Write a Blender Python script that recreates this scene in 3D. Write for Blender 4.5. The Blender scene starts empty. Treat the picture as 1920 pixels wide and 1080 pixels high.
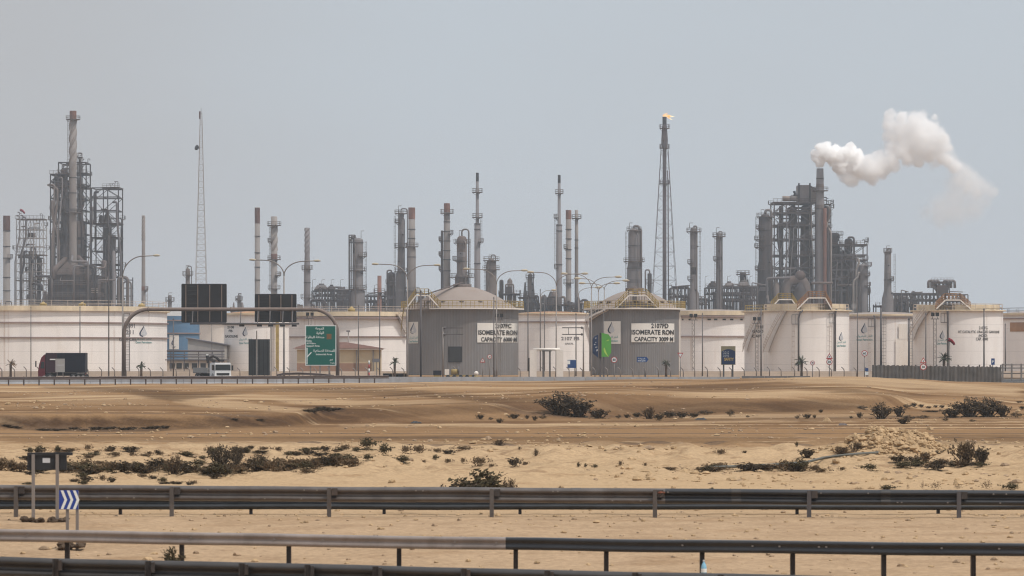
import bpy, math, random
from mathutils import Vector, Matrix, noise
random.seed(11)
S = bpy.context.scene
COL = S.collection
F, YH, H = 6000.0, 665.0, 4.0          # lens in photo pixels, horizon row, eye height
PI = math.pi
R = math.radians
def wx(px, d): return (px - 960.0) * d / F
def wz(py, d): return H - (py - YH) * d / F
def lerp(a, b, t): return a + (b - a) * t
def interp(tab, x):
    if x <= tab[0][0]: return tab[0][1]
    for (a, va), (b, vb) in zip(tab, tab[1:]):
        if x <= b:
            t = (x - a) / (b - a); t = t * t * (3 - 2 * t)
            return va + (vb - va) * t
    return tab[-1][1]
def sstep(a, b, x):
    t = min(1, max(0, (x - a) / (b - a))); return t * t * (3 - 2 * t)

# ------------------------------------------------------------ materials
def srgb(r, g, b):
    def c(v):
        v /= 255.0
        return v / 12.92 if v <= 0.04045 else ((v + 0.055) / 1.055) ** 2.4
    return (c(r), c(g), c(b))
M = {}
def mat(name, col, rough=0.7, metal=0.0, var=0.18, scale=0.6, streak=0.0, dirt=None, dirt_amt=0.0, spec=0.3, bump=0.0, seams=0.0, runs=None):
    m = bpy.data.materials.new(name); m.use_nodes = True
    nt = m.node_tree; N = nt.nodes; L = nt.links
    b = N['Principled BSDF']
    b.inputs['Roughness'].default_value = rough
    b.inputs['Metallic'].default_value = metal
    b.inputs['Specular IOR Level'].default_value = spec
    geo = N.new('ShaderNodeNewGeometry')
    def noi(sc, det, sx=1, sy=1, sz=1):
        mp = N.new('ShaderNodeMapping'); mp.inputs['Scale'].default_value = (sx, sy, sz)
        L.new(geo.outputs['Position'], mp.inputs['Vector'])
        n = N.new('ShaderNodeTexNoise'); n.inputs['Scale'].default_value = sc; n.inputs['Detail'].default_value = det
        n.inputs['Roughness'].default_value = 0.6
        L.new(mp.outputs['Vector'], n.inputs['Vector']); return n
    n1 = noi(scale, 5)
    r1 = N.new('ShaderNodeMapRange'); r1.inputs['From Min'].default_value = 0.3; r1.inputs['From Max'].default_value = 0.7
    r1.inputs['To Min'].default_value = 1 - var; r1.inputs['To Max'].default_value = 1 + var
    L.new(n1.outputs['Fac'], r1.inputs['Value'])
    mul = N.new('ShaderNodeVectorMath'); mul.operation = 'SCALE'; mul.inputs[0].default_value = col
    L.new(r1.outputs['Result'], mul.inputs['Scale'])
    out = mul.outputs['Vector']
    if streak > 0:
        n2 = noi(scale * 2.2, 4, 1, 1, 0.06)
        r2 = N.new('ShaderNodeMapRange'); r2.inputs['From Min'].default_value = 0.35; r2.inputs['From Max'].default_value = 0.65
        r2.inputs['To Min'].default_value = 1 - streak; r2.inputs['To Max'].default_value = 1 + streak * 0.5
        L.new(n2.outputs['Fac'], r2.inputs['Value'])
        m2 = N.new('ShaderNodeVectorMath'); m2.operation = 'SCALE'
        L.new(out, m2.inputs[0]); L.new(r2.outputs['Result'], m2.inputs['Scale']); out = m2.outputs['Vector']
    if dirt:
        n3 = noi(scale * 1.4, 6, 1, 1, 0.25)
        r3 = N.new('ShaderNodeMapRange'); r3.inputs['From Min'].default_value = 0.5; r3.inputs['From Max'].default_value = 0.72
        r3.inputs['To Min'].default_value = 0; r3.inputs['To Max'].default_value = dirt_amt
        L.new(n3.outputs['Fac'], r3.inputs['Value'])
        mx = N.new('ShaderNodeMix'); mx.data_type = 'RGBA'
        L.new(r3.outputs['Result'], mx.inputs['Factor']); L.new(out, mx.inputs['A'])
        mx.inputs['B'].default_value = (*dirt, 1); out = mx.outputs['Result']
    if runs:
        # rust and dirt runs: thin vertical streaks that come and go
        n5 = noi(1.1, 3, 1, 1, 0.02); n6 = noi(0.16, 2)
        r5 = N.new('ShaderNodeMapRange'); r5.inputs['From Min'].default_value = 0.6; r5.inputs['From Max'].default_value = 0.74; r5.inputs['To Max'].default_value = 0.55; L.new(n5.outputs['Fac'], r5.inputs['Value'])
        r6 = N.new('ShaderNodeMapRange'); r6.inputs['From Min'].default_value = 0.42; r6.inputs['From Max'].default_value = 0.6; L.new(n6.outputs['Fac'], r6.inputs['Value'])
        mm = N.new('ShaderNodeMath'); mm.operation = 'MULTIPLY'; L.new(r5.outputs['Result'], mm.inputs[0]); L.new(r6.outputs['Result'], mm.inputs[1])
        mx = N.new('ShaderNodeMix'); mx.data_type = 'RGBA'; L.new(mm.outputs[0], mx.inputs['Factor']); L.new(out, mx.inputs['A']); mx.inputs['B'].default_value = (*runs, 1); out = mx.outputs['Result']
    if seams > 0:
        sp = N.new('ShaderNodeSeparateXYZ'); L.new(geo.outputs['Position'], sp.inputs[0])
        fr = N.new('ShaderNodeMath'); fr.operation = 'PINGPONG'; fr.inputs[1].default_value = 1.15; L.new(sp.outputs['Z'], fr.inputs[0])
        r7 = N.new('ShaderNodeMapRange'); r7.inputs['From Min'].default_value = 0.03; r7.inputs['From Max'].default_value = 0.06; r7.inputs['To Min'].default_value = 1 - seams; r7.inputs['To Max'].default_value = 1; L.new(fr.outputs[0], r7.inputs['Value'])
        m7 = N.new('ShaderNodeVectorMath'); m7.operation = 'SCALE'; L.new(out, m7.inputs[0]); L.new(r7.outputs['Result'], m7.inputs['Scale']); out = m7.outputs['Vector']
    L.new(out, b.inputs['Base Color'])
    if bump > 0:
        bp = N.new('ShaderNodeBump'); bp.inputs['Strength'].default_value = bump; bp.inputs['Distance'].default_value = 0.05
        n4 = noi(scale * 8, 4); L.new(n4.outputs['Fac'], bp.inputs['Height']); L.new(bp.outputs['Normal'], b.inputs['Normal'])
    M[name] = m
    return m
RUST = (0.13, 0.065, 0.04)
mat('stack_concrete', (0.25, 0.222, 0.207), 0.85, var=0.12, scale=0.12, streak=0.14, dirt=(0.19, 0.15, 0.13), dirt_amt=0.4)
mat('stack_grey', (0.2, 0.185, 0.19), 0.75, var=0.12, scale=0.15, streak=0.14, dirt=(0.14, 0.1, 0.09), dirt_amt=0.5)
mat('column_brown', (0.15, 0.122, 0.11), 0.7, var=0.2, scale=0.12, streak=0.2, dirt=RUST, dirt_amt=0.5)
mat('column_grey', (0.16, 0.146, 0.147), 0.65, var=0.2, scale=0.12, streak=0.18, dirt=(0.13, 0.085, 0.065), dirt_amt=0.6)
mat('column_dark', (0.045, 0.039, 0.042), 0.7, var=0.25, scale=0.15, streak=0.2, dirt=(0.09, 0.055, 0.042), dirt_amt=0.6)
mat('band_brown', (0.115, 0.058, 0.048), 0.85, var=0.2, scale=0.3, streak=0.2)
mat('band_rust', (0.2, 0.095, 0.07), 0.85, var=0.2, scale=0.3, streak=0.2)
mat('steel_dark', (0.042, 0.038, 0.043), 0.6, var=0.25, scale=0.25, dirt=(0.1, 0.06, 0.045), dirt_amt=0.6)
mat('steel_brown', (0.095, 0.068, 0.058), 0.7, var=0.25, scale=0.25, dirt=(0.07, 0.05, 0.045), dirt_amt=0.6)
mat('steel_grey', (0.125, 0.115, 0.122), 0.6, var=0.2, scale=0.25, dirt=(0.12, 0.08, 0.06), dirt_amt=0.5)
mat('steel_pale', (0.3, 0.265, 0.245), 0.6, var=0.15, scale=0.25, dirt=(0.2, 0.12, 0.08), dirt_amt=0.5)
mat('deck_steel', (0.095, 0.073, 0.066), 0.8, var=0.25, scale=0.3, dirt=RUST, dirt_amt=0.5)
mat('soot', (0.02, 0.02, 0.024), 0.8, var=0.2)
mat('flare_pipe', (0.14, 0.118, 0.13), 0.7, var=0.2, scale=0.2, streak=0.2)
mat('furnace_casing', (0.085, 0.06, 0.052), 0.85, var=0.25, scale=0.15, streak=0.2, dirt=(0.05, 0.04, 0.04), dirt_amt=0.7)
mat('furnace_hood', (0.115, 0.085, 0.075), 0.85, var=0.25, scale=0.15, streak=0.25, dirt=(0.08, 0.06, 0.05), dirt_amt=0.6)
mat('tank_white', (0.87, 0.815, 0.765), 0.55, var=0.04, scale=0.12, streak=0.07, dirt=(0.56, 0.46, 0.37), dirt_amt=0.35, seams=0.14, runs=(0.42, 0.27, 0.17))
mat('tank_cream', (0.82, 0.755, 0.68), 0.6, var=0.06, scale=0.15, streak=0.08, dirt=(0.5, 0.39, 0.28), dirt_amt=0.5)
mat('tank_rim', (0.74, 0.61, 0.43), 0.6, var=0.1, scale=0.3, streak=0.15, dirt=(0.4, 0.27, 0.14), dirt_amt=0.5)
mat('tank_line', (0.3, 0.22, 0.2), 0.7, var=0.2, scale=0.3)
mat('tank_roof', (0.29, 0.237, 0.205), 0.8, var=0.1, scale=0.1, dirt=(0.24, 0.17, 0.13), dirt_amt=0.5)
mat('roof_rust', (0.35, 0.19, 0.1), 0.85, var=0.25, scale=0.3, dirt=(0.5, 0.38, 0.25), dirt_amt=0.6)
mat('rail_yellow', (0.38, 0.27, 0.09), 0.6, var=0.25, scale=0.8, dirt=(0.25, 0.18, 0.1), dirt_amt=0.6)
mat('paint_white', (0.78, 0.72, 0.65), 0.5, var=0.06, scale=0.5, dirt=(0.5, 0.42, 0.34), dirt_amt=0.4)
mat('stair_pale', (0.55, 0.46, 0.39), 0.6, var=0.15, scale=0.6, dirt=(0.25, 0.18, 0.13), dirt_amt=0.6)
mat('panel_white', (0.76, 0.72, 0.66), 0.5, var=0.04, scale=0.5)
mat('ink_black', (0.03, 0.028, 0.03), 0.6, var=0.1)
mat('ink_grey', (0.2, 0.18, 0.18), 0.6, var=0.1)
mat('ink_teal', (0.2, 0.36, 0.35), 0.6, var=0.1)
mat('ink_navy', (0.04, 0.05, 0.09), 0.6, var=0.1)
mat('logo_grey', (0.55, 0.55, 0.56), 0.6, var=0.1)
mat('tank_blue', (0.1, 0.195, 0.31), 0.6, var=0.08, scale=0.2, streak=0.08)
mat('grey_roof', (0.36, 0.34, 0.32), 0.7, var=0.1)
mat('vms_dark', (0.018, 0.018, 0.02), 0.6, var=0.2, scale=1.0)
mat('board_grey', (0.04, 0.042, 0.043), 0.55, var=0.15, scale=1.0, streak=0.1)
mat('gantry_brown', (0.2, 0.15, 0.125), 0.55, var=0.15, scale=0.8, dirt=(0.1, 0.07, 0.05), dirt_amt=0.4)
mat('sign_green', (0.0, 0.115, 0.085), 0.5, var=0.06, scale=1.0)
mat('sign_white', (0.8, 0.8, 0.76), 0.5, var=0.04)
mat('sign_brown', (0.2, 0.1, 0.035), 0.6, var=0.1)
mat('sign_red', (0.42, 0.04, 0.04), 0.5, var=0.1)
mat('sign_blue', (0.02, 0.065, 0.2), 0.5, var=0.08)
mat('chevron_blue', (0.03, 0.06, 0.28), 0.5, var=0.1, scale=4)
mat('bill_navy', (0.01, 0.025, 0.07), 0.5, var=0.1)
mat('bill_green', (0.1, 0.36, 0.05), 0.5, var=0.08)
mat('bill_lime', (0.4, 0.6, 0.1), 0.5, var=0.1)
mat('bill_ochre', (0.45, 0.3, 0.08), 0.5, var=0.2)
mat('pole_galv', (0.235, 0.205, 0.185), 0.5, metal=0.2, var=0.15, scale=0.6)
mat('pole_dark', (0.1, 0.09, 0.09), 0.55, var=0.2, scale=0.6)
mat('lamp_head', (0.48, 0.41, 0.3), 0.5, var=0.1)
mat('concrete_blue', (0.33, 0.335, 0.35), 0.9, var=0.12, scale=0.5, streak=0.12, dirt=(0.28, 0.24, 0.2), dirt_amt=0.4)
mat('concrete', (0.42, 0.35, 0.29), 0.9, var=0.12, scale=0.5, dirt=(0.3, 0.23, 0.17), dirt_amt=0.5)
mat('wall_beige', (0.56, 0.46, 0.37), 0.9, var=0.1, scale=0.4, dirt=(0.4, 0.3, 0.21), dirt_amt=0.5)
mat('house_cream', (0.55, 0.43, 0.28), 0.85, var=0.07, scale=0.5)
mat('house_dado', (0.33, 0.2, 0.14), 0.85, var=0.1, scale=0.8)
mat('roof_tile', (0.15, 0.075, 0.055), 0.8, var=0.15, scale=1.0)
mat('fence_sheet', (0.2, 0.19, 0.18), 0.6, metal=0.05, var=0.2, scale=0.9, streak=0.25, dirt=(0.24, 0.19, 0.14), dirt_amt=0.4)
mat('fence_grey', (0.14, 0.132, 0.13), 0.6, metal=0.1, var=0.14, scale=0.7, streak=0.16)
mat('rail_steel', (0.125, 0.108, 0.098), 0.36, metal=0.35, var=0.3, scale=1.5, dirt=(0.1, 0.075, 0.058), dirt_amt=0.5, spec=0.4)
mat('rail_worn', (0.25, 0.21, 0.187), 0.42, metal=0.1, var=0.25, scale=1.2, dirt=(0.11, 0.08, 0.062), dirt_amt=0.5)
mat('rail_black', (0.02, 0.02, 0.022), 0.34, metal=0.0, var=0.3, scale=1.5, dirt=(0.045, 0.036, 0.03), dirt_amt=0.4, spec=0.5)
mat('rail_dark', (0.045, 0.04, 0.037), 0.4, metal=0.1, var=0.3, scale=1.5, dirt=(0.07, 0.055, 0.045), dirt_amt=0.4, spec=0.5)
mat('rail_rust', (0.17, 0.06, 0.035), 0.8, var=0.3, scale=6)
mat('rail_blue', (0.035, 0.038, 0.042), 0.45, metal=0.3, var=0.25, scale=1.5, spec=0.5)
mat('far_rail', (0.14, 0.11, 0.1), 0.5, metal=0.3, var=0.15, scale=0.6)
mat('post_dark', (0.06, 0.05, 0.045), 0.6, metal=0.2, var=0.3, scale=3, dirt=(0.15, 0.1, 0.07), dirt_amt=0.5)
mat('truck_red', (0.13, 0.012, 0.02), 0.4, var=0.15, scale=0.8)
mat('truck_navy', (0.008, 0.01, 0.02), 0.5, var=0.2, scale=0.8)
mat('truck_maroon', (0.04, 0.016, 0.022), 0.5, var=0.2, scale=0.8)
mat('truck_white', (0.8, 0.78, 0.76), 0.35, var=0.05)
mat('truck_grey', (0.2, 0.18, 0.17), 0.6, var=0.15)
mat('glass_dark', (0.012, 0.02, 0.022), 0.08, var=0.1, spec=0.6)
mat('rubber', (0.02, 0.02, 0.02), 0.9, var=0.2)
mat('crane_black', (0.03, 0.025, 0.025), 0.6, var=0.2)
mat('windsock_red', (0.2, 0.012, 0.022), 0.8, var=0.2, scale=2)
mat('machine_yellow', (0.3, 0.215, 0.08), 0.6, var=0.2, scale=2)
mat('orange_earth', (0.5, 0.22, 0.09), 0.95, var=0.2, scale=2)
mat('asphalt', (0.055, 0.052, 0.05), 0.9, var=0.2, scale=0.5)
mat('line_white', (0.75, 0.73, 0.7), 0.7, var=0.08)
mat('palm_green', (0.05, 0.06, 0.032), 0.7, var=0.35, scale=3)
mat('palm_dry', (0.16, 0.1, 0.055), 0.8, var=0.3, scale=3)
mat('palm_trunk', (0.1, 0.07, 0.05), 0.9, var=0.3, scale=5)
mat('shrub_dark', (0.082, 0.064, 0.046), 0.85, spec=0.0, var=0.4, scale=5)
mat('shrub_brown', (0.15, 0.105, 0.066), 0.85, spec=0.0, var=0.35, scale=5)
mat('shrub_olive', (0.088, 0.073, 0.044), 0.85, spec=0.0, var=0.4, scale=5)
mat('twig', (0.085, 0.06, 0.042), 0.9, spec=0.0, var=0.3, scale=8)
mat('stone_dark', (0.1, 0.072, 0.052), 0.95, spec=0.0, var=0.35, scale=4, bump=0.5)
mat('rock', (0.43, 0.3, 0.175), 0.95, spec=0.0, var=0.25, scale=2.5, bump=0.5)
mat('clod', (0.33, 0.235, 0.155), 0.95, spec=0.0, var=0.35, scale=3)
mat('hose', (0.12, 0.12, 0.105), 0.6, var=0.2)
mat('plastic_blue', (0.25, 0.5, 0.65), 0.15, var=0.1, spec=0.6)
mat('plastic_dark', (0.03, 0.03, 0.032), 0.5, var=0.2)
mat('rubbish_pale', (0.6, 0.52, 0.42), 0.7, var=0.2)

def sand_material():
    m = bpy.data.materials.new('sand'); m.use_nodes = True
    nt = m.node_tree; N = nt.nodes; L = nt.links; b = N['Principled BSDF']
    b.inputs['Roughness'].default_value = 1.0; b.inputs['Specular IOR Level'].default_value = 0.0
    geo = N.new('ShaderNodeNewGeometry'); sep = N.new('ShaderNodeSeparateXYZ'); L.new(geo.outputs['Position'], sep.inputs[0])
    def noi(sc, det, s=(1, 1, 1), rough=0.6, dist=0.0):
        mp = N.new('ShaderNodeMapping'); mp.inputs['Scale'].default_value = s
        L.new(geo.outputs['Position'], mp.inputs['Vector'])
        n = N.new('ShaderNodeTexNoise'); n.inputs['Scale'].default_value = sc; n.inputs['Detail'].default_value = det
        n.inputs['Roughness'].default_value = rough; n.inputs['Distortion'].default_value = dist
        L.new(mp.outputs['Vector'], n.inputs['Vector']); return n.outputs['Fac']
    def rng(v, a, b_, c=0.0, d=1.0, smooth=True):
        r = N.new('ShaderNodeMapRange'); r.interpolation_type = 'SMOOTHSTEP' if smooth else 'LINEAR'
        for k, x in zip(('From Min', 'From Max', 'To Min', 'To Max'), (a, b_, c, d)): r.inputs[k].default_value = x
        L.new(v, r.inputs['Value']); return r.outputs['Result']
    def mth(op, a, c):
        n = N.new('ShaderNodeMath'); n.operation = op
        for i, x in enumerate((a, c)):
            if hasattr(x, 'links'): L.new(x, n.inputs[i])
            else: n.inputs[i].default_value = x
        return n.outputs[0]
    def mix(f, a, c):
        n = N.new('ShaderNodeMix'); n.data_type = 'RGBA'
        L.new(f, n.inputs['Factor'])
        for k, x in (('A', a), ('B', c)):
            if hasattr(x, 'links'): L.new(x, n.inputs[k])
            else: n.inputs[k].default_value = (*x, 1)
        return n.outputs['Result']
    Y = sep.outputs['Y']
    pale = (0.47, 0.328, 0.195); warm = (0.25, 0.145, 0.072); brown = (0.125, 0.066, 0.034); grey = (0.14, 0.1, 0.074); nearc = (0.44, 0.308, 0.195)
    # soil zones: beige gravel by the rails, pale sand, brown graded strip, banks with pale streaks
    wob = mth('MULTIPLY', mth('SUBTRACT', noi(0.035, 4, (1, 0.6, 1)), 0.5), 50.0)
    Yw = mth('ADD', Y, wob)
    nearv = mix(mth('MULTIPLY', rng(noi(0.9, 7, (0.6, 1, 1), 0.7), 0.42, 0.66), 0.6), nearc, (0.32, 0.215, 0.132))
    c = mix(rng(Y, 72, 92), nearv, pale)
    strip = rng(mth('ADD', Yw, mth('MULTIPLY', mth('SUBTRACT', noi(0.14, 5, (0.5, 1, 1)), 0.5), 26.0)), 134, 148)
    c = mix(mth('MULTIPLY', strip, 0.85), c, warm)
    streak = rng(noi(0.05, 6, (0.22, 1, 1), 0.65, 0.6), 0.44, 0.62)
    c = mix(mth('MULTIPLY', mth('MULTIPLY', streak, rng(Y, 160, 200)), 0.8), c, brown)
    sub_ = mth('MULTIPLY', rng(Yw, 168, 180), rng(Yw, 236, 205))
    c = mix(mth('MULTIPLY', mth('MULTIPLY', sub_, rng(noi(0.11, 6, (0.16, 1, 1), 0.6, 0.5), 0.36, 0.56)), 0.3), c, (0.105, 0.06, 0.036))
    streak2 = rng(noi(0.085, 7, (0.16, 1, 1), 0.65, 0.8), 0.5, 0.64)
    c = mix(mth('MULTIPLY', mth('MULTIPLY', streak2, rng(Y, 196, 240)), 0.85), c, pale)
    trk = rng(noi(0.12, 5, (0.05, 1, 1), 0.6), 0.56, 0.66)
    c = mix(mth('MULTIPLY', mth('MULTIPLY', trk, .45), mth('MULTIPLY', rng(Y, 140, 150), rng(Y, 230, 205))), c, grey)
    trk2 = rng(noi(0.3, 3, (0.016, 1, 1), 0.5), 0.57, 0.62)
    c = mix(mth('MULTIPLY', trk2, mth('MULTIPLY', rng(Y, 138, 143), rng(Y, 190, 180))), c, grey)
    trk3 = rng(noi(0.34, 3, (0.02, 1, 1), 0.5), 0.58, 0.64)
    c = mix(mth('MULTIPLY', trk3, mth('MULTIPLY', rng(Y, 138, 143), rng(Y, 215, 190))), c, pale)
    def att(nm):
        a_ = N.new('ShaderNodeAttribute'); a_.attribute_name = nm; return a_.outputs['Fac']
    rough_ = rng(noi(0.45, 6, (0.3, 1, 1), 0.65), 0.3, 0.62, 0.6, 1.0)
    c = mix(mth('MULTIPLY', att('soil_pale'), mth('MULTIPLY', rough_, 0.85)), c, pale)
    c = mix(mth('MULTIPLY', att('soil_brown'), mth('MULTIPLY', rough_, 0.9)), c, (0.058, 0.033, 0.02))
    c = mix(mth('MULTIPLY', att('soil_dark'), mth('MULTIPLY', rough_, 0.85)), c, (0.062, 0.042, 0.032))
    patch = rng(noi(0.5, 6, (0.5, 1, 1), 0.65), 0.5, 0.72)
    c = mix(mth('MULTIPLY', patch, 0.5), c, warm)
    clump = rng(noi(1.5, 6, (0.45, 0.8, 1), 0.72), 0.5, 0.64)
    c = mix(mth('MULTIPLY', mth('MULTIPLY', clump, 0.6), mth('MULTIPLY', rng(Yw, 98, 110), rng(Yw, 168, 140))), c, (0.25, 0.158, 0.09))
    speck = rng(noi(3.2, 4, (0.6, 1, 1), 0.7), 0.6, 0.74)
    c = mix(mth('MULTIPLY', speck, 0.5), c, brown)
    fine = rng(noi(9.0, 3, (0.7, 1, 1), 0.7), 0.3, 0.7, 0.78, 1.18, False)
    sc = N.new('ShaderNodeVectorMath'); sc.operation = 'SCALE'; L.new(c, sc.inputs[0]); L.new(fine, sc.inputs['Scale'])
    L.new(sc.outputs['Vector'], b.inputs['Base Color'])
    bp = N.new('ShaderNodeBump'); bp.inputs['Strength'].default_value = 0.8; bp.inputs['Distance'].default_value = 0.12
    L.new(noi(2.5, 8, (0.6, 1, 1), 0.7), bp.inputs['Height']); L.new(bp.outputs['Normal'], b.inputs['Normal'])
    M['sand'] = m
sand_material()

# ------------------------------------------------------------ mesh builder
class MB:
    def __init__(s): s.v = []; s.f = []; s.sm = []
    def add(s, vs, fs, smooth=False):
        o = len(s.v); s.v += [tuple(p) for p in vs]; s.f += [tuple(i + o for i in f) for f in fs]; s.sm += [smooth] * len(fs); return s
    def box(s, x0, x1, y0, y1, z0, z1):
        return s.add([(x0, y0, z0), (x1, y0, z0), (x1, y1, z0), (x0, y1, z0), (x0, y0, z1), (x1, y0, z1), (x1, y1, z1), (x0, y1, z1)],
                     [(0, 3, 2, 1), (4, 5, 6, 7), (0, 1, 5, 4), (1, 2, 6, 5), (2, 3, 7, 6), (3, 0, 4, 7)])
    def cbox(s, x, y, z, sx, sy, sz): return s.box(x - sx / 2, x + sx / 2, y - sy / 2, y + sy / 2, z - sz / 2, z + sz / 2)
    def bar(s, p, q, w, h=None):
        p = Vector(p); q = Vector(q); d = q - p
        if d.length < 1e-6: return s
        d.normalize(); up = Vector((0, 0, 1)) if abs(d.z) < 0.95 else Vector((0, 1, 0))
        a = d.cross(up).normalized(); b = a.cross(d).normalized(); h = h or w
        a *= w / 2; b *= h / 2
        return s.add([p - a - b, p + a - b, p + a + b, p - a + b, q - a - b, q + a - b, q + a + b, q - a + b],
                     [(0, 1, 2, 3), (7, 6, 5, 4), (0, 4, 5, 1), (1, 5, 6, 2), (2, 6, 7, 3), (3, 7, 4, 0)])
    def tube(s, pts, r, n=8, caps=True):
        pts = [Vector(p) for p in pts]; rs = r if isinstance(r, (list, tuple)) else [r] * len(pts)
        t0 = (pts[1] - pts[0]).normalized(); ref = Vector((0, 0, 1)) if abs(t0.z) < 0.9 else Vector((1, 0, 0))
        a = t0.cross(ref).normalized(); vs = []
        for i, p in enumerate(pts):
            if i == 0: t = pts[1] - p
            elif i == len(pts) - 1: t = p - pts[i - 1]
            else: t = (pts[i + 1] - p).normalized() + (p - pts[i - 1]).normalized()
            t.normalize(); a = (a - t * a.dot(t)).normalized(); b = t.cross(a)
            for k in range(n):
                an = 2 * PI * k / n; vs.append(p + (a * math.cos(an) + b * math.sin(an)) * rs[i])
        fs = [(i * n + k, i * n + (k + 1) % n, (i + 1) * n + (k + 1) % n, (i + 1) * n + k) for i in range(len(pts) - 1) for k in range(n)]
        if caps: fs += [tuple(range(n - 1, -1, -1)), tuple((len(pts) - 1) * n + k for k in range(n))]
        return s.add(vs, fs, True)
    def pipe(s, pts, r, bend=None, n=8):
        """polyline with rounded corners"""
        pts = [Vector(p) for p in pts]; bend = bend or 2.2 * r; out = [pts[0]]
        for i in range(1, len(pts) - 1):
            p, a, c = pts[i], pts[i - 1], pts[i + 1]
            u = (a - p); w = (c - p); k = min(bend, u.length * .45, w.length * .45); u.normalize(); w.normalize()
            for t in (0, .25, .5, .75, 1): out.append((p + u * k) * (1 - t) ** 2 + p * 2 * t * (1 - t) + (p + w * k) * t * t)
        out.append(pts[-1]); return s.tube(out, r, n)
    def lathe(s, prof, cx=0, cy=0, n=20, caps=True, smooth=True, a0=0.0, a1=2 * PI):
        full = abs(a1 - a0 - 2 * PI) < 1e-6; m = n if full else n + 1; vs = []
        for (r, z) in prof:
            for k in range(m):
                an = a0 + (a1 - a0) * k / n; vs.append((cx + r * math.cos(an), cy + r * math.sin(an), z))
        fs = []
        for i in range(len(prof) - 1):
            for k in range(n):
                k2 = (k + 1) % m; fs.append((i * m + k, i * m + k2, (i + 1) * m + k2, (i + 1) * m + k))
        s.add(vs, fs, smooth)
        if caps and full:
            o = len(s.v) - len(vs)
            s.f += [tuple(o + k for k in range(m - 1, -1, -1)), tuple(o + (len(prof) - 1) * m + k for k in range(m))]; s.sm += [False, False]
        return s
    def hcyl(s, p, q, r, n=14): return s.tube([p, q], r, n)
    def ball(s, c, r, n=10, m=6, sz=1.0):
        prof = [(max(1e-3, r * math.sin(PI * i / m)), c[2] - r * sz * math.cos(PI * i / m)) for i in range(m + 1)]
        return s.lathe(prof, c[0], c[1], n, caps=False)
    def handrail(s, pts, h=1.1, w=0.06, step=1.6, mids=1):
        pts = [Vector(p) for p in pts]
        for p, q in zip(pts, pts[1:]):
            L_ = (q - p).length; n = max(1, round(L_ / step))
            for k in range(n + 1): 
                a = p.lerp(q, k / n); s.bar(a, a + Vector((0, 0, h)), w)
            for j in range(mids + 1):
                z = Vector((0, 0, h * (j + 1) / (mids + 1))); s.bar(p + z, q + z, w)
        return s
    def build(s, name, m, parent=None, loc=None):
        me = bpy.data.meshes.new(name); me.from_pydata(s.v, [], s.f)
        me.polygons.foreach_set('use_smooth', s.sm)
        me.materials.append(M[m] if isinstance(m, str) else m); me.update()
        o = bpy.data.objects.new(name, me); COL.objects.link(o)
        if parent is not None: o.parent = parent
        if loc is not None: o.location = loc
        return o
def tag(o, label=None, cat=None, group=None, kind=None):
    if label: o['label'] = label
    if cat:
        o['category'] = cat
        if not kind: o['kind'] = 'thing'
    if group: o['group'] = group
    if kind: o['kind'] = kind
    return o
def thing(name, label, cat, loc=(0, 0, 0), rz=0.0, group=None):
    o = bpy.data.objects.new(name, None); COL.objects.link(o); o.location = loc; o.rotation_euler = (0, 0, rz)
    o.empty_display_size = 0.5
    return tag(o, label, cat, group)
def kids(o): return [c for c in ALLKIDS.get(o.name, [])]
def copy_tree(root, loc=None, rz=None, sc=None, label=None, group=None, children=None):
    r = root.copy(); COL.objects.link(r)
    if loc is not None: r.location = loc
    if rz is not None: r.rotation_euler = (0, 0, rz)
    if sc is not None: r.scale = sc
    if label: r['label'] = label
    if group: r['group'] = group
    for c in (children or []):
        k = c.copy(); COL.objects.link(k); k.parent = r
    return r

# ------------------------------------------------------------ lettering (meshes made before the scene grows)
TXT = {}
def text(body, bold=0.0, align='CENTER'):
    key = (body, bold, align)
    if key in TXT: return TXT[key]
    cu = bpy.data.curves.new('t', 'FONT'); cu.body = body; cu.align_x = align; cu.size = 1.0; cu.offset = bold; cu.resolution_u = 3
    o = bpy.data.objects.new('t', cu); COL.objects.link(o)
    bpy.context.view_layer.update()
    dg = bpy.context.evaluated_depsgraph_get(); me = bpy.data.meshes.new_from_object(o.evaluated_get(dg))
    vs = [tuple(v.co) for v in me.vertices]; fs = [tuple(p.vertices) for p in me.polygons]
    bpy.data.objects.remove(o); bpy.data.curves.remove(cu); bpy.data.meshes.remove(me)
    TXT[key] = (vs, fs); return TXT[key]
def put_text(mb, body, x, z, height, y=0.0, width=None, bold=0.02, align='CENTER', wrap=None):
    """letters of cap height `height` on the plane facing -y, or wrapped round a cylinder wrap=(cx, cy, r)"""
    vs, fs = text(body, bold, align)
    if not vs: return
    x0 = min(v[0] for v in vs); x1 = max(v[0] for v in vs); z0 = min(v[1] for v in vs); z1 = max(v[1] for v in vs)
    k = height / 0.7; kx = k if width is None else width / max(1e-6, (x1 - x0)); out = []
    off = (x0 + x1) / 2 if align == 'CENTER' else (x0 if align == 'LEFT' else x1)
    for v in vs:
        X = x + (v[0] - off) * kx; Z = z + v[1] * k
        if wrap:
            cx, cy, r = wrap; a = math.asin(max(-.999, min(.999, (X - cx) / r))); out.append((X, cy - r * math.cos(a), Z))
        else: out.append((X, y, Z))
    mb.add(out, fs)
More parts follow.
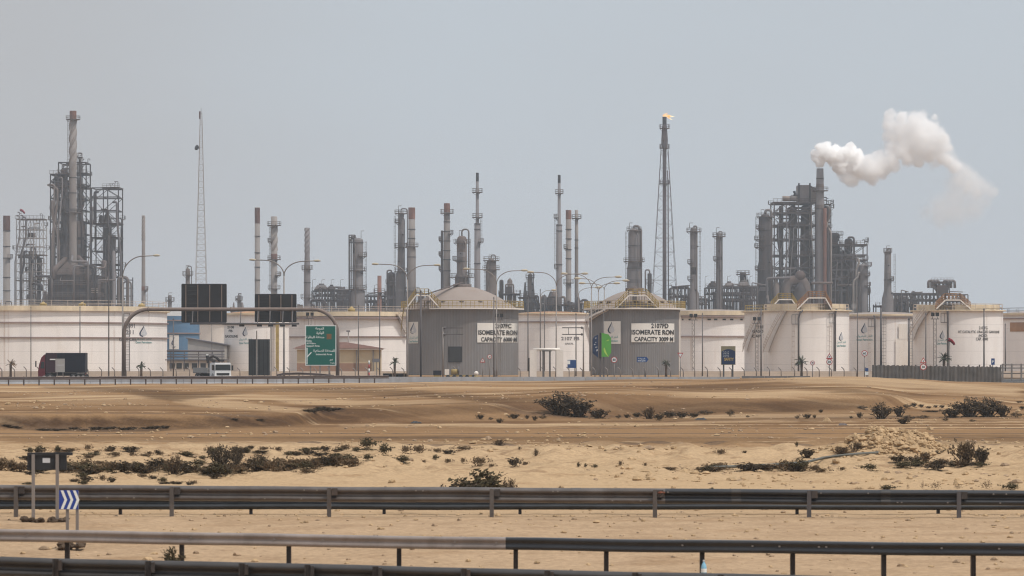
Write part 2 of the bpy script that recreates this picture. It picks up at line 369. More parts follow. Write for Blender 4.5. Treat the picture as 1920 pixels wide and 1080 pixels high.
# ------------------------------------------------------------ ground
CREST = [(-2000, .2), (0, .32), (500, .5), (700, .62), (900, .8), (1300, .95), (1450, 1.2), (1590, 1.38), (1700, 1.1), (1800, .74), (1920, .6), (4000, .5)]
def ground_z(x, y):
    px = 960 + x * F / max(y, 1)
    base = interp([(30, -.8), (50, -.6), (56, -.45), (63, -.27), (70, .02), (75.5, .15), (80.5, -.02), (100, .0), (140, .02), (176, -.1), (215, 0.0)], y)
    toe = interp([(0, 175), (300, 177), (520, 180), (640, 189), (900, 195), (1000, 200), (1300, 211), (1600, 217), (1750, 232), (1920, 250)], px) + 2.2 * noise.noise((x * .07, 5.2, 0))
    crest = interp(CREST, px)
    rise = interp([(0, .66), (500, .68), (650, .72), (900, .85), (1300, 1.08), (1600, 1.12), (1750, .65), (1920, .4)], px) * (1 + .35 * noise.noise((x * .09, 1.2, 0)))
    run = interp([(0, 1.6), (450, 2.0), (650, 6), (1000, 9), (1600, 7), (1920, 14)], px)
    if y > toe - 1:
        top = lerp(rise, crest, sstep(toe + run, 384, y))
        top += interp([(0, .10), (900, .3), (1600, .3), (1920, .2)], px) * (sstep(285, 300, y) - sstep(262, 288, y) * .9 + sstep(235, 262, y) * .0) * (1 - sstep(330, 384, y))
        base = lerp(base, top, sstep(toe, toe + run, y))
    if y > 384: base = lerp(crest, 0.42, sstep(386, 400, y))
    if y > 470: base = lerp(0.42, 0.45, sstep(470, 520, y))
    far = sstep(1.0, 0, 0)
    if y < 470:
        k = sstep(190, 230, y) * (1 - sstep(360, 384, y))
        base += k * 0.3 * (noise.noise((x * .03, y * .03, 3.1)))
        base += k * 0.22 * (noise.noise((x * .08, y * .09, 7.7)))
        c = sstep(96, 108, y) * (1 - sstep(138, 150, y))
        n = noise.noise((x * .35, y * .22, 1.3)) + .6 * noise.noise((x * .9, y * .5, 4.3))
        base += c * 0.3 * max(-.12, n) + c * (.5 + .5 * sstep(-.2, .3, noise.noise((x * .15, y * .12, 5.5)))) * (.2 * noise.noise((x * 1.3, y * .8, 2.2)) + .12 * abs(noise.noise((x * 3.1, y * 1.6, 3.2))))
        base += (0.03 * noise.noise((x * .8, y * .6, 9.0)) + .02 * noise.noise((x * 2.6, y * 1.5, 3.0))) * (1 - k)
    return base
def ground_d(px, py, lo=56.0, hi=384.0):
    d = lo
    while d < hi:
        z = ground_z(wx(px, d), d)
        if YH + (H - z) * F / d <= py: return d
        d *= 1.004
    return hi
# soil zones of the bank: (kind, [(photo column, row, half height, strength) ...]) as seen from the rails, laid out on the ground itself
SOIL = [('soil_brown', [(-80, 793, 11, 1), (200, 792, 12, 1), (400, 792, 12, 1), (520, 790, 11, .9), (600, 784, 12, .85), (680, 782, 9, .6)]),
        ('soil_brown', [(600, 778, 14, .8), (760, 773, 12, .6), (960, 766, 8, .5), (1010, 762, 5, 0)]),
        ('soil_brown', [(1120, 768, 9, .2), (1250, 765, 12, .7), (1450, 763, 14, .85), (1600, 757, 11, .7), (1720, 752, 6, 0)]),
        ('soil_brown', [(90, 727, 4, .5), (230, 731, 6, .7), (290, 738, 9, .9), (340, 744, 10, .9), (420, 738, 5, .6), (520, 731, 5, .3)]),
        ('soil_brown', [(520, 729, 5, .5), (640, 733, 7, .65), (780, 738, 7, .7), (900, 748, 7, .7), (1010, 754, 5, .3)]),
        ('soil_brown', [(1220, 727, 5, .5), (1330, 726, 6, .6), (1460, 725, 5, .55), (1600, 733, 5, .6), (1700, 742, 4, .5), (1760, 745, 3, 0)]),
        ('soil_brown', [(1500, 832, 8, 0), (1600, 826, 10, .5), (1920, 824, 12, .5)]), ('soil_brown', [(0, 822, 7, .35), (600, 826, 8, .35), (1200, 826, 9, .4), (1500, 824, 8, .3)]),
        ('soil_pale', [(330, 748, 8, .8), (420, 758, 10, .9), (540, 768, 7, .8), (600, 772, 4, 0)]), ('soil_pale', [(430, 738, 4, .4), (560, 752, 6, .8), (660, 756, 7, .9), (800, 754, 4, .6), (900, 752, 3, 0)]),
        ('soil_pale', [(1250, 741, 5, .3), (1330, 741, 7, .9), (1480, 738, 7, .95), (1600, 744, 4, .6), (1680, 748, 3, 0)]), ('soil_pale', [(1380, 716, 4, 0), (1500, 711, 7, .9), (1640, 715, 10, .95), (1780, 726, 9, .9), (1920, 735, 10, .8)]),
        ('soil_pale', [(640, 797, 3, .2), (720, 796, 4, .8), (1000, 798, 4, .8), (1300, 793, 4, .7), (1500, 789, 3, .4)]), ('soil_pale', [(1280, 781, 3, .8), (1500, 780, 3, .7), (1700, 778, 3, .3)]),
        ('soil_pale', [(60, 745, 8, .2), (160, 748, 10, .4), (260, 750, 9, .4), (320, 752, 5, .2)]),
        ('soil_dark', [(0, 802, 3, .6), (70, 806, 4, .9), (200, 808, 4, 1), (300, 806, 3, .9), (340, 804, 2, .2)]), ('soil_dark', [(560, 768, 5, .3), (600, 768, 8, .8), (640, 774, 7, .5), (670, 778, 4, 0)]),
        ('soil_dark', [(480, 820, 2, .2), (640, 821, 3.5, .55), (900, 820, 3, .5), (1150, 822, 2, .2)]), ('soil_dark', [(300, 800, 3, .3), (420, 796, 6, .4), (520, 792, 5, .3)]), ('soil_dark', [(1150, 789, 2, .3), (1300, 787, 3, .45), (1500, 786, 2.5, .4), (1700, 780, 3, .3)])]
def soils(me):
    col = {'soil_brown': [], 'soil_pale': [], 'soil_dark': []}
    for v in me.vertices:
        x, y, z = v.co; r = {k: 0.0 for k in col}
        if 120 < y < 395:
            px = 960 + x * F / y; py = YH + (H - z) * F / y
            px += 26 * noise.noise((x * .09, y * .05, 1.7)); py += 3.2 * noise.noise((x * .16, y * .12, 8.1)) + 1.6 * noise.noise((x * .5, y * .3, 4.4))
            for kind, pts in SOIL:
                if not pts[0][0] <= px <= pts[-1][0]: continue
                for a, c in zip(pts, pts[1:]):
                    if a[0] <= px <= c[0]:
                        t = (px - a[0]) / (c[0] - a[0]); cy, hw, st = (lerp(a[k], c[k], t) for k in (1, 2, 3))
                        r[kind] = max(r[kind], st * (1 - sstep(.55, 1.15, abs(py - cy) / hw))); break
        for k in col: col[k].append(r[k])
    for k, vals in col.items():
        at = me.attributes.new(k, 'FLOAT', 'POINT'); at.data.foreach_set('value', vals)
def build_ground():
    ys = []; y = 22.0
    while y < 620: ys.append(y); y += (0.55 if 170 < y < 226 else 0.45 if 96 < y < 145 else min(y * .0115, 2.2) if y < 390 else y * .0115)
    while y < 4000: ys.append(y); y *= 1.13
    ys.append(4000.0)
    ys = [-380.0, -200.0, -90.0, -40.0, -10.0, 8.0] + ys
    nx = 300; vs = []; fs = []
    us = [i / nx * 2 - 1 for i in range(nx + 1)]
    for y in ys:
        for u in us:
            x = .22 * u * (max(y, 22) + 12) + 2450 * abs(u) ** 15 * (1 if u > 0 else -1); x = max(-2500, min(2500, x))
            vs.append((x, y, (ground_z(x, y) if y < 560 else 0.45) if y > 24 else -.8))
    m = nx + 1
    for j in range(len(ys) - 1):
        for i in range(nx): fs.append((j * m + i, j * m + i + 1, (j + 1) * m + i + 1, (j + 1) * m + i))
    b = MB(); b.add(vs, fs, True); o = b.build('ground', 'sand'); tag(o, kind='structure')
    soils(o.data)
build_ground()
GZ = 0.45                                                  # level of the road and of the plant
b = MB(); b.box(-330, 330, 405, 462, GZ - .2, GZ + .03); tag(b.build('road', 'asphalt'), kind='structure')
b = MB(); b.box(-400, 400, -30, 47.5, -1.2, -.52); tag(b.build('road', 'asphalt'), kind='structure')
b = MB()
for k in range(-60, 60): b.box(k * 5.5, k * 5.5 + 2.2, 420, 420.15, GZ + .034, GZ + .038)
for yy in (408, 459): b.box(-330, 330, yy, yy + .15, GZ + .034, GZ + .038)
tag(b.build('road_markings', 'line_white'), kind='structure')

# loose clods and stones on the sand
def lump(mb, x, y, z, r, fl=0.7, seed=0):
    rs = random.Random(seed); vs = []; 
    for (rr, zz) in ((0.75, -.4), (1.0, .1), (.6, .7)):
        for k in range(5):
            a = 2 * PI * k / 5 + rr; q = rr * rs.uniform(.7, 1.25)
            vs.append((x + r * q * math.cos(a), y + r * q * math.sin(a), z + r * fl * (zz + rs.uniform(-.15, .15))))
    vs.append((x, y, z + r * fl * rs.uniform(.75, 1.05)))
    fs = [(i * 5 + k, i * 5 + (k + 1) % 5, i * 5 + 5 + (k + 1) % 5, i * 5 + 5 + k) for i in range(2) for k in range(5)]
    fs += [(10 + k, 10 + (k + 1) % 5, 15) for k in range(5)]
    mb.add(vs, fs)
rc = random.Random(5); pale = MB(); dark = MB()
for i in range(6500):
    d = rc.choice([rc.uniform(57, 100), rc.uniform(98, 150), rc.uniform(98, 150), rc.uniform(150, 240)]); px = rc.uniform(-120, 2040)
    x = wx(px, d)
    if d > 96 and noise.noise((x * .22, d * .12, 6.6)) < .08 + rc.uniform(-.1, .1): continue
    r = abs(rc.gauss(0, 1)) * .035 * (1 if d < 98 else 1.9 if d < 150 else 2.2) + .012
    lump(pale if rc.random() < .68 else dark, x, d, ground_z(x, d) + r * .1, min(r, .22), rc.uniform(.45, .8), i)
for i in range(2600):
    d = rc.uniform(172, 340); px = rc.uniform(-60, 1980); x = wx(px, d)
    if noise.noise((x * .07, d * .05, 2.6)) < .1: continue
    r = abs(rc.gauss(0, 1)) * .07 + .03; lump(dark if rc.random() < .93 else pale, x, d, ground_z(x, d) + r * .05, min(r, .24), rc.uniform(.3, .6), i + 20000)
tag(pale.build('gravel', 'rock'), 'pale stones strewn over the dry sandy ground', 'stones', kind='stuff')
tag(dark.build('dirt_clods', 'clod'), 'brown dirt clods strewn over the dry sandy ground', 'clods', kind='stuff')
# rubble heap
def build_rubble():
    d0 = 128.0; cx = wx(1682, d0); s = d0 / F; b = MB(); rr = random.Random(9)
    def hz(x):
        p = (x / s)                           # photo pixels from the heap's middle
        return interp([(-190, 0), (-120, 12), (-70, 34), (-40, 54), (0, 50), (35, 46), (55, 40), (80, 18), (120, 6), (160, 0)], p) * s
    n = 44; vs = []; fs = []
    for j in range(13):
        for i in range(n + 1):
            x = lerp(-190, 160, i / n) * s; q = (j / 12) * 2 - 1
            z = hz(x) * max(0, 1 - abs(q) ** 1.6) + .1 * noise.noise((x * 3, q * 4, 2))
            vs.append((cx + x, d0 + q * 2.0, ground_z(cx + x, d0) + max(-.05, z) - .06))
    for j in range(12):
        for i in range(n): fs.append((j * (n + 1) + i, j * (n + 1) + i + 1, (j + 1) * (n + 1) + i + 1, (j + 1) * (n + 1) + i))
    b.add(vs, fs, True)
    for i in range(1150):
        x = rr.gauss(-10, 62) * s; q = rr.uniform(-1, .5)
        if not -190 * s < x < 160 * s: continue
        z = hz(x) * max(0, 1 - abs(q) ** 1.6) + rr.uniform(-.08, .04); r = rr.uniform(.03, .11) * (2.1 if rr.random() < .12 else 1)
        lump(b, cx + x, d0 + q * 2.0, ground_z(cx + x, d0) + z - .02, r, rr.uniform(.6, 1), i + 7000)
    tag(b.build('rubble', 'rock'), 'heap of broken tan rubble dumped on the sand', 'rubble', kind='stuff')
build_rubble()

# ------------------------------------------------------------ guard rails
W_PROF = [(1.0, .035), (1.005, .01), (.975, -.012), (.93, -.04), (.87, -.078), (.82, -.088), (.74, -.086), (.69, -.075), (.62, -.035), (.57, -.012), (.5, -.004), (.43, -.012), (.38, -.035), (.31, -.075), (.26, -.086), (.18, -.088), (.13, -.078), (.07, -.04), (.025, -.012), (0, .02)]
BOX_PROF = [(.98, .05), (1.0, .02), (.99, -.02), (.95, -.05), (.88, -.07), (.78, -.078), (.68, -.066), (.58, -.046), (.48, -.044), (.38, -.056), (.28, -.07), (.18, -.074), (.09, -.064), (.03, -.04), (0, .0)]
def rail_beam(line, h, prof, thick=.012, k=1.0):
    """line: list of (x, y, ztop); profile extruded along it, facing -y"""
    b = MB(); n = len(prof); vs = []
    for (x, y, z) in line:
        for (t, dy) in prof: vs.append((x, y + dy * k, z - h * (1 - t)))
        for (t, dy) in reversed(prof): vs.append((x, y + dy * k + thick, z - h * (1 - t)))
    m = 2 * n; fs = []
    for i in range(len(line) - 1):
        for j in range(m): fs.append((i * m + j, (i + 1) * m + j, (i + 1) * m + (j + 1) % m, i * m + (j + 1) % m))
    b.add(vs, fs, True); return b
def bolts(t, fd, fz, zs, n, seed, y=-.09):
    rr = random.Random(seed); b = MB(); o = t.location
    for i in range(n):
        px = rr.uniform(-20, 1940); d = fd(px); x = wx(px, d) - o.x; z = fz(px) - o.z + rr.choice(zs); b.cbox(x, d - o.y + y, z, .035, .02, .028)
    b.build('bolts', 'pole_galv', t)
def line_pts(pxa, pxb, fd, fz, n=60):
    out = []
    for i in range(n + 1):
        px = lerp(pxa, pxb, i / n); d = fd(px); x = wx(px, d); out.append((x, d + .02 * noise.noise((x * .4, d, 1)), fz(px) + .016 * noise.noise((x * .35, d, 0))))
    return out
def rail(name, label, fd, fz, h, segs, posts, prof, post_mat, post_w=.1, spacer=None, post_top=0.02, front=0.0):
    d0 = fd(960); t = thing(name, label, 'guard rail', (0, d0, ground_z(0, d0)))
    o = t.location
    for (a, c, m) in segs:
        pts = [(x - o.x, y - o.y, z - o.z) for (x, y, z) in line_pts(a, c, fd, fz)]
        rail_beam(pts, h, prof).build('beam', m, t)
    for px in posts:
        d = fd(px); x = wx(px, d); z = fz(px) - o.z; y = d - o.y + .09 - front
        zb = ground_z(x, d) - o.z - .15
        b = MB(); w = post_w
        b.box(x - w / 2, x - w / 2 + .012, y - .05, y + .06, zb, z + post_top); b.box(x + w / 2 - .012, x + w / 2, y - .05, y + .06, zb, z + post_top)
        b.box(x - w / 2 + .012, x + w / 2 - .012, y - .006, y + .006, zb, z + post_top - .002)
        b.build('post', post_mat, t)
        if spacer:
            sb = MB(); sb.box(x + w / 2 + .004, x + w / 2 + spacer, y - .07, y + .05, z - h * .55, z - .02); sb.build('spacer', 'post_dark', t)
    return t
# the double rail across the middle
fdA = lambda px: 76.0 - (px - 960) * .0006
fzA = lambda px: wz(lerp(909, 920, px / 1920), fdA(px))
def front_posts(name, label, fd, fz, posts):
    pass
tA = rail('guard_rail', 'double-wave guard rail with tall posts standing in front of its beam, across the sand', fdA, fzA, .36,
     [(-1200, 617, 'rail_steel'), (617, 1247, 'rail_steel'), (1247, 3100, 'rail_black')], [], W_PROF, 'pole_galv')
for i, px in enumerate((30, 322, 617, 922, 1228, 1517, 1798, 2090, 2385, 2680, 2975, -265, -560, -855, -1150)):
    d = fdA(px) - .16; x = wx(px, d); z0 = ground_z(x, d) - tA.location.z; zt = fzA(px) - tA.location.z
    b = MB(); w = .1
    b.box(x - w / 2, x + w / 2, d - tA.location.y - .03, d - tA.location.y + .03, z0 - .2, zt - .02)
    b.build('post', 'rail_steel' if px < 1300 else 'pole_dark', tA)
    sb = MB(); sb.box(x + .06, x + .2, d - tA.location.y - .02, d - tA.location.y + .07, zt - .2, zt - .03); sb.build('spacer', 'post_dark', tA)
b = MB(); px = 1240; d = fdA(px) - .1; x = wx(px, d) ; z = fzA(px); lump(b, x - tA.location.x - .02, d - tA.location.y, z - tA.location.z - .1, .12, .5, 3); b.build('rust_patch', 'rail_rust', tA)
for px in (180, 480, 770, 1080, 1380, 1660):
    d = fdA(px); k = rail_beam([(wx(px - 9, d) - tA.location.x, d - tA.location.y - .014, fzA(px) - tA.location.z + .004), (wx(px + 9, d) - tA.location.x, d - tA.location.y - .014, fzA(px) - tA.location.z + .004)], .366, W_PROF); k.build('splice', 'rail_steel' if px < 1200 else 'rail_dark', tA)
bolts(tA, fdA, fzA, (-.08, -.29), 26, 5)
fdB = lambda px: 80.5
fzB = lambda px: wz(lerp(927, 928, px / 1920), 80.5)
rail('guard_rail', 'dark blue-grey guard rail with short posts, close behind the double-wave one', fdB, fzB, .38, [(-1200, 960, 'rail_blue'), (960, 3100, 'rail_blue')],
     (225, 470, 720, 975, 1495, 1760, 2015, 2270, 2525, 2780, 3035, -30, -285, -540, -795, -1050), W_PROF, 'pole_dark', .08)
# the single box-shaped rail nearer to the eye
fdC = lambda px: lerp(63.5, 60.0, px / 1920)
fzC = lambda px: wz(lerp(992, 1019, px / 1920) + 2.5 * math.sin(px / 1920 * PI), fdC(px))
tC = rail('guard_rail', 'thin guard rail on dark square posts, weathered beige over half its length', fdC, fzC, .245,
     [(-1200, 948, 'rail_worn'), (948, 3100, 'rail_black')], (1996, 2166, 2336, 2506, 2676, 2846, 3016, -265, -470, -675, -880, -1085, -60, 125, 340, 541, 748, 967, 1137, 1317, 1487, 1658, 1826), BOX_PROF, 'post_dark', .09, post_top=-.12)
bolts(tC, fdC, fzC, (-.1,), 16, 6, -.066)
fdD = lambda px: lerp(56.0, 51.5, px / 1920)
fzD = lambda px: wz(lerp(1044, 1089, px / 1920), fdD(px))
rail('guard_rail', 'dark guard rail nearest the camera, cut by the bottom of the picture', fdD, fzD, .36,
     [(-1200, 3100, 'rail_dark')], (1680, 1850, 2020, 2190, 2360, 2530, 2700, 2870, 3040, -245, -420, -595, -770, -945, -1120, -70, 107, 280, 455, 578, 705, 870, 1026, 1190, 1350, 1510), W_PROF, 'post_dark', .1, spacer=.06, post_top=-.0, front=.26)

# ------------------------------------------------------------ signs near the rails
def chevron_sign():
    d = 67.0; s = d / F; x = wx(130, d); t = thing('chevron_sign', 'small blue sign with three white chevrons on two posts between the rails', 'road sign', (x, d, ground_z(x, d)))
    z0 = t.location.z
    def lx(px): return (px - 130) * s
    def lz(py): return wz(py, d) - z0
    b = MB(); b.box(lx(111), lx(147), -.02, .0, lz(955), lz(919)); b.build('panel', 'chevron_blue', t)
    c = MB(); w = 7 * s
    for k in range(3):
        a = lx(114 + k * 11.5); hi = lz(919.6); lo = lz(954.4); mid = (hi + lo) / 2
        c.add([(a, -.026, hi), (a + w * .75, -.026, hi), (a + w * 1.75, -.026, mid), (a + w, -.026, mid)], [(0, 1, 2, 3)])
        c.add([(a, -.026, lo), (a + w * .75, -.026, lo), (a + w * 1.75, -.026, mid), (a + w, -.026, mid)], [(3, 2, 1, 0)])
    c.build('chevrons', 'sign_white', t)
    for px in (126, 144.5):
        b = MB(); b.box(lx(px) - .03, lx(px) + .03, .002, .06, -.15, lz(921)); b.build('post', 'pole_galv', t)
    f = MB(); q_ = random.Random(4)
    for k in range(16): lump(f, lx(134) + q_.uniform(-.24, .24), q_.uniform(-.12, .2), q_.uniform(.0, .1), q_.uniform(.06, .13), .8, k)
    f.build('footing', 'stone_dark', t)
chevron_sign()
def board_back():
    d = 74.0; s = d / F; x = wx(88, d); t = thing('sign_board', 'back of a dark sign board with a pale sticker on two thin posts', 'sign board', (x, d, ground_z(x, d)))
    z0 = t.location.z; lx = lambda px: (px - 88) * s; lz = lambda py: wz(py, d) - z0
    b = MB(); b.box(lx(50), lx(124), .08, .12, lz(881), lz(850)); b.box(lx(52), lx(135), .05, .14, lz(854), lz(848.5)); b.build('panel', 'plastic_dark', t)
    b = MB(); b.box(lx(79), lx(93), .074, .078, lz(868), lz(859)); b.build('sticker', 'logo_grey', t)
    for px in (62, 107):
        b = MB(); b.box(lx(px) - .035, lx(px) + .035, .0, .07, -.15, lz(852)); b.build('post', 'pole_galv', t)
        f = MB(); q_ = random.Random(px)
        for k in range(14): lump(f, lx(px) + q_.uniform(-.24, .24), q_.uniform(-.12, .2), q_.uniform(.0, .07), q_.uniform(.05, .11), .8, k)
        f.build('footing', 'stone_dark', t)
board_back()
def bottle():
    d = 61.2; x = wx(1319, d); z = ground_z(x, d); t = thing('plastic_bottle', 'pale blue empty water bottle standing beside a rail post', 'bottle', (x, d - .12, z))
    MB().lathe([(.02, 0), (.055, .01), (.055, .1), (.05, .12), (.055, .14), (.055, .24), (.04, .3), (.018, .34), (.018, .36)], n=12).build('body', 'plastic_blue', t)
    MB().lathe([(.02, .355), (.02, .385)], n=10).build('cap', 'sign_white', t)
    MB().lathe([(.057, .15), (.057, .22)], n=12, caps=False).build('wrapper', 'sign_white', t)
bottle()
b = MB(); pts = []
for (px, py) in ((1330, 881), (1400, 878), (1470, 875), (1512, 872), (1545, 862), (1575, 859), (1610, 856), (1650, 852), (1706, 846)):
    d = ground_d(px, py); x = wx(px, d); pts.append((x, d, ground_z(x, d) + .07))
b.tube(pts, .05, 8); tag(b.build('hose', 'hose'), 'long dark hose lying over the sand below the rubble heap', 'hose')

# ------------------------------------------------------------ desert shrubs
def shrub_proto(name, seed, w, h, leaf, twig, nst=16, nleaf=420, leafsize=.05, parts=True):
    rr = random.Random(seed); st = MB(); lf = MB(); tips = []
    for k in range(nst):
        a = rr.uniform(0, 2 * PI); rad = rr.uniform(.15, 1.0) * w / 2; hh = h * rr.uniform(.45, 1.0) * (1 - .35 * (rad / (w / 2)) ** 2)
        p = Vector((rr.uniform(-.12, .12) * w, rr.uniform(-.12, .12) * w, -.03)); q = Vector((rad * math.cos(a), rad * math.sin(a) * .7, hh))
        m = p.lerp(q, .5) + Vector((rr.uniform(-.08, .08) * w, rr.uniform(-.05, .05) * w, .06 * h))
        st.tube([p, m, q], [.018 * h + .006, .011 * h + .004, .004], 4, False)
        tips.append((p, m, q))
        for j in range(3):
            s0 = m.lerp(q, rr.uniform(0, .8)); e = s0 + Vector((rr.gauss(0, .12) * w, rr.gauss(0, .1) * w, rr.uniform(.02, .25) * h))
            st.tube([s0, e], [.007 * h + .003, .003], 3, False); tips.append((s0, s0.lerp(e, .5), e))
    for k in range(nleaf):
        p, m, q = rr.choice(tips); t = rr.uniform(.25, 1.05)
        c = (p.lerp(m, t * 2) if t < .5 else m.lerp(q, (t - .5) * 2)) + Vector((rr.gauss(0, .035) * w, rr.gauss(0, .035) * w, rr.gauss(0, .03) * h))
        if c.z < 0 or k % 7 == 0:
            c.z = rr.uniform(0, .07) * h; c.x *= 1.25; c.y *= 1.2
        n = Vector((rr.gauss(0, 1), rr.gauss(0, 1), rr.gauss(0, 1))).normalized(); a = n.orthogonal().normalized(); b2 = n.cross(a); L_ = leafsize * rr.uniform(.6, 1.5)
        lf.add([c - a * L_ * .5, c + b2 * L_ * .4, c + a * L_ * .8, c - b2 * L_ * .4], [(0, 1, 2, 3)])
    return st, lf
PROTO = []
for i, (w, h, lf_m, tw_m, nst, nl, ls) in enumerate([(1, .6, 'shrub_dark', 'twig', 26, 900, .055), (1, .75, 'shrub_olive', 'twig', 24, 800, .055), (1, .45, 'shrub_brown', 'twig', 28, 600, .045),
        (1, .9, 'shrub_dark', 'shrub_dark', 34, 1000, .046), (1, .6, 'shrub_brown', 'twig', 40, 300, .04)]):
    st, lf = shrub_proto('p', 50 + i, w, h, lf_m, tw_m, nst, nl, ls)
    a = lf.build('foliage', lf_m); c = st.build('stems', tw_m); PROTO.append((a.data, c.data, h))
    bpy.data.objects.remove(a); bpy.data.objects.remove(c)
rs = random.Random(77); rb = random.Random(21)
def shrub(px, py, wpx, hpx, label, group=None, kind=0, parts=True, name='desert_shrub', d=None):
    d = d or ground_d(px, py); s = d / F; x = wx(px, d); fm, sm, ph = PROTO[kind]
    sx = wpx * s; sz = hpx * s / ph * 1.05; rz = rs.uniform(0, 6.28); mir = rs.choice((-1, 1))
    t = bpy.data.objects.new(name, fm); COL.objects.link(t)
    t.location = (x, d, ground_z(x, d) - .04); t.rotation_euler = (0, 0, 0); t.scale = (sx * 1.15 * mir, sx * .9, sz)
    tag(t, label, 'shrub', group)
    if parts:
        k = bpy.data.objects.new('stems', sm); COL.objects.link(k); k.parent = t
    return t
# big lone shrub behind the double rail
shrub(903, 922, 112, 62, 'big dry leafy shrub rising behind the double-wave guard rail', kind=1, d=88)
shrub(862, 921, 70, 40, 'low spreading shrub hugging the flank of the big dry leafy one', kind=0, d=87.5)
shrub(952, 921, 56, 44, 'ragged twiggy shrub touching the big dry leafy one behind the rail', kind=4, d=88.5)
shrub(322, 1053, 46, 58, 'green-tinged shrub at the foot of a post of the beige rail', kind=1, d=62.0)
for (px, py, w, h, k, lab) in [
    (1050, 781, 84, 44, 3, 'tall dark bush at the foot of the sand bank, largest of its clump'),
    (1084, 783, 66, 36, 0, 'dark rounded bush in the middle of the clump at the bank foot'),
    (1122, 785, 44, 20, 0, 'low dark bush ending the clump at the bank foot'),
    (1217, 786, 34, 25, 4, 'wispy upright shrub in the line of low bushes at the bank foot'),
    (1652, 786, 46, 32, 3, 'round dark bush behind the rubble heap with twiggy top'),
    (1686, 782, 26, 22, 0, 'small upright bush beside the round dark one behind the rubble'),
    (1694, 795, 30, 13, 0, 'flat dark shrub just above the rubble heap'),
    (1818, 782, 70, 38, 3, 'broad dark bush, tallest of the thicket beyond the rubble'),
    (1784, 783, 44, 20, 0, 'low bush at the rubble end of the thicket'),
    (1852, 782, 64, 37, 3, 'second tall bush of the thicket, topped with bare twigs'),
    (1880, 782, 34, 24, 0, 'shorter bush beyond the two tall ones of the thicket'),
    (1812, 870, 62, 46, 2, 'tall brown dry shrub below the end of the rubble heap'),
    (1840, 874, 34, 36, 0, 'dark green-brown shrub against the tall brown dry one'),
    (1513, 862, 34, 20, 0, 'dark shrub where the hose starts climbing'),
    (1578, 853, 50, 18, 2, 'brown shrub on the low tail of the rubble heap'),
    (1608, 847, 30, 20, 2, 'brown shrub on the rubble heap side, higher up'),
    (1735, 868, 36, 22, 2, 'upright brown shrub under the rubble heap'),
    (936, 836, 28, 15, 4, 'lone wispy shrub on the brown graded strip'),
    (1005, 856, 12, 16, 4, 'thin upright weed on the lumpy pale sand'),
    (416, 884, 46, 50, 3, 'tall dark shrub rising out of the long scrub band'),
    (442, 880, 30, 42, 3, 'narrow dark shrub beside the tallest one of the scrub band'),
    (328, 892, 44, 42, 4, 'leaning twiggy shrub in front of the long scrub band'),
    (404, 893, 56, 26, 1, 'wide shrub at the base of the tallest scrub'),
    (484, 882, 44, 34, 3, 'dense shrub after the tallest ones of the scrub band')]:
    shrub(px, py, w, h, lab, 'larger desert bushes', k)
def row(lst, label, group, kinds=(0, 1, 2), parts=False):
    for (px, py, w, h) in lst: shrub(px, py, w, h, label, group, rs.choice(kinds), parts)
row([(900, 788, 18, 11), (920, 788, 10, 7), (937, 794, 16, 11), (963, 786, 26, 11), (988, 786, 10, 9), (1003, 790, 12, 11), (1018, 786, 18, 9), (1160, 785, 12, 9), (1176, 784, 14, 9),
     (1195, 783, 22, 11), (1235, 789, 22, 14), (1254, 784, 34, 14), (1277, 785, 30, 14), (1300, 784, 26, 11), (1322, 778, 36, 10)],
    'small dark shrub in the line along the foot of the sand bank', 'shrubs along the bank foot', (0, 3))
row([(1370, 782, 18, 15), (1402, 783, 8, 6), (1495, 786, 10, 9), (1513, 786, 18, 11), (1527, 785, 8, 9), (1539, 775, 10, 8), (1612, 785, 14, 13), (1596, 785, 8, 6), (1617, 768, 24, 8), (1704, 788, 28, 11),
     (1731, 785, 30, 8), (1773, 790, 14, 8), (1823, 791, 14, 6), (1905, 784, 26, 12), (1700, 766, 18, 9), (1713, 764, 14, 10), (1727, 766, 12, 8), (1741, 766, 12, 6), (1754, 766, 10, 6), (1766, 765, 12, 7),
     (1872, 756, 16, 4), (1912, 756, 16, 5), (1916, 768, 12, 8), (1745, 773, 40, 5)],
    'small dark shrub scattered round the thicket and the rubble heap', 'shrubs around the thicket', (0, 3))
row([(690, 848, 46, 24), (722, 853, 34, 24), (670, 850, 30, 10), (760, 851, 24, 18), (785, 852, 40, 18), (820, 849, 30, 10), (842, 853, 30, 11), (870, 847, 50, 10), (652, 869, 34, 15), (690, 865, 26, 14),
     (755, 868, 36, 16), (795, 867, 14, 7), (817, 867, 18, 12), (840, 868, 22, 10), (868, 871, 14, 12), (898, 875, 46, 18), (922, 876, 20, 8), (965, 877, 32, 20), (985, 873, 20, 9), (974, 847, 8, 8), (1135, 846, 8, 4)],
    'low brown shrub on the lumpy pale sand before the graded strip', 'shrubs on the lumpy sand', (0, 1, 2))
row([(1085, 876, 10, 12), (1098, 876, 8, 10), (1115, 877, 18, 8), (1163, 876, 12, 12), (1210, 875, 10, 9), (1255, 879, 60, 6), (1338, 881, 34, 12), (1400, 884, 50, 18), (1440, 884, 40, 10), (1475, 884, 60, 24), (1500, 884, 50, 24),
     (1530, 884, 26, 10), (1629, 881, 44, 14), (1580, 883, 20, 9), (1700, 878, 46, 14), (1722, 877, 30, 16), (1760, 872, 24, 14), (1790, 877, 40, 12), (1352, 852, 28, 12), (1396, 851, 10, 7), (1494, 838, 8, 12), (1760, 852, 26, 10), (1770, 848, 24, 8)] + [(rb.uniform(1285, 1560), rb.uniform(879, 886), rb.uniform(30, 60), rb.uniform(8, 14)) for i in range(14)] + [(rb.uniform(1680, 1860), rb.uniform(868, 881), rb.uniform(26, 50), rb.uniform(8, 15)) for i in range(12)],
    'low dry shrub along the hose and below the rubble heap', 'shrubs along the hose', (0, 1, 2))
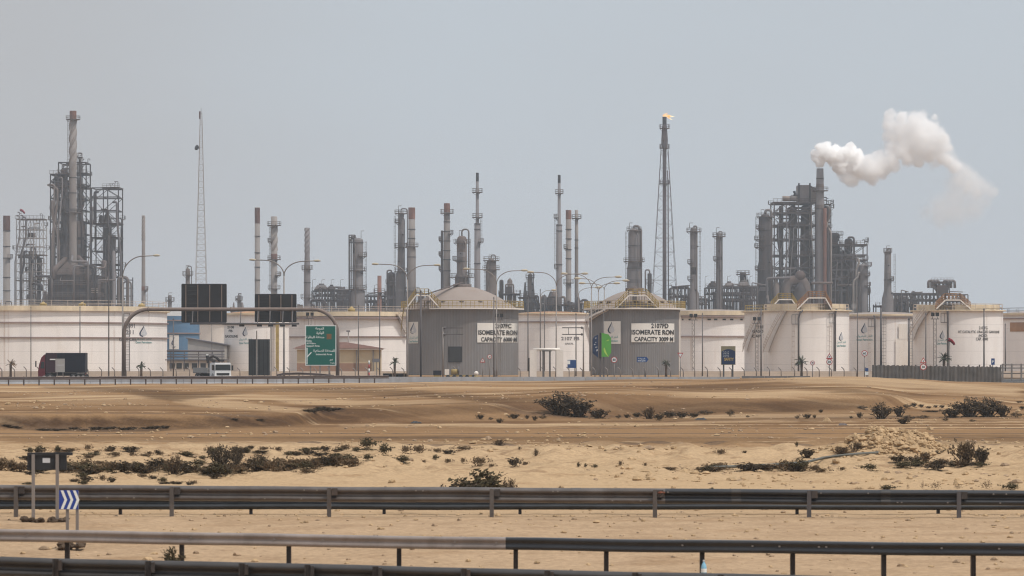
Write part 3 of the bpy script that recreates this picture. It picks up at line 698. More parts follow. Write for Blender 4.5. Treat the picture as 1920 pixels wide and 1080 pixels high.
row([(1610, 918, 26, 8), (1665, 918, 44, 11), (1702, 917, 6, 14), (1730, 918, 8, 20), (1755, 918, 28, 18), (1795, 918, 18, 13), (1850, 919, 30, 22), (1895, 919, 44, 16), (1050, 916, 8, 8), (1155, 917, 14, 6), (1335, 918, 10, 7)],
    'tuft of dry scrub peeping over the double-wave guard rail', 'tufts behind the guard rail', (1, 4))
band = []
for i in range(84):
    px = 664 * (i / 83) + rb.uniform(-8, 8); yb = interp([(0, 884), (120, 882), (220, 886), (300, 884), (400, 888), (560, 880), (670, 872)], px)
    band.append((px, yb + rb.uniform(-3, 3), rb.uniform(28, 52), rb.uniform(12, 25)))
for i in range(16): band.append((rb.uniform(0, 420), rb.uniform(893, 912), rb.uniform(16, 40), rb.uniform(7, 16)))
for i in range(26): band.append((rb.uniform(60, 640), rb.uniform(872, 892), rb.uniform(36, 70), rb.uniform(9, 16)))
row(band, 'brown scrub shrub in the long band beside the dark sign board', 'scrub band shrubs', (0, 1, 2, 2))
top = [(rb.uniform(0, 650), rb.uniform(844, 856), rb.uniform(12, 34), rb.uniform(7, 14)) for i in range(34)]
top += [(rb.uniform(0, 650), rb.uniform(842, 862), rb.uniform(24, 52), rb.uniform(6, 11)) for i in range(26)]
row(top, 'small scrub on the sand ridge above the long scrub band', 'ridge shrubs', (0, 1, 2))
row([(70 + 18 * k_ + rb.uniform(-8, 8), 808 - .012 * 18 * k_ + rb.uniform(-2, 1), rb.uniform(18, 42), rb.uniform(4, 8)) for k_ in range(14)] + [(12, 803, 26, 5), (28, 806, 30, 5), (440, 792, 18, 5), (488, 797, 20, 5)], 'flat dark scrub along the toe of the eroded bank', 'bank toe scrub', (0,))
row([(wx_, 768 + rb.uniform(-1, 6), rb.uniform(18, 36), rb.uniform(5, 9)) for wx_ in (576, 586, 596, 604, 612, 622, 632)], 'dark dry scrub patch on the slope of the bank', 'slope scrub', (0,))
# rubbish scattered on the sand
for (px, py, w, h, m, lab, nm, cat) in [(780, 795, 22, 4, 'plastic_dark', 'flat black strip of rubbish on the graded sand', 'rubbish_strip', 'rubbish'),
        (1314, 788, 22, 4, 'plastic_dark', 'dark plank lying by the bank foot track', 'old_plank', 'plank'), (1550, 792, 16, 8, 'rock', 'crumpled pale sack on the track beyond the rubble', 'old_sack', 'rubbish'),
        (1580, 798, 18, 4, 'column_brown', 'bent brown metal sheet lying beside the pale sack', 'scrap_sheet', 'scrap')]:
    d = ground_d(px, py); s = d / F; x = wx(px, d); b = MB(); n = 7; vs = []; rr = random.Random(px)
    for j in range(5):
        for i in range(n + 1):
            u = i / n * 2 - 1; v = j / 4 * 2 - 1
            vs.append((u * w * s / 2 * rr.uniform(.8, 1.1), v * .22, h * s * max(0, 1 - u ** 4) * max(0, 1 - v ** 4) * rr.uniform(.5, 1.2) + .02))
    fs = [(j * (n + 1) + i, j * (n + 1) + i + 1, (j + 1) * (n + 1) + i + 1, (j + 1) * (n + 1) + i) for j in range(4) for i in range(n)]
    b.add(vs, fs); o = b.build(nm, m, loc=(x, d, ground_z(x, d))); tag(o, lab, cat)
# ------------------------------------------------------------ storage tanks
class Px:
    """pixel ruler at one depth: local metres from the thing's base"""
    def __init__(s, px0, d, z0=GZ, y0=0.0): s.px0, s.d, s.s, s.z0 = px0, d, d / F, z0
    def x(s, px): return (px - s.px0) * s.s
    def z(s, py): return wz(py, s.d) - s.z0
    def w(s, n): return n * s.s
    def loc(s): return (wx(s.px0, s.d), s.d, s.z0)
def drop_logo(mb, u, px, py, hpx, wrapf, thick=.3):
    """water-drop outline: heavy on one side, open on the other"""
    h = u.w(hpx); x0 = u.x(px); z0 = u.z(py)
    def outline(t):
        a = t * 2 * PI; r = .5
        if 0.25 <= t <= .75: pass
        x = .33 * math.sin(a) * (1 - .0); z = -.5 + .33 + .33 * -math.cos(a)
        return x, z
    L = []
    # from the tip down one side
    side = [(0.02, .52), (-.06, .34), (-.17, .14), (-.28, -.06), (-.33, -.22), (-.29, -.38), (-.18, -.48), (-.02, -.52)]
    inner = [(0.05, .50), (.01, .32), (-.07, .12), (-.16, -.06), (-.2, -.21), (-.17, -.33), (-.1, -.41), (.0, -.45)]
    vs = [(x0 + a * h, 0, z0 + b_ * h) for a, b_ in side] + [(x0 + a * h, 0, z0 + b_ * h) for a, b_ in inner]
    n = len(side); fs = [(i, i + 1, n + i + 1, n + i) for i in range(n - 1)]
    mb.add([wrapf(p) for p in vs], fs)
def drop_fill(mb, u, px, py, hpx, wrapf):
    h = u.w(hpx); x0 = u.x(px); z0 = u.z(py)
    pts = [(0.05, .44), (.13, .18), (.23, -.06), (.27, -.22), (.22, -.36), (.1, -.44), (-.06, -.4), (-.14, -.3), (-.16, -.18), (-.11, -.04), (-.03, .14)]
    c = (.05, -.15); vs = [(x0 + a * h, 0, z0 + b_ * h) for a, b_ in pts] + [(x0 + c[0] * h, 0, z0 + c[1] * h)]
    n = len(pts); mb.add([wrapf(p) for p in vs], [(i, (i + 1) % n, n) for i in range(n)])
def wrapper(r, off):
    def w(p):
        a = math.asin(max(-.999, min(.999, p[0] / r))); return (p[0], -(r + off) * math.cos(a), p[2])
    return w
def panel_on(mb, u, px0, px1, py0, py1, r, off, n=48):
    w = wrapper(r, off); vs = []
    for i in range(n + 1):
        x = lerp(u.x(px0), u.x(px1), i / n); vs += [w((x, 0, u.z(py1))), w((x, 0, u.z(py0)))]
    mb.add(vs, [(2 * i, 2 * i + 2, 2 * i + 3, 2 * i + 1) for i in range(n)])
def helical(t, u, r, px_a, py_a, px_b, py_b, name='staircase', m='stair_pale', n=16, width=1.1, front=True):
    """stair wound round the shell from (px_a, py_a) up to (px_b, py_b)"""
    a0 = math.asin(max(-.995, min(.995, u.x(px_a) / r))); a1 = math.asin(max(-.995, min(.995, u.x(px_b) / r)))
    b = MB()
    for rr_, off in ((r + .12, 0), (r + width, 0)):
        vs = []
        for i in range(n + 1):
            t_ = i / n; a = lerp(a0, a1, t_); z = lerp(u.z(py_a), u.z(py_b), t_)
            for q in (0, .32): vs += [(rr_ * math.sin(a), -rr_ * math.cos(a), z + q), ((rr_ + .05) * math.sin(a), -(rr_ + .05) * math.cos(a), z + q)]
        fs = []
        for i in range(n):
            o = 4 * i
            fs += [(o, o + 4, o + 6, o + 2), (o + 1, o + 3, o + 7, o + 5), (o + 2, o + 6, o + 7, o + 3), (o, o + 1, o + 5, o + 4)]
        b.add(vs, fs)
    st = b.build(name, m, t)
    tr = MB(); ns = n * 3
    for i in range(ns):
        t_ = (i + .5) / ns; a = lerp(a0, a1, t_); z = lerp(u.z(py_a), u.z(py_b), t_) + .15
        p = lambda q: (q * math.sin(a), -q * math.cos(a), z)
        tr.bar(p(r + .12), p(r + width), .28, .04)
    tr.build('treads', 'stair_pale', st)
    h = MB(); pr = None
    for i in range(n + 1):
        t_ = i / n; a = lerp(a0, a1, t_); z = lerp(u.z(py_a), u.z(py_b), t_) + .3; q = r + width
        p = Vector((q * math.sin(a), -q * math.cos(a), z)); h.bar(p, p + Vector((0, 0, 1)), .05)
        if pr is not None:
            for k in (.5, 1): h.bar(pr + Vector((0, 0, k)), p + Vector((0, 0, k)), .05)
        pr = p
    h.build('handrail', m, st); return st
def rim_railing(r, z, h=1.05, n=64, posts=True, mids=2, w=.07, a0=0, a1=2 * PI):
    b = MB(); pr = None
    for i in range(n + 1):
        a = lerp(a0, a1, i / n); p = Vector((r * math.cos(a), r * math.sin(a), z))
        if i < n or a1 - a0 < 6.28: b.bar(p, p + Vector((0, 0, h)), w)
        if pr is not None:
            for k in range(mids): b.bar(pr + Vector((0, 0, h * (k + 1) / mids)), p + Vector((0, 0, h * (k + 1) / mids)), w)
        pr = p
    return b
def tank(px, rpx, d, ytop, label, m='tank_white', lines=(), rim=None, roof='flat', roof_top=None, roof_mat='tank_roof', railing=None, group='storage tanks', ribs=False, rimh=8, n=72):
    u = Px(px, d); r = u.w(rpx); t = thing('storage_tank', label, 'storage tank', u.loc(), group=group)
    zt = u.z(ytop); sh = MB()
    if ribs:
        k = 120; prof = [(r, -.2), (r, zt)]; vs = []
        for (rr_, z) in prof:
            for i in range(k * 2):
                a = PI * i / k; q = rr_ + (.022 if i % 2 else -.008); vs.append((q * math.cos(a), q * math.sin(a), z))
        sh.add(vs, [(i, (i + 1) % (2 * k), 2 * k + (i + 1) % (2 * k), 2 * k + i) for i in range(2 * k)], False)
    else: sh.lathe([(r, -.2), (r, zt)], n=n, caps=False)
    sh.build('shell', m, t)
    rf = MB()
    if roof == 'flat': rf.lathe([(r + .02, zt - .02), (r * .5, zt + .06), (.01, zt + .1)], n=n, caps=False).build('roof', roof_mat, t)
    else:
        zr = u.z(roof_top); prof = []
        for i in range(11):
            q = i / 10; rr_ = (r * .985) * (1 - q) + .01; zz = zt + (zr - zt) * (1 - (rr_ / r) ** 1.75); prof.append((rr_, zz))
        rf.lathe(prof, n=n, caps=False).build('roof', roof_mat, t)
    if rim:
        MB().lathe([(r + .02, zt - u.w(rimh)), (r + .55, zt - u.w(rimh)), (r + .55, zt + .0), (r + .02, zt + .02)], n=n, caps=False, smooth=False).build('wind_girder', rim, t)
    for ly in lines:
        z = u.z(ly); MB().lathe([(r + .02, z - .11), (r + .3, z - .11), (r + .3, z + .11), (r + .02, z + .11)], n=n, caps=False, smooth=False).build('stiffening_ring', 'tank_line', t)
    if railing: rim_railing(r - .1, zt, n=max(24, int(r * 2))).build('railing', railing, t)
    t['radius'] = r
    return t, u, r
def letters(t, u, r, lines, m='ink_black', off=.03, bold=.03):
    b = MB()
    for (s_, px, py, hpx, wpx) in lines: put_text(b, s_, u.x(px), u.z(py), u.w(hpx), width=u.w(wpx) if wpx else None, bold=bold, wrap=(0, 0, r + off))
    return b.build('lettering', m, t)
def logo(t, u, r, px, py, hpx, off=.03, sub=None, py2=None, w2=26):
    b = MB(); drop_logo(b, u, px, py, hpx, wrapper(r, off)); b.build('drop_logo', 'ink_navy', t)
    b = MB(); drop_fill(b, u, px, py, hpx, wrapper(r, off)); b.build('drop_shade', 'logo_grey', t)
    if py2:
        b = MB(); put_text(b, 'ﻝﻭﺮﺘﺒﻠﻟ ﺮﻄﻗ', u.x(px), u.z(py2), u.w(4), width=u.w(w2), wrap=(0, 0, r + off), bold=.01)
        put_text(b, 'Qatar Petroleum', u.x(px), u.z(py2 + 7), u.w(3.6), width=u.w(w2), wrap=(0, 0, r + off), bold=.03); b.build('lettering', 'ink_teal', t)
def foam_pipe(t, u, r, px, ytop, ybot=702, hook=8, m='pole_dark', ladder=True):
    w = wrapper(r, .45); b = MB(); zt = u.z(ytop)
    p0 = w((u.x(px), 0, -.1)); p1 = w((u.x(px), 0, zt - .9)); p2 = w((u.x(px + hook * .3), 0, zt)); p3 = w((u.x(px + hook), 0, zt + .5))
    b.tube([p0, p1, p2, p3], .16, 8); f = b.build('foam_pipe', m, t)
    c = MB(); x0, x1 = u.x(px - 12), u.x(px); za, zb = zt - .3, zt - 1.9
    for z in (za, zb): c.bar(w((x0, 0, z)), w((x1, 0, z)), .09)
    c.bar(w((x0, 0, za)), w((x0, 0, zb)), .08); c.bar(w(((x0 + x1) / 2, 0, za)), w(((x0 + x1) / 2, 0, zb)), .06); c.build('pipe_bracket', m, t)
    if ladder:
        l = MB(); 
        for px_ in (px - 12, px - 7): l.bar(w((u.x(px_), 0, .2)), w((u.x(px_), 0, zb)), .06)
        k = 0
        while .4 + k * .9 < zb: l.bar(w((u.x(px - 12), 0, .4 + k * .9)), w((u.x(px - 7), 0, .4 + k * .9)), .05); k += 1
        l.build('ladder', 'stair_pale', t)
def access_frame(t, u, r, pxs, ys, m='paint_white', ym='rail_yellow', front=.96):
    """raised gauging platform over the rim: pale trapezoid stringers, yellow handrails"""
    (xa, xb, xc, xd) = [u.x(p) for p in pxs]; (zl, zh) = [u.z(y) for y in ys]; y0 = -r * front
    b = MB(); w = .2
    for yy in (y0, y0 + 1.2):
        b.bar((xa, yy, zl), (xb, yy, zh), w); b.bar((xb, yy, zh), (xc, yy, zh), w); b.bar((xc, yy, zh), (xd, yy, zl), w)
    f = b.build('access_bridge', m, t)
    d_ = MB(); d_.box(xb, xc, y0 + .1, y0 + 1.1, zh - .02, zh + .06)
    k = 9
    for (p, q) in (((xa, zl), (xb, zh)), ((xd, zl), (xc, zh))):
        for i in range(k):
            tt = (i + .5) / k; d_.cbox(lerp(p[0], q[0], tt), y0 + .6, lerp(p[1], q[1], tt), .35, 1.0, .06)
    d_.build('treads', 'deck_steel', f)
    h = MB()
    for yy in (y0 - .02, y0 + 1.22):
        h.handrail([(xa, yy, zl), (xb, yy, zh), (xc, yy, zh), (xd, yy, zl)], 1.15, .09, .7, 2)
    h.build('handrail', ym, f)
    g = MB()
    for i in range(12):
        x = lerp(xb, xc, i / 11); g.bar((x, y0 + .5, zl - .4), (x, y0 + .5, zh), .08)
    for i in range(5):
        for (p, q) in ((xa, xb), (xd, xc)):
            x = lerp(p, q, (i + 1) / 6); g.bar((x, y0 + .5, zl - .3), (x, y0 + .5, lerp(zl, zh, (i + 1) / 6)), .08)
    g.build('props', 'column_brown', f)

# far row, beige-white
t, u, r = tank(45, 267, 640, 577, 'huge white tank behind the container truck, longest wall of all', lines=(607, 634), rim='tank_rim', railing='stair_pale', rimh=9)
letters(t, u, r, [('2091', 263, 616, 7.5, 14), ('211', 262, 627.5, 7.5, 12), ('GAS OIL', 259, 640, 5.5, 28)], 'ink_grey', bold=.02)
logo(t, u, r, 283, 622, 20, sub=1, py2=637, w2=24)
b = MB(); w = wrapper(r, .3); px = 257
for p_ in (253, 262): b.bar(w((u.x(p_), 0, .1)), w((u.x(p_), 0, u.z(590))), .09)
for k in range(24): b.bar(w((u.x(253), 0, .6 + k * .5)), w((u.x(262), 0, .6 + k * .5)), .05)
b.build('ladder', 'steel_grey', t)
for px in (117, 183, 278): MB().lathe([(.75, u.z(577)), (.7, u.z(573.5)), (.05, u.z(569.5))], u.x(px), -math.sqrt(max(0, (r - 1.2) ** 2 - u.x(px) ** 2)), 10).build('roof_vent', 'rail_yellow', t)
t, u, r = tank(331, 43, 700, 593, 'blue tank with grey cone roof, squeezed between two white ones', 'tank_blue', lines=(601, 625), roof='dome', roof_top=583, roof_mat='grey_roof')
b = MB(); panel_on(b, u, 322, 340, 628, 655, r, .1); b.build('name_panel', 'panel_white', t)
b = MB(); drop_logo(b, u, 331, 640, 15, wrapper(r, .2)); put_text(b, 'QP', u.x(331), u.z(652.5), u.w(3), wrap=(0, 0, r + .2)); b.build('drop_logo', 'ink_navy', t)
t, u, r = tank(428, 70, 760, 599, 'pinkish tank half hidden behind grey sheds', 'tank_cream', lines=(606,), roof='dome', roof_top=592, roof_mat='roof_rust')
t, u, r = tank(481, 61, 610, 588, 'white tank behind the upright dark grey boards', lines=(608,), rim='tank_rim', rimh=3, roof='dome', roof_top=583, roof_mat='roof_rust')
letters(t, u, r, [('2108', 436, 616, 4.5, 14), ('FB', 436, 623, 4.5, 8), ('GASOLINE', 437, 633, 4.5, 27)]); logo(t, u, r, 465, 622, 17, sub=1, py2=638, w2=24)
b = MB()
for px in (524,): b.box(u.x(px) - .3, u.x(px) + .3, -r * .62 - 2.2, -r * .62 - 1.6, 0, u.z(590))
b.build('yellow_riser', 'rail_yellow', t)
t, u, r = tank(665, 128, 640, 586, 'broad white tank behind the green road sign and the gatehouse', lines=(632,), rim='tank_rim', railing='stair_pale')
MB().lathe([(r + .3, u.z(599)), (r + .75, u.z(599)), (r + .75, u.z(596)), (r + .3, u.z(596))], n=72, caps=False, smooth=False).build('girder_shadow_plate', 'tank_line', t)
helical(t, u, r, 762, 628, 744, 592, n=12)
MB().lathe([(.75, u.z(586)), (.7, u.z(581)), (.05, u.z(576))], u.x(665), -r + 1.2, 10).build('roof_vent', 'rail_yellow', t)
t, u, r = tank(1038, 78, 650, 588, 'white tank standing between the two grey domed ones', lines=(604,), rim='tank_rim', rimh=2, roof='dome', roof_top=584, roof_mat='roof_rust')
letters(t, u, r, [('2107 FB', 1068, 638, 6, 34), ('GASOIL', 1066, 646, 3, 16)], 'ink_grey')
helical(t, u, r, 1110, 660, 1096, 600, n=12)
t, u, r = tank(1330, 92, 655, 584, 'white tank with dark dashes under its rim, beyond the billboard', lines=(631,), rim='tank_rim', roof='dome', roof_top=580, roof_mat='tank_roof')
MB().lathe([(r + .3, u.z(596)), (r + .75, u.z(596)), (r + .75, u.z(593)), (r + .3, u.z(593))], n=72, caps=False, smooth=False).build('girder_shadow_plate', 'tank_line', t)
b = MB(); w = wrapper(r, .08)
for px in (1276, 1288, 1324, 1336, 1352, 1366, 1384):
    p = w((u.x(px), 0, u.z(600))); b.cbox(p[0], p[1], p[2], u.w(6 if px > 1300 else 3), .1, u.w(2.6))
b.build('vents', 'ink_black', t)
t, u, r = tank(1655, 92, 660, 590, 'white tank between the twin bridge tanks and the one with a windsock', lines=(597,), rim='tank_rim', rimh=3, roof='dome', roof_top=585, roof_mat='tank_roof')
logo(t, u, r, 1612, 616, 19, py2=632, w2=28); foam_pipe(t, u, r, 1630, 596, hook=-2)
b = MB(); panel_on(b, u, 1668, 1700, 635, 697, r, .25); panel_on(b, u, 1674, 1690, 608, 636, r, .3); b.build('primer_patch', 'tank_cream', t)
for p0 in (1641, 1695):
    b = MB()
    for p_ in (p0, p0 + 5, p0 + 9): b.bar(wrapper(r, .5)((u.x(p_), 0, .1)), wrapper(r, .5)((u.x(p_), 0, u.z(597))), .07)
    for k in range(18): b.bar(wrapper(r, .5)((u.x(p0), 0, .6 + k * .7)), wrapper(r, .5)((u.x(p0 + 9), 0, .6 + k * .7)), .05)
    b.build('ladder', 'steel_grey', t)
t, u, r = tank(1962, 90, 640, 588, 'last white tank, cut off by the edge of the picture', lines=(598,), rim='tank_rim', rimh=3, roof='dome', roof_top=582, roof_mat='tank_roof', railing='steel_grey')
b = MB(); panel_on(b, u, 1886, 1925, 605, 622, r, .2); b.build('primer_patch', 'roof_rust', t)
b = MB(); put_text(b, 'QP', u.x(1917), u.z(654), u.w(5), wrap=(0, 0, r + .1)); b.build('lettering', 'ink_teal', t)
# grey clad domed pair
def grey_tank(px, label, pan, txt, lg, apex, bridge, cap, left_rail):
    t, u, r = tank(px, 105 if px < 1000 else 85, 560, 581, label, 'fence_grey_tank', roof='dome', roof_top=apex, ribs=True, group='grey domed tanks', n=72)
    zt = u.z(581)
    MB().lathe([(r - .2, zt), (r + 1.0, zt), (r + 1.0, zt + .22), (r - .2, zt + .24)], n=72, caps=False, smooth=False).build('rim_walkway', 'paint_white', t)
    rim_railing(r + .9, zt + .2, 1.25, 88, mids=3, w=.085).build('railing', 'rail_yellow', t)
    access_frame(t, u, r, bridge, (580, 556), front=1.0)
    x0 = u.x(apex_px[px]); b = MB(); b.lathe([(1.6, u.z(apex) - .5), (1.6, u.z(apex) + .3)], n=16); 
    b.build('roof_hatch', 'column_brown', t)
    # walkway up the roof slope to the apex
    w_ = MB(); a = Vector((u.x((bridge[1] + bridge[2]) / 2), -r * .9, u.z(556))); c = Vector((0, 0, u.z(apex) + .6)); w_.bar(a, c, .7, .08); k = w_.build('roof_stair', 'deck_steel', t)
    b = MB(); panel_on(b, u, *pan, r, .14); b.build('name_panel', 'panel_white', t)
    letters(t, u, r, txt, off=.165, bold=.03)
    b = MB(); panel_on(b, u, *lg[0], r, .14); b.build('logo_panel', 'panel_white', t); logo(t, u, r, *lg[1], off=.165, py2=lg[2], w2=lg[3])
    for k in range(7):
        a = -PI / 2 + (k - 3) * .42; MB().lathe([(.3, u.z(575)), (.3, u.z(568)), (.55, u.z(567)), (.05, u.z(564))], math.cos(a) * r * .78, math.sin(a) * r * .78, 10).build('roof_vent', 'column_brown', t)
    return t, u, r
mat('fence_grey_tank', (0.2, 0.19, 0.187), 0.5, metal=0.0, var=0.07, scale=0.25, streak=0.12, dirt=(0.2, 0.15, 0.12), dirt_amt=0.35)
apex_px = {867: 867, 1190: 1190}
t, u, r = grey_tank(867, 'grey ribbed tank with beige dome and a blind window, capacity board on its sunny side', (896, 971, 606.5, 642.5),
    [('2107FC', 944, 615.5, 8, 30), ('ISOMERATE RON', 934, 628, 8.2, 72), ('CAPACITY 6000 M', 936, 640.5, 7.6, 66)], ((767, 786, 604, 644), (777, 616, 21), 635, 17), 536, (765, 783, 806, 828), None, None)
b = MB(); panel_on(b, u, 842, 868, 650, 679, r, .1); b.build('blind_window', 'ink_black', t)
b = MB(); panel_on(b, u, 845.5, 865, 652, 677.5, r, .16); b.build('window_pane', 'board_grey', t)
helical(t, u, r, 764, 632, 770, 584, m='rail_yellow', n=10)
t, u, r = grey_tank(1190, 'smaller grey ribbed tank with beige dome, standing by the blue and green hoarding', (1180.5, 1262, 607, 642),
    [('2107FD', 1234, 615.5, 8, 33), ('ISOMERATE RON', 1221, 627.5, 8.4, 80), ('CAPACITY 3009 M', 1223, 640, 7.8, 74)], ((1129, 1161, 603, 645), (1144, 615, 21), 634, 24), 543, (1152, 1176, 1208, 1231), None, None)
helical(t, u, r, 1108, 604, 1140, 583, n=8, m='paint_white')
b = MB(); x0, x1 = u.x(1262), u.x(1275); b.box(x0, x1, -2.2, 2.2, -.1, u.z(586)); b.build('cream_upright', 'tank_cream', t)  # plain cream upright box along the edge of the smaller grey tank
# twin tanks with pale bridges
t, u, r = tank(1478, 82, 600, 583, 'white tank with stained helical stair, set behind its twin', rim='tank_rim', rimh=3, railing='rail_yellow', group='twin bridge tanks')
helical(t, u, r, 1400, 660, 1426, 590, n=14, width=1.0); letters(t, u, r, [('2107 FL', 1427, 616, 5, 22), ('GASOLINE', 1424, 624, 5, 34), ('CAP. 7300', 1424, 633, 5, 34)], bold=.03)
access_frame(t, u, r, (1440, 1454, 1478, 1488), (578, 563), m='tank_cream')
t, u, r = tank(1512, 80, 560, 582, 'white tank with broad bridge over its rim and foam pipes down its face', rim='tank_rim', rimh=2, railing='stair_pale', group='twin bridge tanks')
MB().lathe([(r - .6, u.z(582)), (r - .6, u.z(571))], n=72, caps=False).build('roof_curb', 'tank_rim', t)
helical(t, u, r, 1440, 662, 1470, 586, n=16, width=1.3); access_frame(t, u, r, (1488, 1509, 1540, 1552), (581, 560), m='tank_cream', ym='roof_rust')
foam_pipe(t, u, r, 1490, 588); foam_pipe(t, u, r, 1559, 586, hook=3); logo(t, u, r, 1572, 631, 16, py2=643, w2=19)
t, u, r = tank(1796, 84, 555, 582, 'white tank with a long product name beside the red windsock', rim='tank_rim', rimh=2, railing='stair_pale', group='storage tanks')
MB().lathe([(r - .6, u.z(582)), (r - .6, u.z(572))], n=72, caps=False).build('roof_curb', 'tank_rim', t)
letters(t, u, r, [('2107FG', 1832.5, 618, 5.2, 17), ('HT CATALYTIC CRACKED GASOLINE', 1826, 625, 4.6, 82), ('(HCCD)', 1832, 632, 4.8, 17), ('CAP. 6000', 1830, 638.5, 5, 24)], bold=.02)
logo(t, u, r, 1757, 628, 15, py2=639, w2=20); helical(t, u, r, 1713, 640, 1736, 586, n=12, width=1.2)
access_frame(t, u, r, (1745, 1762, 1789, 1808), (580, 564), m='tank_cream', ym='roof_rust')
foam_pipe(t, u, r, 1766, 585, hook=-2, ladder=False)

# sheds and pipe house between the blue and the pinkish tank
def shed(px0, px1, y0, y1, d, dep, label, slope, m='grey_roof', name='shed'):
    u = Px((px0 + px1) / 2, d); t = thing(name, label, 'shed', u.loc()); b = MB(); a, c = u.x(px0), u.x(px1); zl, zr = u.z(y0), u.z(y1)
    b.add([(a, 0, -.2), (c, 0, -.2), (c, 0, zr), (a, 0, zl), (a, dep, -.2), (c, dep, -.2), (c, dep, zr), (a, dep, zl)], [(0, 1, 2, 3), (5, 4, 7, 6), (1, 5, 6, 2), (4, 0, 3, 7)]); b.build('wall', m, t)
    r_ = MB(); r_.bar((a - .3, dep / 2, zl + .12), (c + .3, dep / 2, zr + .12), dep + .6, .2); r_.build('roof', 'steel_grey', t); return t, u
u_ = None
t, u = shed(352, 421, 635, 648, 600, 8, 'grey shed with sloping roof in front of the pinkish tank', 1)
t, u = shed(313, 420, 676, 676, 590, 6, 'low beige pipe house with a dark window row', 1, 'wall_beige', 'pipe_house')
for k, px in enumerate((318, 331, 344, 360, 376, 390)):
    b = MB(); b.box(u.x(px), u.x(px + 10), -.06, -.02, u.z(691), u.z(681)); b.build('window', 'board_grey', t)
u = Px(366, 585); t = thing('pipe_rack', 'low pipe bridge crossing above the beige pipe house', 'pipe rack', u.loc())
for (py, rr_) in ((658, .18), (665, .1), (669, .12)): MB().tube([(u.x(313), 0, u.z(py)), (u.x(421), 0, u.z(py))], rr_, 8).build('pipe', 'steel_grey', t)
for px in (320, 345, 372, 398, 416): MB().bar((u.x(px), .4, 0), (u.x(px), .4, u.z(656)), .16).build('leg', 'steel_grey', t)

# ------------------------------------------------------------ perimeter wall, fences
b = MB()
for (a, c) in ((-240, 762), (972, 1107), (1273, 1640), (1876, 2160)):
    d = 500; b.box(wx(a, d), wx(c, d), d, d + .25, GZ - .2, wz(696, d))
o = b.build('boundary_wall', 'wall_beige'); tag(o, 'low beige boundary wall running along the foot of the tanks', 'wall')
u = Px(800, 492); t = thing('security_fence', 'wire security fence on bent concrete posts along the tank farm', 'fence', u.loc())
px = -20; k = 0
rf = random.Random(3); bends = []
while px < 1640:
    if not (768 < px < 965 and rf.random() < .5):
        x = u.x(px); b = MB(); zt = u.z(691 + rf.uniform(-1, 1.5)); b.tube([(x, 0, -.1), (x, 0, zt - .35), (x - .08, 0, zt - .1), (x - .42, 0, zt + .22)], .085, 6); b.build('post', 'pole_galv', t)
    px += 23.5 + rf.uniform(-2, 2); k += 1
b = MB()
for py in (693.5, 697, 701): b.bar((u.x(-20), 0, u.z(py)), (u.x(1640), 0, u.z(py)), .02)
b.build('wires', 'pole_galv', t)
# concrete road barrier, in cast lengths
b = MB(); prof = [(0, -.3), (0, .12), (.16, .32), (.22, .98), (.40, .98), (.46, .32), (.62, .12), (.62, -.3)]
def barrier(pa, pc, y, ztop, m, label, n):
    b = MB(); xa, xc = wx(pa, y), wx(pc, y); L_ = (xc - xa) / n
    for i in range(n):
        a = xa + i * L_ + .02; c = xa + (i + 1) * L_ - .02; zo = ztop - .98; m_ = len(prof)
        vs = [(a, y + p, z + zo if z > -.2 else GZ - .6) for p, z in prof] + [(c, y + p, z + zo if z > -.2 else GZ - .6) for p, z in prof]
        b.add(vs, [(j, (j + 1) % m_, m_ + (j + 1) % m_, m_ + j) for j in range(m_)] + [tuple(range(m_ - 1, -1, -1)), tuple(range(m_, 2 * m_))])
    tag(b.build('road_barrier', m), label, 'barrier')
barrier(-120, 1388, 396, wz(706.5, 396), 'concrete_blue', 'long pale blue-grey concrete barrier beside the highway', 26)
barrier(1391, 1520, 396, wz(705, 396), 'fence_grey', 'shorter dark grey barrier continuing the pale concrete one', 3)
# highway guard rail
fdH = lambda px: 383.0
fzH = lambda px: wz(lerp(706.5, 704, max(0, px) / 727), 383)
hp = []; px = -70
while px < 728: hp.append(px); px += 28.6
rail('guard_rail', 'long highway guard rail on many posts before the concrete barrier', fdH, fzH, .36, [(-100, 729, 'far_rail')], hp, W_PROF, 'far_rail', .16, post_top=.03)
u = Px(590, 398); t = thing('guard_rail', 'short bent piece of guard rail under the green road sign', 'guard rail', u.loc())
b = rail_beam([(u.x(518), .6, u.z(702)), (u.x(530), .6, u.z(699)), (u.x(560), .6, u.z(698)), (u.x(600), .6, u.z(700)), (u.x(626), .6, u.z(703))], .3, W_PROF); b.build('beam', 'far_rail', t)
for px in (532, 560, 590, 618): MB().box(u.x(px) - .07, u.x(px) + .07, .7, .8, -.1, u.z(700)).build('post', 'far_rail', t)
# corrugated sheet fence
def sheet_fence():
    pa, pc = 1637, 1877; d = 402; u = Px(1757, d, .4); t = thing('sheet_fence', 'grey corrugated sheet fence before the tank with the windsock', 'fence', u.loc()); n = 190; vs = []
    for i in range(n + 1):
        px = lerp(pa, pc, i / n); y = .12 * (i % 2); zt = u.z(lerp(684.5, 688, i / n)) + .05 * math.sin(i * .9)
        vs += [(u.x(px), y, -.4), (u.x(px), y, zt), (u.x(px), y + .02, zt), (u.x(px), y + .02, -.4)]
    fs = [(4 * i + j, 4 * i + 4 + j, 4 * i + 4 + (j + 1) % 4, 4 * i + (j + 1) % 4) for i in range(n) for j in range(4)]
    b = MB(); b.add(vs, fs); b.build('sheeting', 'fence_sheet', t)
    for i in range(13):
        px = lerp(pa, pc, i / 12); MB().box(u.x(px) - .08, u.x(px) + .08, .16, .3, -.3, u.z(684)).build('post', 'pole_dark', t)
    b = MB(); b.bar((u.x(pa), .22, u.z(692)), (u.x(pc), .22, u.z(693)), .1); b.build('rail', 'pole_dark', t)
    return t
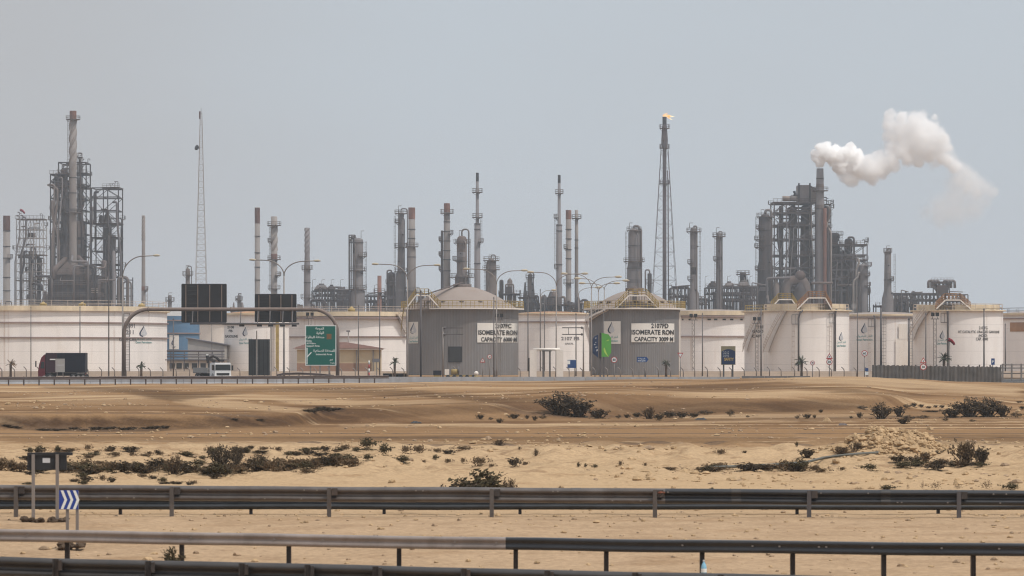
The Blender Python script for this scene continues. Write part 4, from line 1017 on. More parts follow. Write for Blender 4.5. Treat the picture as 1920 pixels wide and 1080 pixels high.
sheet_fence()
u = Px(1900, 430, .45); t = thing('pipe_fence', 'open pipe railing after the end of the corrugated fence', 'fence', u.loc())
for py in (684, 690, 700, 709): MB().tube([(u.x(1878), 0, u.z(py)), (u.x(1990), 0, u.z(py))], .08, 6).build('rail', 'pole_galv', t)
for px in (1880, 1897, 1915, 1933, 1960, 1988): MB().box(u.x(px) - .1, u.x(px) + .1, -.12, .12, -.3, u.z(682)).build('post', 'pole_galv', t)
u = Px(1900, 384, .5); b = MB(); b.add([(u.x(1873), 0, -.5), (u.x(1893), 0, -.5), (u.x(1888), 0, u.z(720)), (u.x(1880), 0, u.z(720)), (u.x(1873), 1, -.5), (u.x(1893), 1, -.5), (u.x(1888), 1, u.z(720)), (u.x(1880), 1, u.z(720))],
    [(0, 1, 2, 3), (5, 4, 7, 6), (0, 4, 5, 1), (1, 5, 6, 2), (2, 6, 7, 3), (3, 7, 4, 0)]); b.box(u.x(1894), u.x(1950), .2, .9, -.5, u.z(721)); tag(b.build('road_barrier', 'concrete', loc=u.loc()), 'broken concrete barrier end on the sand past the corrugated fence', 'barrier')

# ------------------------------------------------------------ sign gantry over the highway
def gantry():
    d = 424.0; u = Px(432, d); t = thing('sign_gantry', 'brown pipe gantry arching over the highway with rounded shoulders', 'gantry', u.loc())
    xl, xr = u.x(232.5), u.x(633); zt = u.z(580); rr_ = u.w(3.6); bend = u.w(46)
    b = MB(); pts = [(xl, 0, -.3), (xl, 0, zt - bend)]
    for k in range(1, 9): a = k / 9 * PI / 2; pts.append((xl + bend * (1 - math.cos(a)), 0, zt - bend + bend * math.sin(a)))
    pts += [(xl + bend, 0, zt), (xr - bend, 0, zt)]
    for k in range(1, 9): a = k / 9 * PI / 2; pts.append((xr - bend + bend * math.sin(a), 0, zt - bend + bend * math.cos(a)))
    pts += [(xr, 0, zt - bend), (xr, 0, -.3)]
    b.tube(pts, rr_, 14); b.build('arch', 'gantry_brown', t)
    for px in (278, 342, 424, 480, 556, 588): MB().lathe([(rr_ * .9, 0), (rr_ * 1.35, 0), (rr_ * 1.35, .12), (rr_ * .9, .12)], n=14).build('flange', 'gantry_brown', t) if False else None
    for px in (278, 433, 586):
        f = MB(); f.hcyl((u.x(px) - .08, 0, zt), (u.x(px) + .08, 0, zt), rr_ * 1.3); f.build('flange', 'gantry_brown', t)
    lb = MB(); lb.tube([(u.x(358), -1.2, u.z(607)), (u.x(562), -1.2, u.z(607))], .12, 8); ar = lb.build('light_bar', 'pole_dark', t)
    hb = MB()
    for px in (362, 452, 484, 507, 531, 549): hb.bar((u.x(px), -.1, u.z(582)), (u.x(px), -1.2, u.z(607)), .12)
    hb.build('hangers', 'pole_dark', t)
    for px in (455, 488, 509, 531, 553): MB().box(u.x(px) - .32, u.x(px) + .32, -1.65, -1.1, u.z(612.5), u.z(609)).build('floodlight', 'vms_dark', t)
    for px in (232.5, 633): MB().lathe([(.75, -.3), (.75, .25), (.5, .3)], u.x(px), 0, 16).build('base', 'concrete', t)
    for (pa, pc, ya, yc, lab) in ((341, 424, 533, 604, 'larger black message board seen from behind, hung on the gantry'), (478.5, 555, 552, 603, 'smaller black message board seen from behind, hung on the gantry')):
        v = Px((pa + pc) / 2, d + .9); w = thing('message_board', lab, 'message board', (v.loc()[0], d + .9, v.loc()[2]))
        bx = MB(); bx.box(v.x(pa), v.x(pc), 0, .5, v.z(yc), v.z(ya)); bx.build('panel', 'vms_dark', w)
        for q in (.09, .36, .63, .9): MB().box(v.x(lerp(pa, pc, q)) - .06, v.x(lerp(pa, pc, q)) + .06, -.14, -.01, v.z(yc) + .05, v.z(ya) - .05).build('rib', 'gantry_brown', w)
        n = 9; lv = MB()
        for k in range(n): z = lerp(v.z(yc), v.z(ya), (k + .5) / n); lv.box(v.x(lerp(pa, pc, .12)), v.x(lerp(pa, pc, .33)), -.05, -.005, z - .03, z + .03)
        lv.build('louvre', 'board_grey', w)
        fr = MB(); a, c, e, g = v.x(pa), v.x(pc), v.z(yc), v.z(ya)
        for (p, q) in (((a, e), (c, e)), ((a, g), (c, g)), ((a, e), (a, g)), ((c, e), (c, g))): fr.bar((p[0], .1, p[1]), (q[0], .1, q[1]), .14)
        fr.build('frame', 'board_grey', w)
gantry()
def green_sign():
    d = 419.0; u = Px(602, d); t = thing('road_sign', 'big green direction sign with white Arabic and English lettering by the gantry leg', 'road sign', u.loc())
    b = MB(); b.box(u.x(572.5), u.x(630.5), -.03, .05, u.z(685.5), u.z(610)); b.build('border', 'sign_white', t)
    b = MB(); b.box(u.x(574), u.x(629), -.05, -.034, u.z(684), u.z(611.5)); b.build('panel', 'sign_green', t)
    k = MB(); y = -.056
    ar = [('ﺔﺣﻭﺪﻟﺍ', 607.5, 617.8, 4.2, 16, 'RIGHT'), ('ﺓﺮﻛﻮﻟﺍ', 607.5, 626, 4.2, 14, 'RIGHT'), ('ﺔﻴﺋﺎﻨﺒﻟﺍ ﺔﻘﻄﻨﻣ', 608, 634, 4.2, 34, 'RIGHT'), ('ﺔﻴﻋﺎﻨﺼﻟﺍ ﺔﻘﻄﻨﻤﻟﺍ', 627.5, 659.5, 4.2, 40, 'RIGHT'), ('ﺮﻴﺳ', 624, 675.5, 4.2, 6, 'RIGHT')]
    for (s_, px, py, h, w, al) in ar: put_text(k, s_, u.x(px), u.z(py), u.w(h), y, u.w(w), .02, al)
    for (s_, px, py, h, w) in (('Doha', 574.8, 640.6, 3.2, 9.5), ('Al Wakra', 574.8, 645.3, 3.2, 17), ('Support Area', 574.8, 650, 3.2, 24.5), ('Industrial Area', 592.5, 665.8, 3.2, 30)): put_text(k, s_, u.x(px), u.z(py), u.w(h), y, u.w(w), .02, 'LEFT')
    put_text(k, 'Tracks', u.x(619), u.z(682), u.w(3), y, u.w(9), .0, 'LEFT'); k.build('lettering', 'sign_white', t)
    a = MB(); a.box(u.x(574.8), u.x(576.6), -.062, -.052, u.z(683), u.z(652)); a.bar((u.x(576), -.057, u.z(669)), (u.x(584), -.057, u.z(660.5)), .02, u.w(2)); a.build('arrow', 'sign_white', t)
    c = MB(); c.box(u.x(612.5), u.x(621.5), -.062, -.052, u.z(636), u.z(626)); e = c.build('tourist_symbol', 'sign_brown', t)
    for px in (582, 600, 617): MB().box(u.x(px) - .09, u.x(px) + .09, .06, .2, -.2, u.z(613)).build('post', 'pole_galv', t)
green_sign()
d = 416; u = Px(486, d); t = thing('sign_board', 'pair of tall dark grey boards seen from behind, standing by the road', 'sign board', u.loc())
for (a, c) in ((466, 480), (482.5, 506)):
    b = MB(); n = 4; vs = []
    b.box(u.x(a), u.x(c), 0, .08, u.z(704), u.z(636)); b.build('panel', 'board_grey', t)
    for q in (.18, .5, .82): MB().box(lerp(u.x(a), u.x(c), q) - .04, lerp(u.x(a), u.x(c), q) + .04, -.07, -.003, u.z(703), u.z(637)).build('rib', 'vms_dark', t)
for px in (481.2, 508): MB().box(u.x(px) - .07, u.x(px) + .07, -.04, .1, -.2, u.z(620 if px < 500 else 612)).build('post', 'pole_galv', t)

# ------------------------------------------------------------ street lamps, poles, masts
def street_lamp(px, d, split, arms, label, pw=3.4, m='pole_galv', group='street lamps'):
    u = Px(px, d); t = thing('street_lamp', label, 'street lamp', u.loc(), group=group); zs = u.z(split)
    b = MB(); b.lathe([(u.w(pw) * .62, -.2), (u.w(pw) * .5, zs * .1), (u.w(pw) * .3, zs)], n=10); b.build('pole', m, t)
    for (ex, ey) in arms:
        X, Z = u.x(ex), u.z(ey); k = MB(); pts = []
        for i in range(13):
            q = i / 12; qx = 1 - (1 - q) ** 1.0; a = q * PI / 2
            pts.append((X * .55 * (1 - math.cos(a)), 0, zs + (Z - zs) * .97 * math.sin(a)))
        pts.append((X * .92, 0, Z)); k.tube(pts, [u.w(pw) * .3] + [u.w(pw) * .25] * 12 + [u.w(pw) * .22], 8); k.build('arm', m, t)
        h = MB(); sg = 1 if X > 0 else -1; L_ = u.w(13) * min(1, abs(X) / u.w(40))
        h.tube([(X - sg * L_, 0, Z), (X - sg * L_ * .7, 0, Z), (X - sg * L_ * .3, 0, Z + .02), (X, 0, Z - .02)], [u.w(1.1), u.w(2.1), u.w(2.2), u.w(.9)], 10); h.build('lamp_head', 'lamp_head', t)
    return t
street_lamp(230, 440, 520, [(300, 479)], 'tall street lamp with a single curved arm by the gantry leg', 4)
street_lamp(532.5, 440, 517, [(467, 487), (601, 489)], 'double-armed street lamp between the small message board and green sign', 4)
street_lamp(764, 470, 524, [(697, 495), (826, 497)], 'double-armed street lamp at the edge of the larger grey tank', 3.4)
street_lamp(931, 490, 533, [(868, 504), (990, 507)], 'double-armed street lamp in front of the capacity board', 3)
street_lamp(1043, 500, 536, [(988, 510), (1103, 513)], 'double-armed street lamp by the white pipe portal', 3)
street_lamp(1109, 540, 541, [(1051, 513), (1166, 519)], 'double-armed street lamp by the smaller grey tank, nearest of its close trio', 2.6)
street_lamp(1122, 580, 548, [(1076, 522), (1163, 531)], 'middle double-armed street lamp of the close trio', 2.4)
street_lamp(1133, 555, 543, [(1085, 531), (1180, 526)], 'double-armed street lamp of the close trio, reaching over the dome', 2.4)
street_lamp(1085, 700, 552, [(1129, 539)], 'short single-armed street lamp before the twin brown chimneys', 2)
street_lamp(1014, 700, 556, [(1043, 544)], 'short single-armed street lamp rising over the middle white tank', 2)
street_lamp(397, 600, 585, [(380, 566)], 'small single-armed lamp peeping beside the larger message board', 2.4)
def pole(px, ytop, d, label, w=1.8, m='pole_dark', ybot=None):
    u = Px(px, d); t = thing('utility_pole', label, 'pole', u.loc(), group='thin poles'); zt = u.z(ytop)
    MB().lathe([(u.w(w) * .6, -.2), (u.w(w) * .42, zt)], n=8).build('shaft', m, t)
    MB().lathe([(u.w(w) * .46, zt + .01), (u.w(w) * .6, zt + .05), (u.w(w) * .3, zt + .3)], n=8).build('cap', m, t)
    MB().lathe([(u.w(w) * 1.3, -.1), (u.w(w) * 1.3, .12), (u.w(w) * .7, .16)], n=8).build('base_plate', 'concrete', t)
for (px, yt, d, w, lab) in [(58, 578, 470, 1.6, 'thin pole against the huge white tank, nearest the picture edge'), (150, 578, 450, 2, 'thin pole rising from behind the container truck'),
    (204, 440, 500, 2, 'very tall thin pole beside the gantry leg, reaching the skyline'), (325, 600, 470, 2.2, 'thin pole before the blue tank'), (789, 548, 440, 3, 'stout pale pole before the larger grey tank'),
    (712, 560, 470, 2, 'thin pole at the gatehouse corner'), (672, 575, 500, 1.6, 'thin pole rising in front of the gatehouse roof'), (926, 560, 480, 2, 'thin pole right before the capacity board letters'),
    (1013, 545, 520, 1.8, 'thin pole above the white pipe portal'), (990, 560, 520, 2, 'thin pole at the portal shoulder'), (1021, 555, 520, 1.4, 'very thin pole through the white pipe portal'),
    (1080, 590, 500, 2, 'thin pole beside the small blue notice'), (1132, 585, 480, 1.6, 'thin pole in front of the blue and green hoarding'), (1317, 590, 500, 1.8, 'thin pole before the white tank near the billboard'),
    (1427, 575, 480, 2.4, 'dark pole before the helical stair tank'), (1652, 576, 440, 4, 'thick dark pole at the start of the corrugated fence'), (1704, 600, 430, 3, 'stout pole standing behind the corrugated fence start'),
    (1736, 590, 440, 2, 'thin pole just before the windsock tank'), (1845, 582, 450, 2.6, 'dark pole through the long product name'), (1608, 560, 480, 1.6, 'thin pole at the logo of the far white tank'), (1885, 610, 520, 2, 'reddish thin pole by the last tank')]:
    pole(px, yt, d, lab, w)
def flood_mast(px, ytop, d, label, lat=False):
    u = Px(px, d); t = thing('floodlight_mast', label, 'floodlight mast', u.loc(), group='floodlight masts'); zt = u.z(ytop)
    b = MB()
    for o in (-.22, .22):
        for q in (-.22, .22): b.bar((o, q, -.1), (o, q, zt), .07)
    k = 0
    while k * .9 < zt - .9:
        z = k * .9; b.bar((-.22, -.22, z), (.22, -.22, z + .9), .04); b.bar((.22, -.22, z), (-.22, -.22, z + .9), .04); k += 1
    b.build('lattice', 'pole_galv', t)
    c = MB(); c.bar((-u.w(8), 0, zt), (u.w(8), 0, zt), .12); c.bar((-u.w(5), 0, zt - .02), (-u.w(3), 0, zt + .9), .08); c.bar((u.w(5), 0, zt - .02), (u.w(3), 0, zt + .9), .08); c.build('crossbar', 'pole_dark', t)
    for s_ in (-1, 1):
        l = MB(); l.cbox(s_ * u.w(4.2), -.1, zt + .75, .55, .4, .6); l.build('floodlight', 'vms_dark', t)
flood_mast(581, 597, 560, 'lattice mast with two floodlights behind the green sign'); flood_mast(936, 600, 530, 'lattice floodlight mast before the capacity board'); flood_mast(1300, 600, 540, 'lattice floodlight mast before the tank with dark dashes')
flood_mast(1753, 598, 520, 'lattice floodlight mast by the windsock tank logo'); flood_mast(1419, 606, 545, 'lattice floodlight mast before the helical stair'); 
def bracket_pole(px, ytop, d, dirn, ys, L, label):
    u = Px(px, d); t = thing('bracket_pole', label, 'pole', u.loc()); zt = u.z(ytop)
    MB().lathe([(u.w(1.6), -.2), (u.w(1.2), zt)], n=8).build('shaft', 'pole_galv', t)
    for y in ys:
        b = MB(); b.bar((0, 0, u.z(y)), (dirn * u.w(L), 0, u.z(y)), .14); b.ball((dirn * .25, -.05, u.z(y)), .2); b.build('arm', 'pole_dark', t)
    MB().bar((dirn * u.w(L * .7), 0, u.z(ys[0])), (dirn * u.w(L * .7), 0, u.z(ys[1])), .08).build('link', 'pole_dark', t)
bracket_pole(830.5, 613, 478, 1, (615, 627), 38, 'brown pole with two level arms before the larger grey tank')
bracket_pole(1094, 614, 500, -1, (614.5, 627), 40, 'dark pole with two level arms before the middle white tank')
# small road signs
def disc(mb, x, z, r, y, n=20): mb.add([(x + r * math.cos(2 * PI * k / n), y, z + r * math.sin(2 * PI * k / n)) for k in range(n)], [tuple(range(n))])
def plate_prism(mb, pts, y0, y1):
    n = len(pts); mb.add([(x, y0, z) for x, z in pts] + [(x, y1, z) for x, z in pts], [tuple(range(n)), tuple(range(2 * n - 1, n - 1, -1))] + [(i, n + i, n + (i + 1) % n, (i + 1) % n) for i in range(n)])
def road_sign(px, d, items, label, ybase=None, bend=False):
    u = Px(px, d); t = thing('road_sign', label, 'road sign', u.loc()); top = min(i[1] for i in items)
    MB().lathe([(.06, -.3), (.06, u.z(top) - .0)], n=8).build('post', 'pole_galv', t)
    for (kind, py, rp, txt) in items:
        z = u.z(py); r = u.w(rp)
        def shape(k, q):
            if k == 'o': return [(q * math.cos(2 * PI * i / 20), z + q * math.sin(2 * PI * i / 20)) for i in range(20)]
            a = 1 if k == '^' else -1
            return [(-q, z - a * q * .8), (q, z - a * q * .8), (0, z + a * q * .95)]
        b = MB(); plate_prism(b, shape(kind, r), -.12, -.08); pl = b.build('plate', 'sign_red', t)
        b = MB(); q = r * (.76 if kind == 'o' else .62); plate_prism(b, shape(kind, q), -.132, -.122); b.build('face', 'sign_white', pl)
        if txt == '/': b = MB(); b.bar((-q * .6, -.138, z + q * .6), (q * .6, -.138, z - q * .6), .01, r * .2); b.build('bar', 'sign_red', pl); b = MB(); b.bar((-.25 * q, -.136, z - q * .5), (-.25 * q, -.136, z + q * .2), .01, .12); b.bar((-.3 * q, -.136, z + q * .2), (q * .5, -.136, z + q * .2), .01, .12); b.build('symbol', 'ink_black', pl)
        elif txt == 'hump': b = MB(); b.add([(-.4 * q, -.136, z - .5 * q), (.4 * q, -.136, z - .5 * q), (.15 * q, -.136, z + .05 * q), (-.15 * q, -.136, z + .05 * q)], [(0, 1, 2, 3)]); b.build('symbol', 'ink_black', pl)
        elif txt: b = MB(); put_text(b, txt, 0, z - r * .36, r * .72, -.137, r * 1.0, .03); b.build('numerals', 'ink_black', pl)
road_sign(905, 470, [('^', 675.5, 5.2, 'hump')], 'red triangle hump sign before the larger grey tank')
road_sign(918, 474, [('o', 669, 4.2, '3')], 'small round sign with a red 3 next to the hump triangle')
road_sign(1151.5, 440, [('o', 674.5, 6, '80')], 'round speed sign reading 80 under the grey tank logo board')
road_sign(1275.5, 440, [('v', 666, 5.8, '')], 'white give-way triangle beside the cream upright')
road_sign(1523.5, 440, [('o', 680.5, 4.4, '/')], 'round no-turn sign beside a palm')
road_sign(1555, 430, [('^', 668, 6.4, 'hump'), ('o', 678.5, 5.8, '30')], 'triangle over speed disc before the tank with foam pipes')
road_sign(1621, 430, [('o', 662.5, 5.8, '60')], 'round speed sign below the logo of the far white tank')
road_sign(1731, 400, [('^', 676, 6.4, 'hump'), ('o', 688, 6.2, '30')], 'triangle over speed disc in front of the corrugated fence')
def arrow_board():
    u = Px(1205, 450); t = thing('road_sign', 'blue arrow-shaped board with pale lettering before the smaller grey tank', 'road sign', u.loc())
    b = MB(); plate_prism(b, [(u.x(1194), u.z(679)), (u.x(1212), u.z(679)), (u.x(1216), u.z(674)), (u.x(1212), u.z(669)), (u.x(1194), u.z(669))], -.08, -.02); b.build('panel', 'sign_blue', t)
    b = MB(); put_text(b, 'ﺔﺑﺍﻮﺒﻟﺍ', u.x(1203), u.z(673.5), u.w(2.6), -.09, u.w(13), .01); put_text(b, 'MAIN GATE', u.x(1203), u.z(677.7), u.w(2.4), -.09, u.w(14), .02); b.build('lettering', 'sign_white', t)
    for px in (1198, 1209): MB().lathe([(.05, -.2), (.05, u.z(670))], u.x(px), .03, 8).build('post', 'pole_galv', t)
arrow_board()
def notice(px0, px1, y0, y1, d, m, label, legs, strip=None, txt=None):
    u = Px((px0 + px1) / 2, d); t = thing('notice_board', label, 'notice board', u.loc()); b = MB(); b.box(u.x(px0), u.x(px1), -.06, 0, u.z(y1), u.z(y0)); b.build('panel', m, t)
    if strip: 
        for (a, c, e, g, mm) in strip: MB().box(u.x(a), u.x(c), -.075, -.065, u.z(g), u.z(e)).build('stripe', mm, t)
    if txt:
        k = MB()
        for (s_, px, py, h, w) in txt: put_text(k, s_, u.x(px), u.z(py), u.w(h), -.08, u.w(w), .02)
        k.build('lettering', 'sign_white', t)
    for px in legs: MB().box(u.x(px) - .05, u.x(px) + .05, .01, .1, -.3, u.z(y0)).build('post', 'pole_galv', t)
notice(1064, 1080, 675, 690, 470, 'sign_blue', 'small blue notice with a white edge by the portal', (1067, 1077), [(1064, 1069, 676, 683, 'sign_white'), (1064, 1080, 673.8, 675, 'sign_white')])
notice(1858.5, 1865, 672, 684, 420, 'sign_blue', 'tiny blue notice on one leg before the windsock tank', (1861.5,), txt=[('P', 1861.7, 680.5, 4.6, 3)])
notice(1622, 1628, 690, 696, 440, 'sign_blue', 'little blue and white bollard sign at the fence start', (1625,), [(1622, 1628, 697, 703, 'sign_white')])
notice(104, 121.5, 672.5, 697.5, 408, 'grey_roof', 'grey notice board on two legs standing before the container truck', (107, 118), [(93.5, 104, 672.8, 675, 'sign_white'), (106, 120, 684, 685, 'logo_grey')])
notice(698, 712, 672.5, 679, 440, 'ink_grey', 'small dark board on a post by the gatehouse', (706,))
def billboard():
    u = Px(1366, 436); t = thing('billboard', 'dark blue billboard with an ochre slogan on two legs', 'billboard', u.loc())
    b = MB(); b.box(u.x(1352), u.x(1379), -.02, .1, u.z(684), u.z(649)); b.build('panel', 'bill_ochre_board', t)
    pts = [(u.x(1353), u.z(683))]; 
    for k in range(13): a = k / 12; pts.append((u.x(lerp(1353, 1378.5, a)), u.z(660 - 5.5 * math.sin(a * PI * .9 + .15))))
    pts.append((u.x(1378.5), u.z(683))); b = MB(); plate_prism(b, pts, -.045, -.025); b.build('artwork', 'bill_navy', t)
    b = MB(); put_text(b, 'SAFETY', u.x(1367), u.z(676), u.w(5), -.055, u.w(18), .04); b.build('slogan', 'bill_ochre', t)
    b = MB()
    for k in range(4): put_text(b, 'ﺔﻣﻼﺴﻟﺍ', u.x(1361), u.z(660.5 + k * 3), u.w(1.6), -.055, u.w(11), .0)
    b.build('lettering', 'sign_white', t)
    for px in (1357, 1374): MB().box(u.x(px) - .1, u.x(px) + .1, .11, .3, -.3, u.z(650)).build('leg', 'pole_dark', t)
mat('bill_ochre_board', (0.24, 0.2, 0.12), 0.6, var=0.15)
billboard()
def hoarding():
    u = Px(1128, 470); t = thing('hoarding', 'blue and green pentagon hoarding with pale swirls before the smaller grey tank', 'hoarding', u.loc())
    b = MB(); plate_prism(b, [(u.x(p), u.z(q)) for p, q in ((1121.5, 671), (1111, 662), (1111, 636), (1114, 631), (1121.5, 627))], -.05, .05); b.build('blue_panel', 'bill_navy', t)
    b = MB(); plate_prism(b, [(u.x(p), u.z(q)) for p, q in ((1128, 669), (1141, 669), (1146, 661), (1146, 634), (1141, 627), (1128, 624))], -.05, .05); b.build('green_panel', 'bill_green', t)
    b = MB(); plate_prism(b, [(u.x(p), u.z(q)) for p, q in ((1123, 672), (1127.6, 672), (1127.6, 624), (1124.5, 624))], -.04, .06); b.build('spine', 'ink_black', t)
    b = MB(); vs = []
    for i in range(9):
        a = i / 8; px = 1133 + 8 * a * a; py = 652 + 17 * a; w = 1.6 * math.sin(PI * (.1 + .9 * a)) + .3; vs += [(u.x(px - w), -.06, u.z(py)), (u.x(px + w), -.06, u.z(py))]
    b.add(vs, [(2 * i, 2 * i + 1, 2 * i + 3, 2 * i + 2) for i in range(8)]); b.add([(u.x(1135), -.06, u.z(640)), (u.x(1142), -.06, u.z(636)), (u.x(1141), -.06, u.z(639))], [(0, 1, 2)]); b.build('swirl', 'bill_lime', t)
    b = MB()
    for (px, py, w, h) in ((1117, 633, 3, 2), (1115, 645, 3, 2), (1118, 650, 4, 2), (1119.5, 655, 3, 4), (1117, 641, 2, 2)): b.add([(u.x(px - w / 2), -.06, u.z(py + h)), (u.x(px + w / 2), -.06, u.z(py + h * .6)), (u.x(px + w / 2), -.06, u.z(py)), (u.x(px - w / 3), -.06, u.z(py + .3))], [(0, 1, 2, 3)])
    b.build('figures', 'logo_grey', t)
    for px in (1125.5, 1132): MB().box(u.x(px) - .12, u.x(px) + .12, .07, .25, -.3, u.z(628)).build('leg', 'pole_dark', t)
hoarding()
def windsock(px, py, d, ybase, label, sx=1.0, base=GZ):
    u = Px(px, d, base); t = thing('windsock', label, 'windsock', u.loc()); z = u.z(py)
    MB().lathe([(.05, 0 if base == GZ else -.1), (.04, z)], n=8).build('pole', 'pole_galv', t)
    k = u.w(1) * sx; pts = [(0, -.1, z), (6 * k, -.1, z - 2.4 * k), (10 * k, -.1, z - 6.5 * k), (12 * k, -.1, z - 10 * k)]
    MB().tube([(p[0] - 3 * k, p[1], p[2] + 3.5 * k) for p in pts], [3.6 * k, 3.2 * k, 2.6 * k, 2.0 * k], 12).build('sock', 'windsock_red', t)
    MB().lathe([(3.7 * k, -.05), (3.7 * k, .05)], n=12, caps=False).build('hoop', 'pole_dark', t, loc=(-3 * k, -.1, z + 3.5 * k))
windsock(1780.5, 640, 430, 690, 'red windsock hanging half limp on a thin pole before the tank lettering')

# ------------------------------------------------------------ gatehouse and yard things
def gatehouse():
    d = 505; u = Px(668, d); t = thing('gatehouse', 'small cream gatehouse with brown dado and low tiled roof', 'building', u.loc())
    xa, xc = u.x(557), u.x(711); dep = 9; zt = u.z(656)
    b = MB(); b.box(xa, xc, 0, dep, -.1, zt); b.build('wall', 'house_cream', t)
    b = MB(); b.box(xa - .03, u.x(696), -.05, -.003, 0, u.z(681)); b.build('dado', 'house_dado', t)
    b = MB(); b.box(xa - .3, xc + .3, -.5, dep + .3, zt + .01, zt + u.w(2.4)); b.build('fascia', 'paint_white', t)
    z0 = zt + u.w(2.6); zr = u.z(641.5); b = MB(); e = .7
    b.add([(xa - e, -e, z0), (xc + e, -e, z0), (xc + e, dep + e, z0), (xa - e, dep + e, z0), (u.x(578), dep / 2, zr), (u.x(648), dep / 2, zr)], [(0, 1, 5, 4), (1, 2, 5), (2, 3, 4, 5), (3, 0, 4), (0, 3, 2, 1)]); b.build('roof', 'roof_tile', t)
    for px in (669, 700): MB().box(u.x(px) - .1, u.x(px) + .1, -.35, -.2, 0, zt).build('pillar', 'pole_galv', t)
    b = MB(); b.box(u.x(612), u.x(620), -.03, -.004, 0, u.z(668)); b.build('door', 'gantry_brown', t)
gatehouse()
u = Px(653, 520); t = thing('loudspeaker_pole', 'small T-shaped loudspeaker pole above the gatehouse roof', 'pole', u.loc())
MB().lathe([(.07, 0), (.07, u.z(622))], n=8).build('shaft', 'pole_galv', t); MB().box(-u.w(3.5), u.w(3.5), -.2, .2, u.z(622.5), u.z(619.5)).build('loudspeaker', 'ink_grey', t)
def portal():
    d = 480; u = Px(1022, d); t = thing('pipe_portal', 'white boxy pipe portal on three thick legs', 'pipe portal', u.loc()); r = u.w(5)
    MB().box(u.x(993), u.x(1006), -1, 1, -.2, u.z(656)).build('leg', 'paint_white', t); MB().box(u.x(1043), u.x(1056), -1, 1, -.2, u.z(657)).build('leg', 'paint_white', t)
    MB().tube([(u.x(1000), 0, u.z(655)), (u.x(1050), 0, u.z(655))], u.w(2.6), 10).build('crossbeam', 'paint_white', t)
    for px in (1018.5, 1031): MB().box(u.x(px) - u.w(1.6), u.x(px) + u.w(1.6), -.3, .3, -.2, u.z(659)).build('leg', 'fence_grey', t)
    MB().box(u.x(1016), u.x(1034), -.4, .4, u.z(659), u.z(657.5)).build('lintel', 'fence_grey', t)
    MB().box(u.x(991), u.x(994), -.2, .2, -.2, u.z(671)).build('stop_post', 'board_grey', t)
portal()
def yard():
    d = 474; u = Px(885, d); t = thing('cable_trolley', 'yellow trolley carrying a big cable drum before the larger grey tank', 'trolley', u.loc())
    MB().box(u.x(836), u.x(896), -.6, .6, .35, .55).build('bed', 'machine_yellow', t)
    for px in (840, 852, 864, 876, 888): MB().hcyl((u.x(px), -.75, .3), (u.x(px), -.62, .3), .28).build('wheel', 'rubber', t)
    MB().hcyl((u.x(846), 0, 1.0), (u.x(859), 0, 1.0), .42).build('drum_core', 'machine_yellow', t)
    MB().hcyl((u.x(859.2), 0, 1.2), (u.x(861), 0, 1.2), .62).build('drum_flange', 'steel_grey', t)
    MB().box(u.x(834), u.x(842), -.5, .5, .56, 1.4).build('cab', 'paint_white', t)
    u = Px(893, 470); t = thing('white_buoy', 'white round float on a yellow foot beside the trolley', 'float', u.loc()); MB().ball((0, 0, .8), .34).build('ball', 'paint_white', t); MB().lathe([(.35, -.1), (.3, .5)], n=10).build('foot', 'machine_yellow', t)
    u = Px(820, 474); t = thing('generator_box', 'dark blue and orange generator box beside the yellow trolley', 'generator', u.loc()); MB().box(-.6, .6, -.4, .4, .55, 1.2).build('housing', 'truck_navy', t); MB().box(-.55, .55, -.35, .35, -.05, .54).build('skid', 'machine_yellow', t)
    u = Px(740, 500); b = MB(); b.box(u.x(718), u.x(762), 0, .3, -.1, u.z(700)); tag(b.build('kerb_planter', 'orange_earth', loc=u.loc()), 'low orange kerb by the palm near the gatehouse', 'kerb')
    u = Px(692, 440); t = thing('striped_marker', 'red and white striped marker post by the gatehouse', 'marker post', u.loc())
    for k in range(5): MB().lathe([(.09, k * .55), (.09, k * .55 + .54)], n=8).build('band', 'sign_red' if k % 2 else 'sign_white', t)
    for (px, w, h, lab) in ((770, 24, 9, 'dark clipped hedge at the foot of the larger grey tank'), (806, 10, 4, 'low dark bush beside the pale pole'), (912, 8, 4, 'tiny dark bush under the hump sign')):
        shrub(px, 0, w, h, lab, None, 0, False, 'hedge_shrub', d=405)
yard()

# ------------------------------------------------------------ palms
def palm(px, d, ytop, ybase_z, label, spread, dry=False, thin=False):
    u = Px(px, d); t = thing('palm_tree', label, 'palm tree', u.loc(), group='young palms'); rr = random.Random(int(px)); hz = u.z(ytop); tr = max(.35, hz - u.w(spread) * .55)
    MB().lathe([(.22, -.2), (.17, tr * .5), (.2, tr), (.1, tr + .2)], n=8).build('trunk', 'palm_trunk', t)
    b = MB(); n = 14 if thin else 30; L0 = u.w(spread)
    for k in range(n):
        a = rr.uniform(0, 2 * PI); el = rr.uniform(-.1, 1.45); L_ = L0 * rr.uniform(.75, 1.1); p = Vector((0, 0, tr)); dv = Vector((math.cos(a) * math.cos(el), math.sin(a) * math.cos(el), math.sin(el))); pr = p; st = L_ / 7
        for j in range(7):
            q = pr + dv * st; dv = (dv + Vector((0, 0, -.16))).normalized(); sd = dv.cross(Vector((0, 0, 1))); sd = sd.normalized() if sd.length > .01 else Vector((1, 0, 0))
            b.bar(pr, q, .035); lw = L_ * .2 * math.sin(PI * (j + .8) / 8)
            for sgn in (-1, 1):
                for m_ in (0, .5):
                    c = pr.lerp(q, m_); tip = c + sd * sgn * lw + dv * lw * .8 - Vector((0, 0, .25 * lw)); b.add([c, c + dv * .09, tip], [(0, 1, 2)])
            pr = q
    b.build('crown', 'palm_dry' if dry else 'palm_green', t)
palm(20, 475, 676, 0, 'half-dead brownish palm before the huge white tank', 13, dry=True, thin=True)
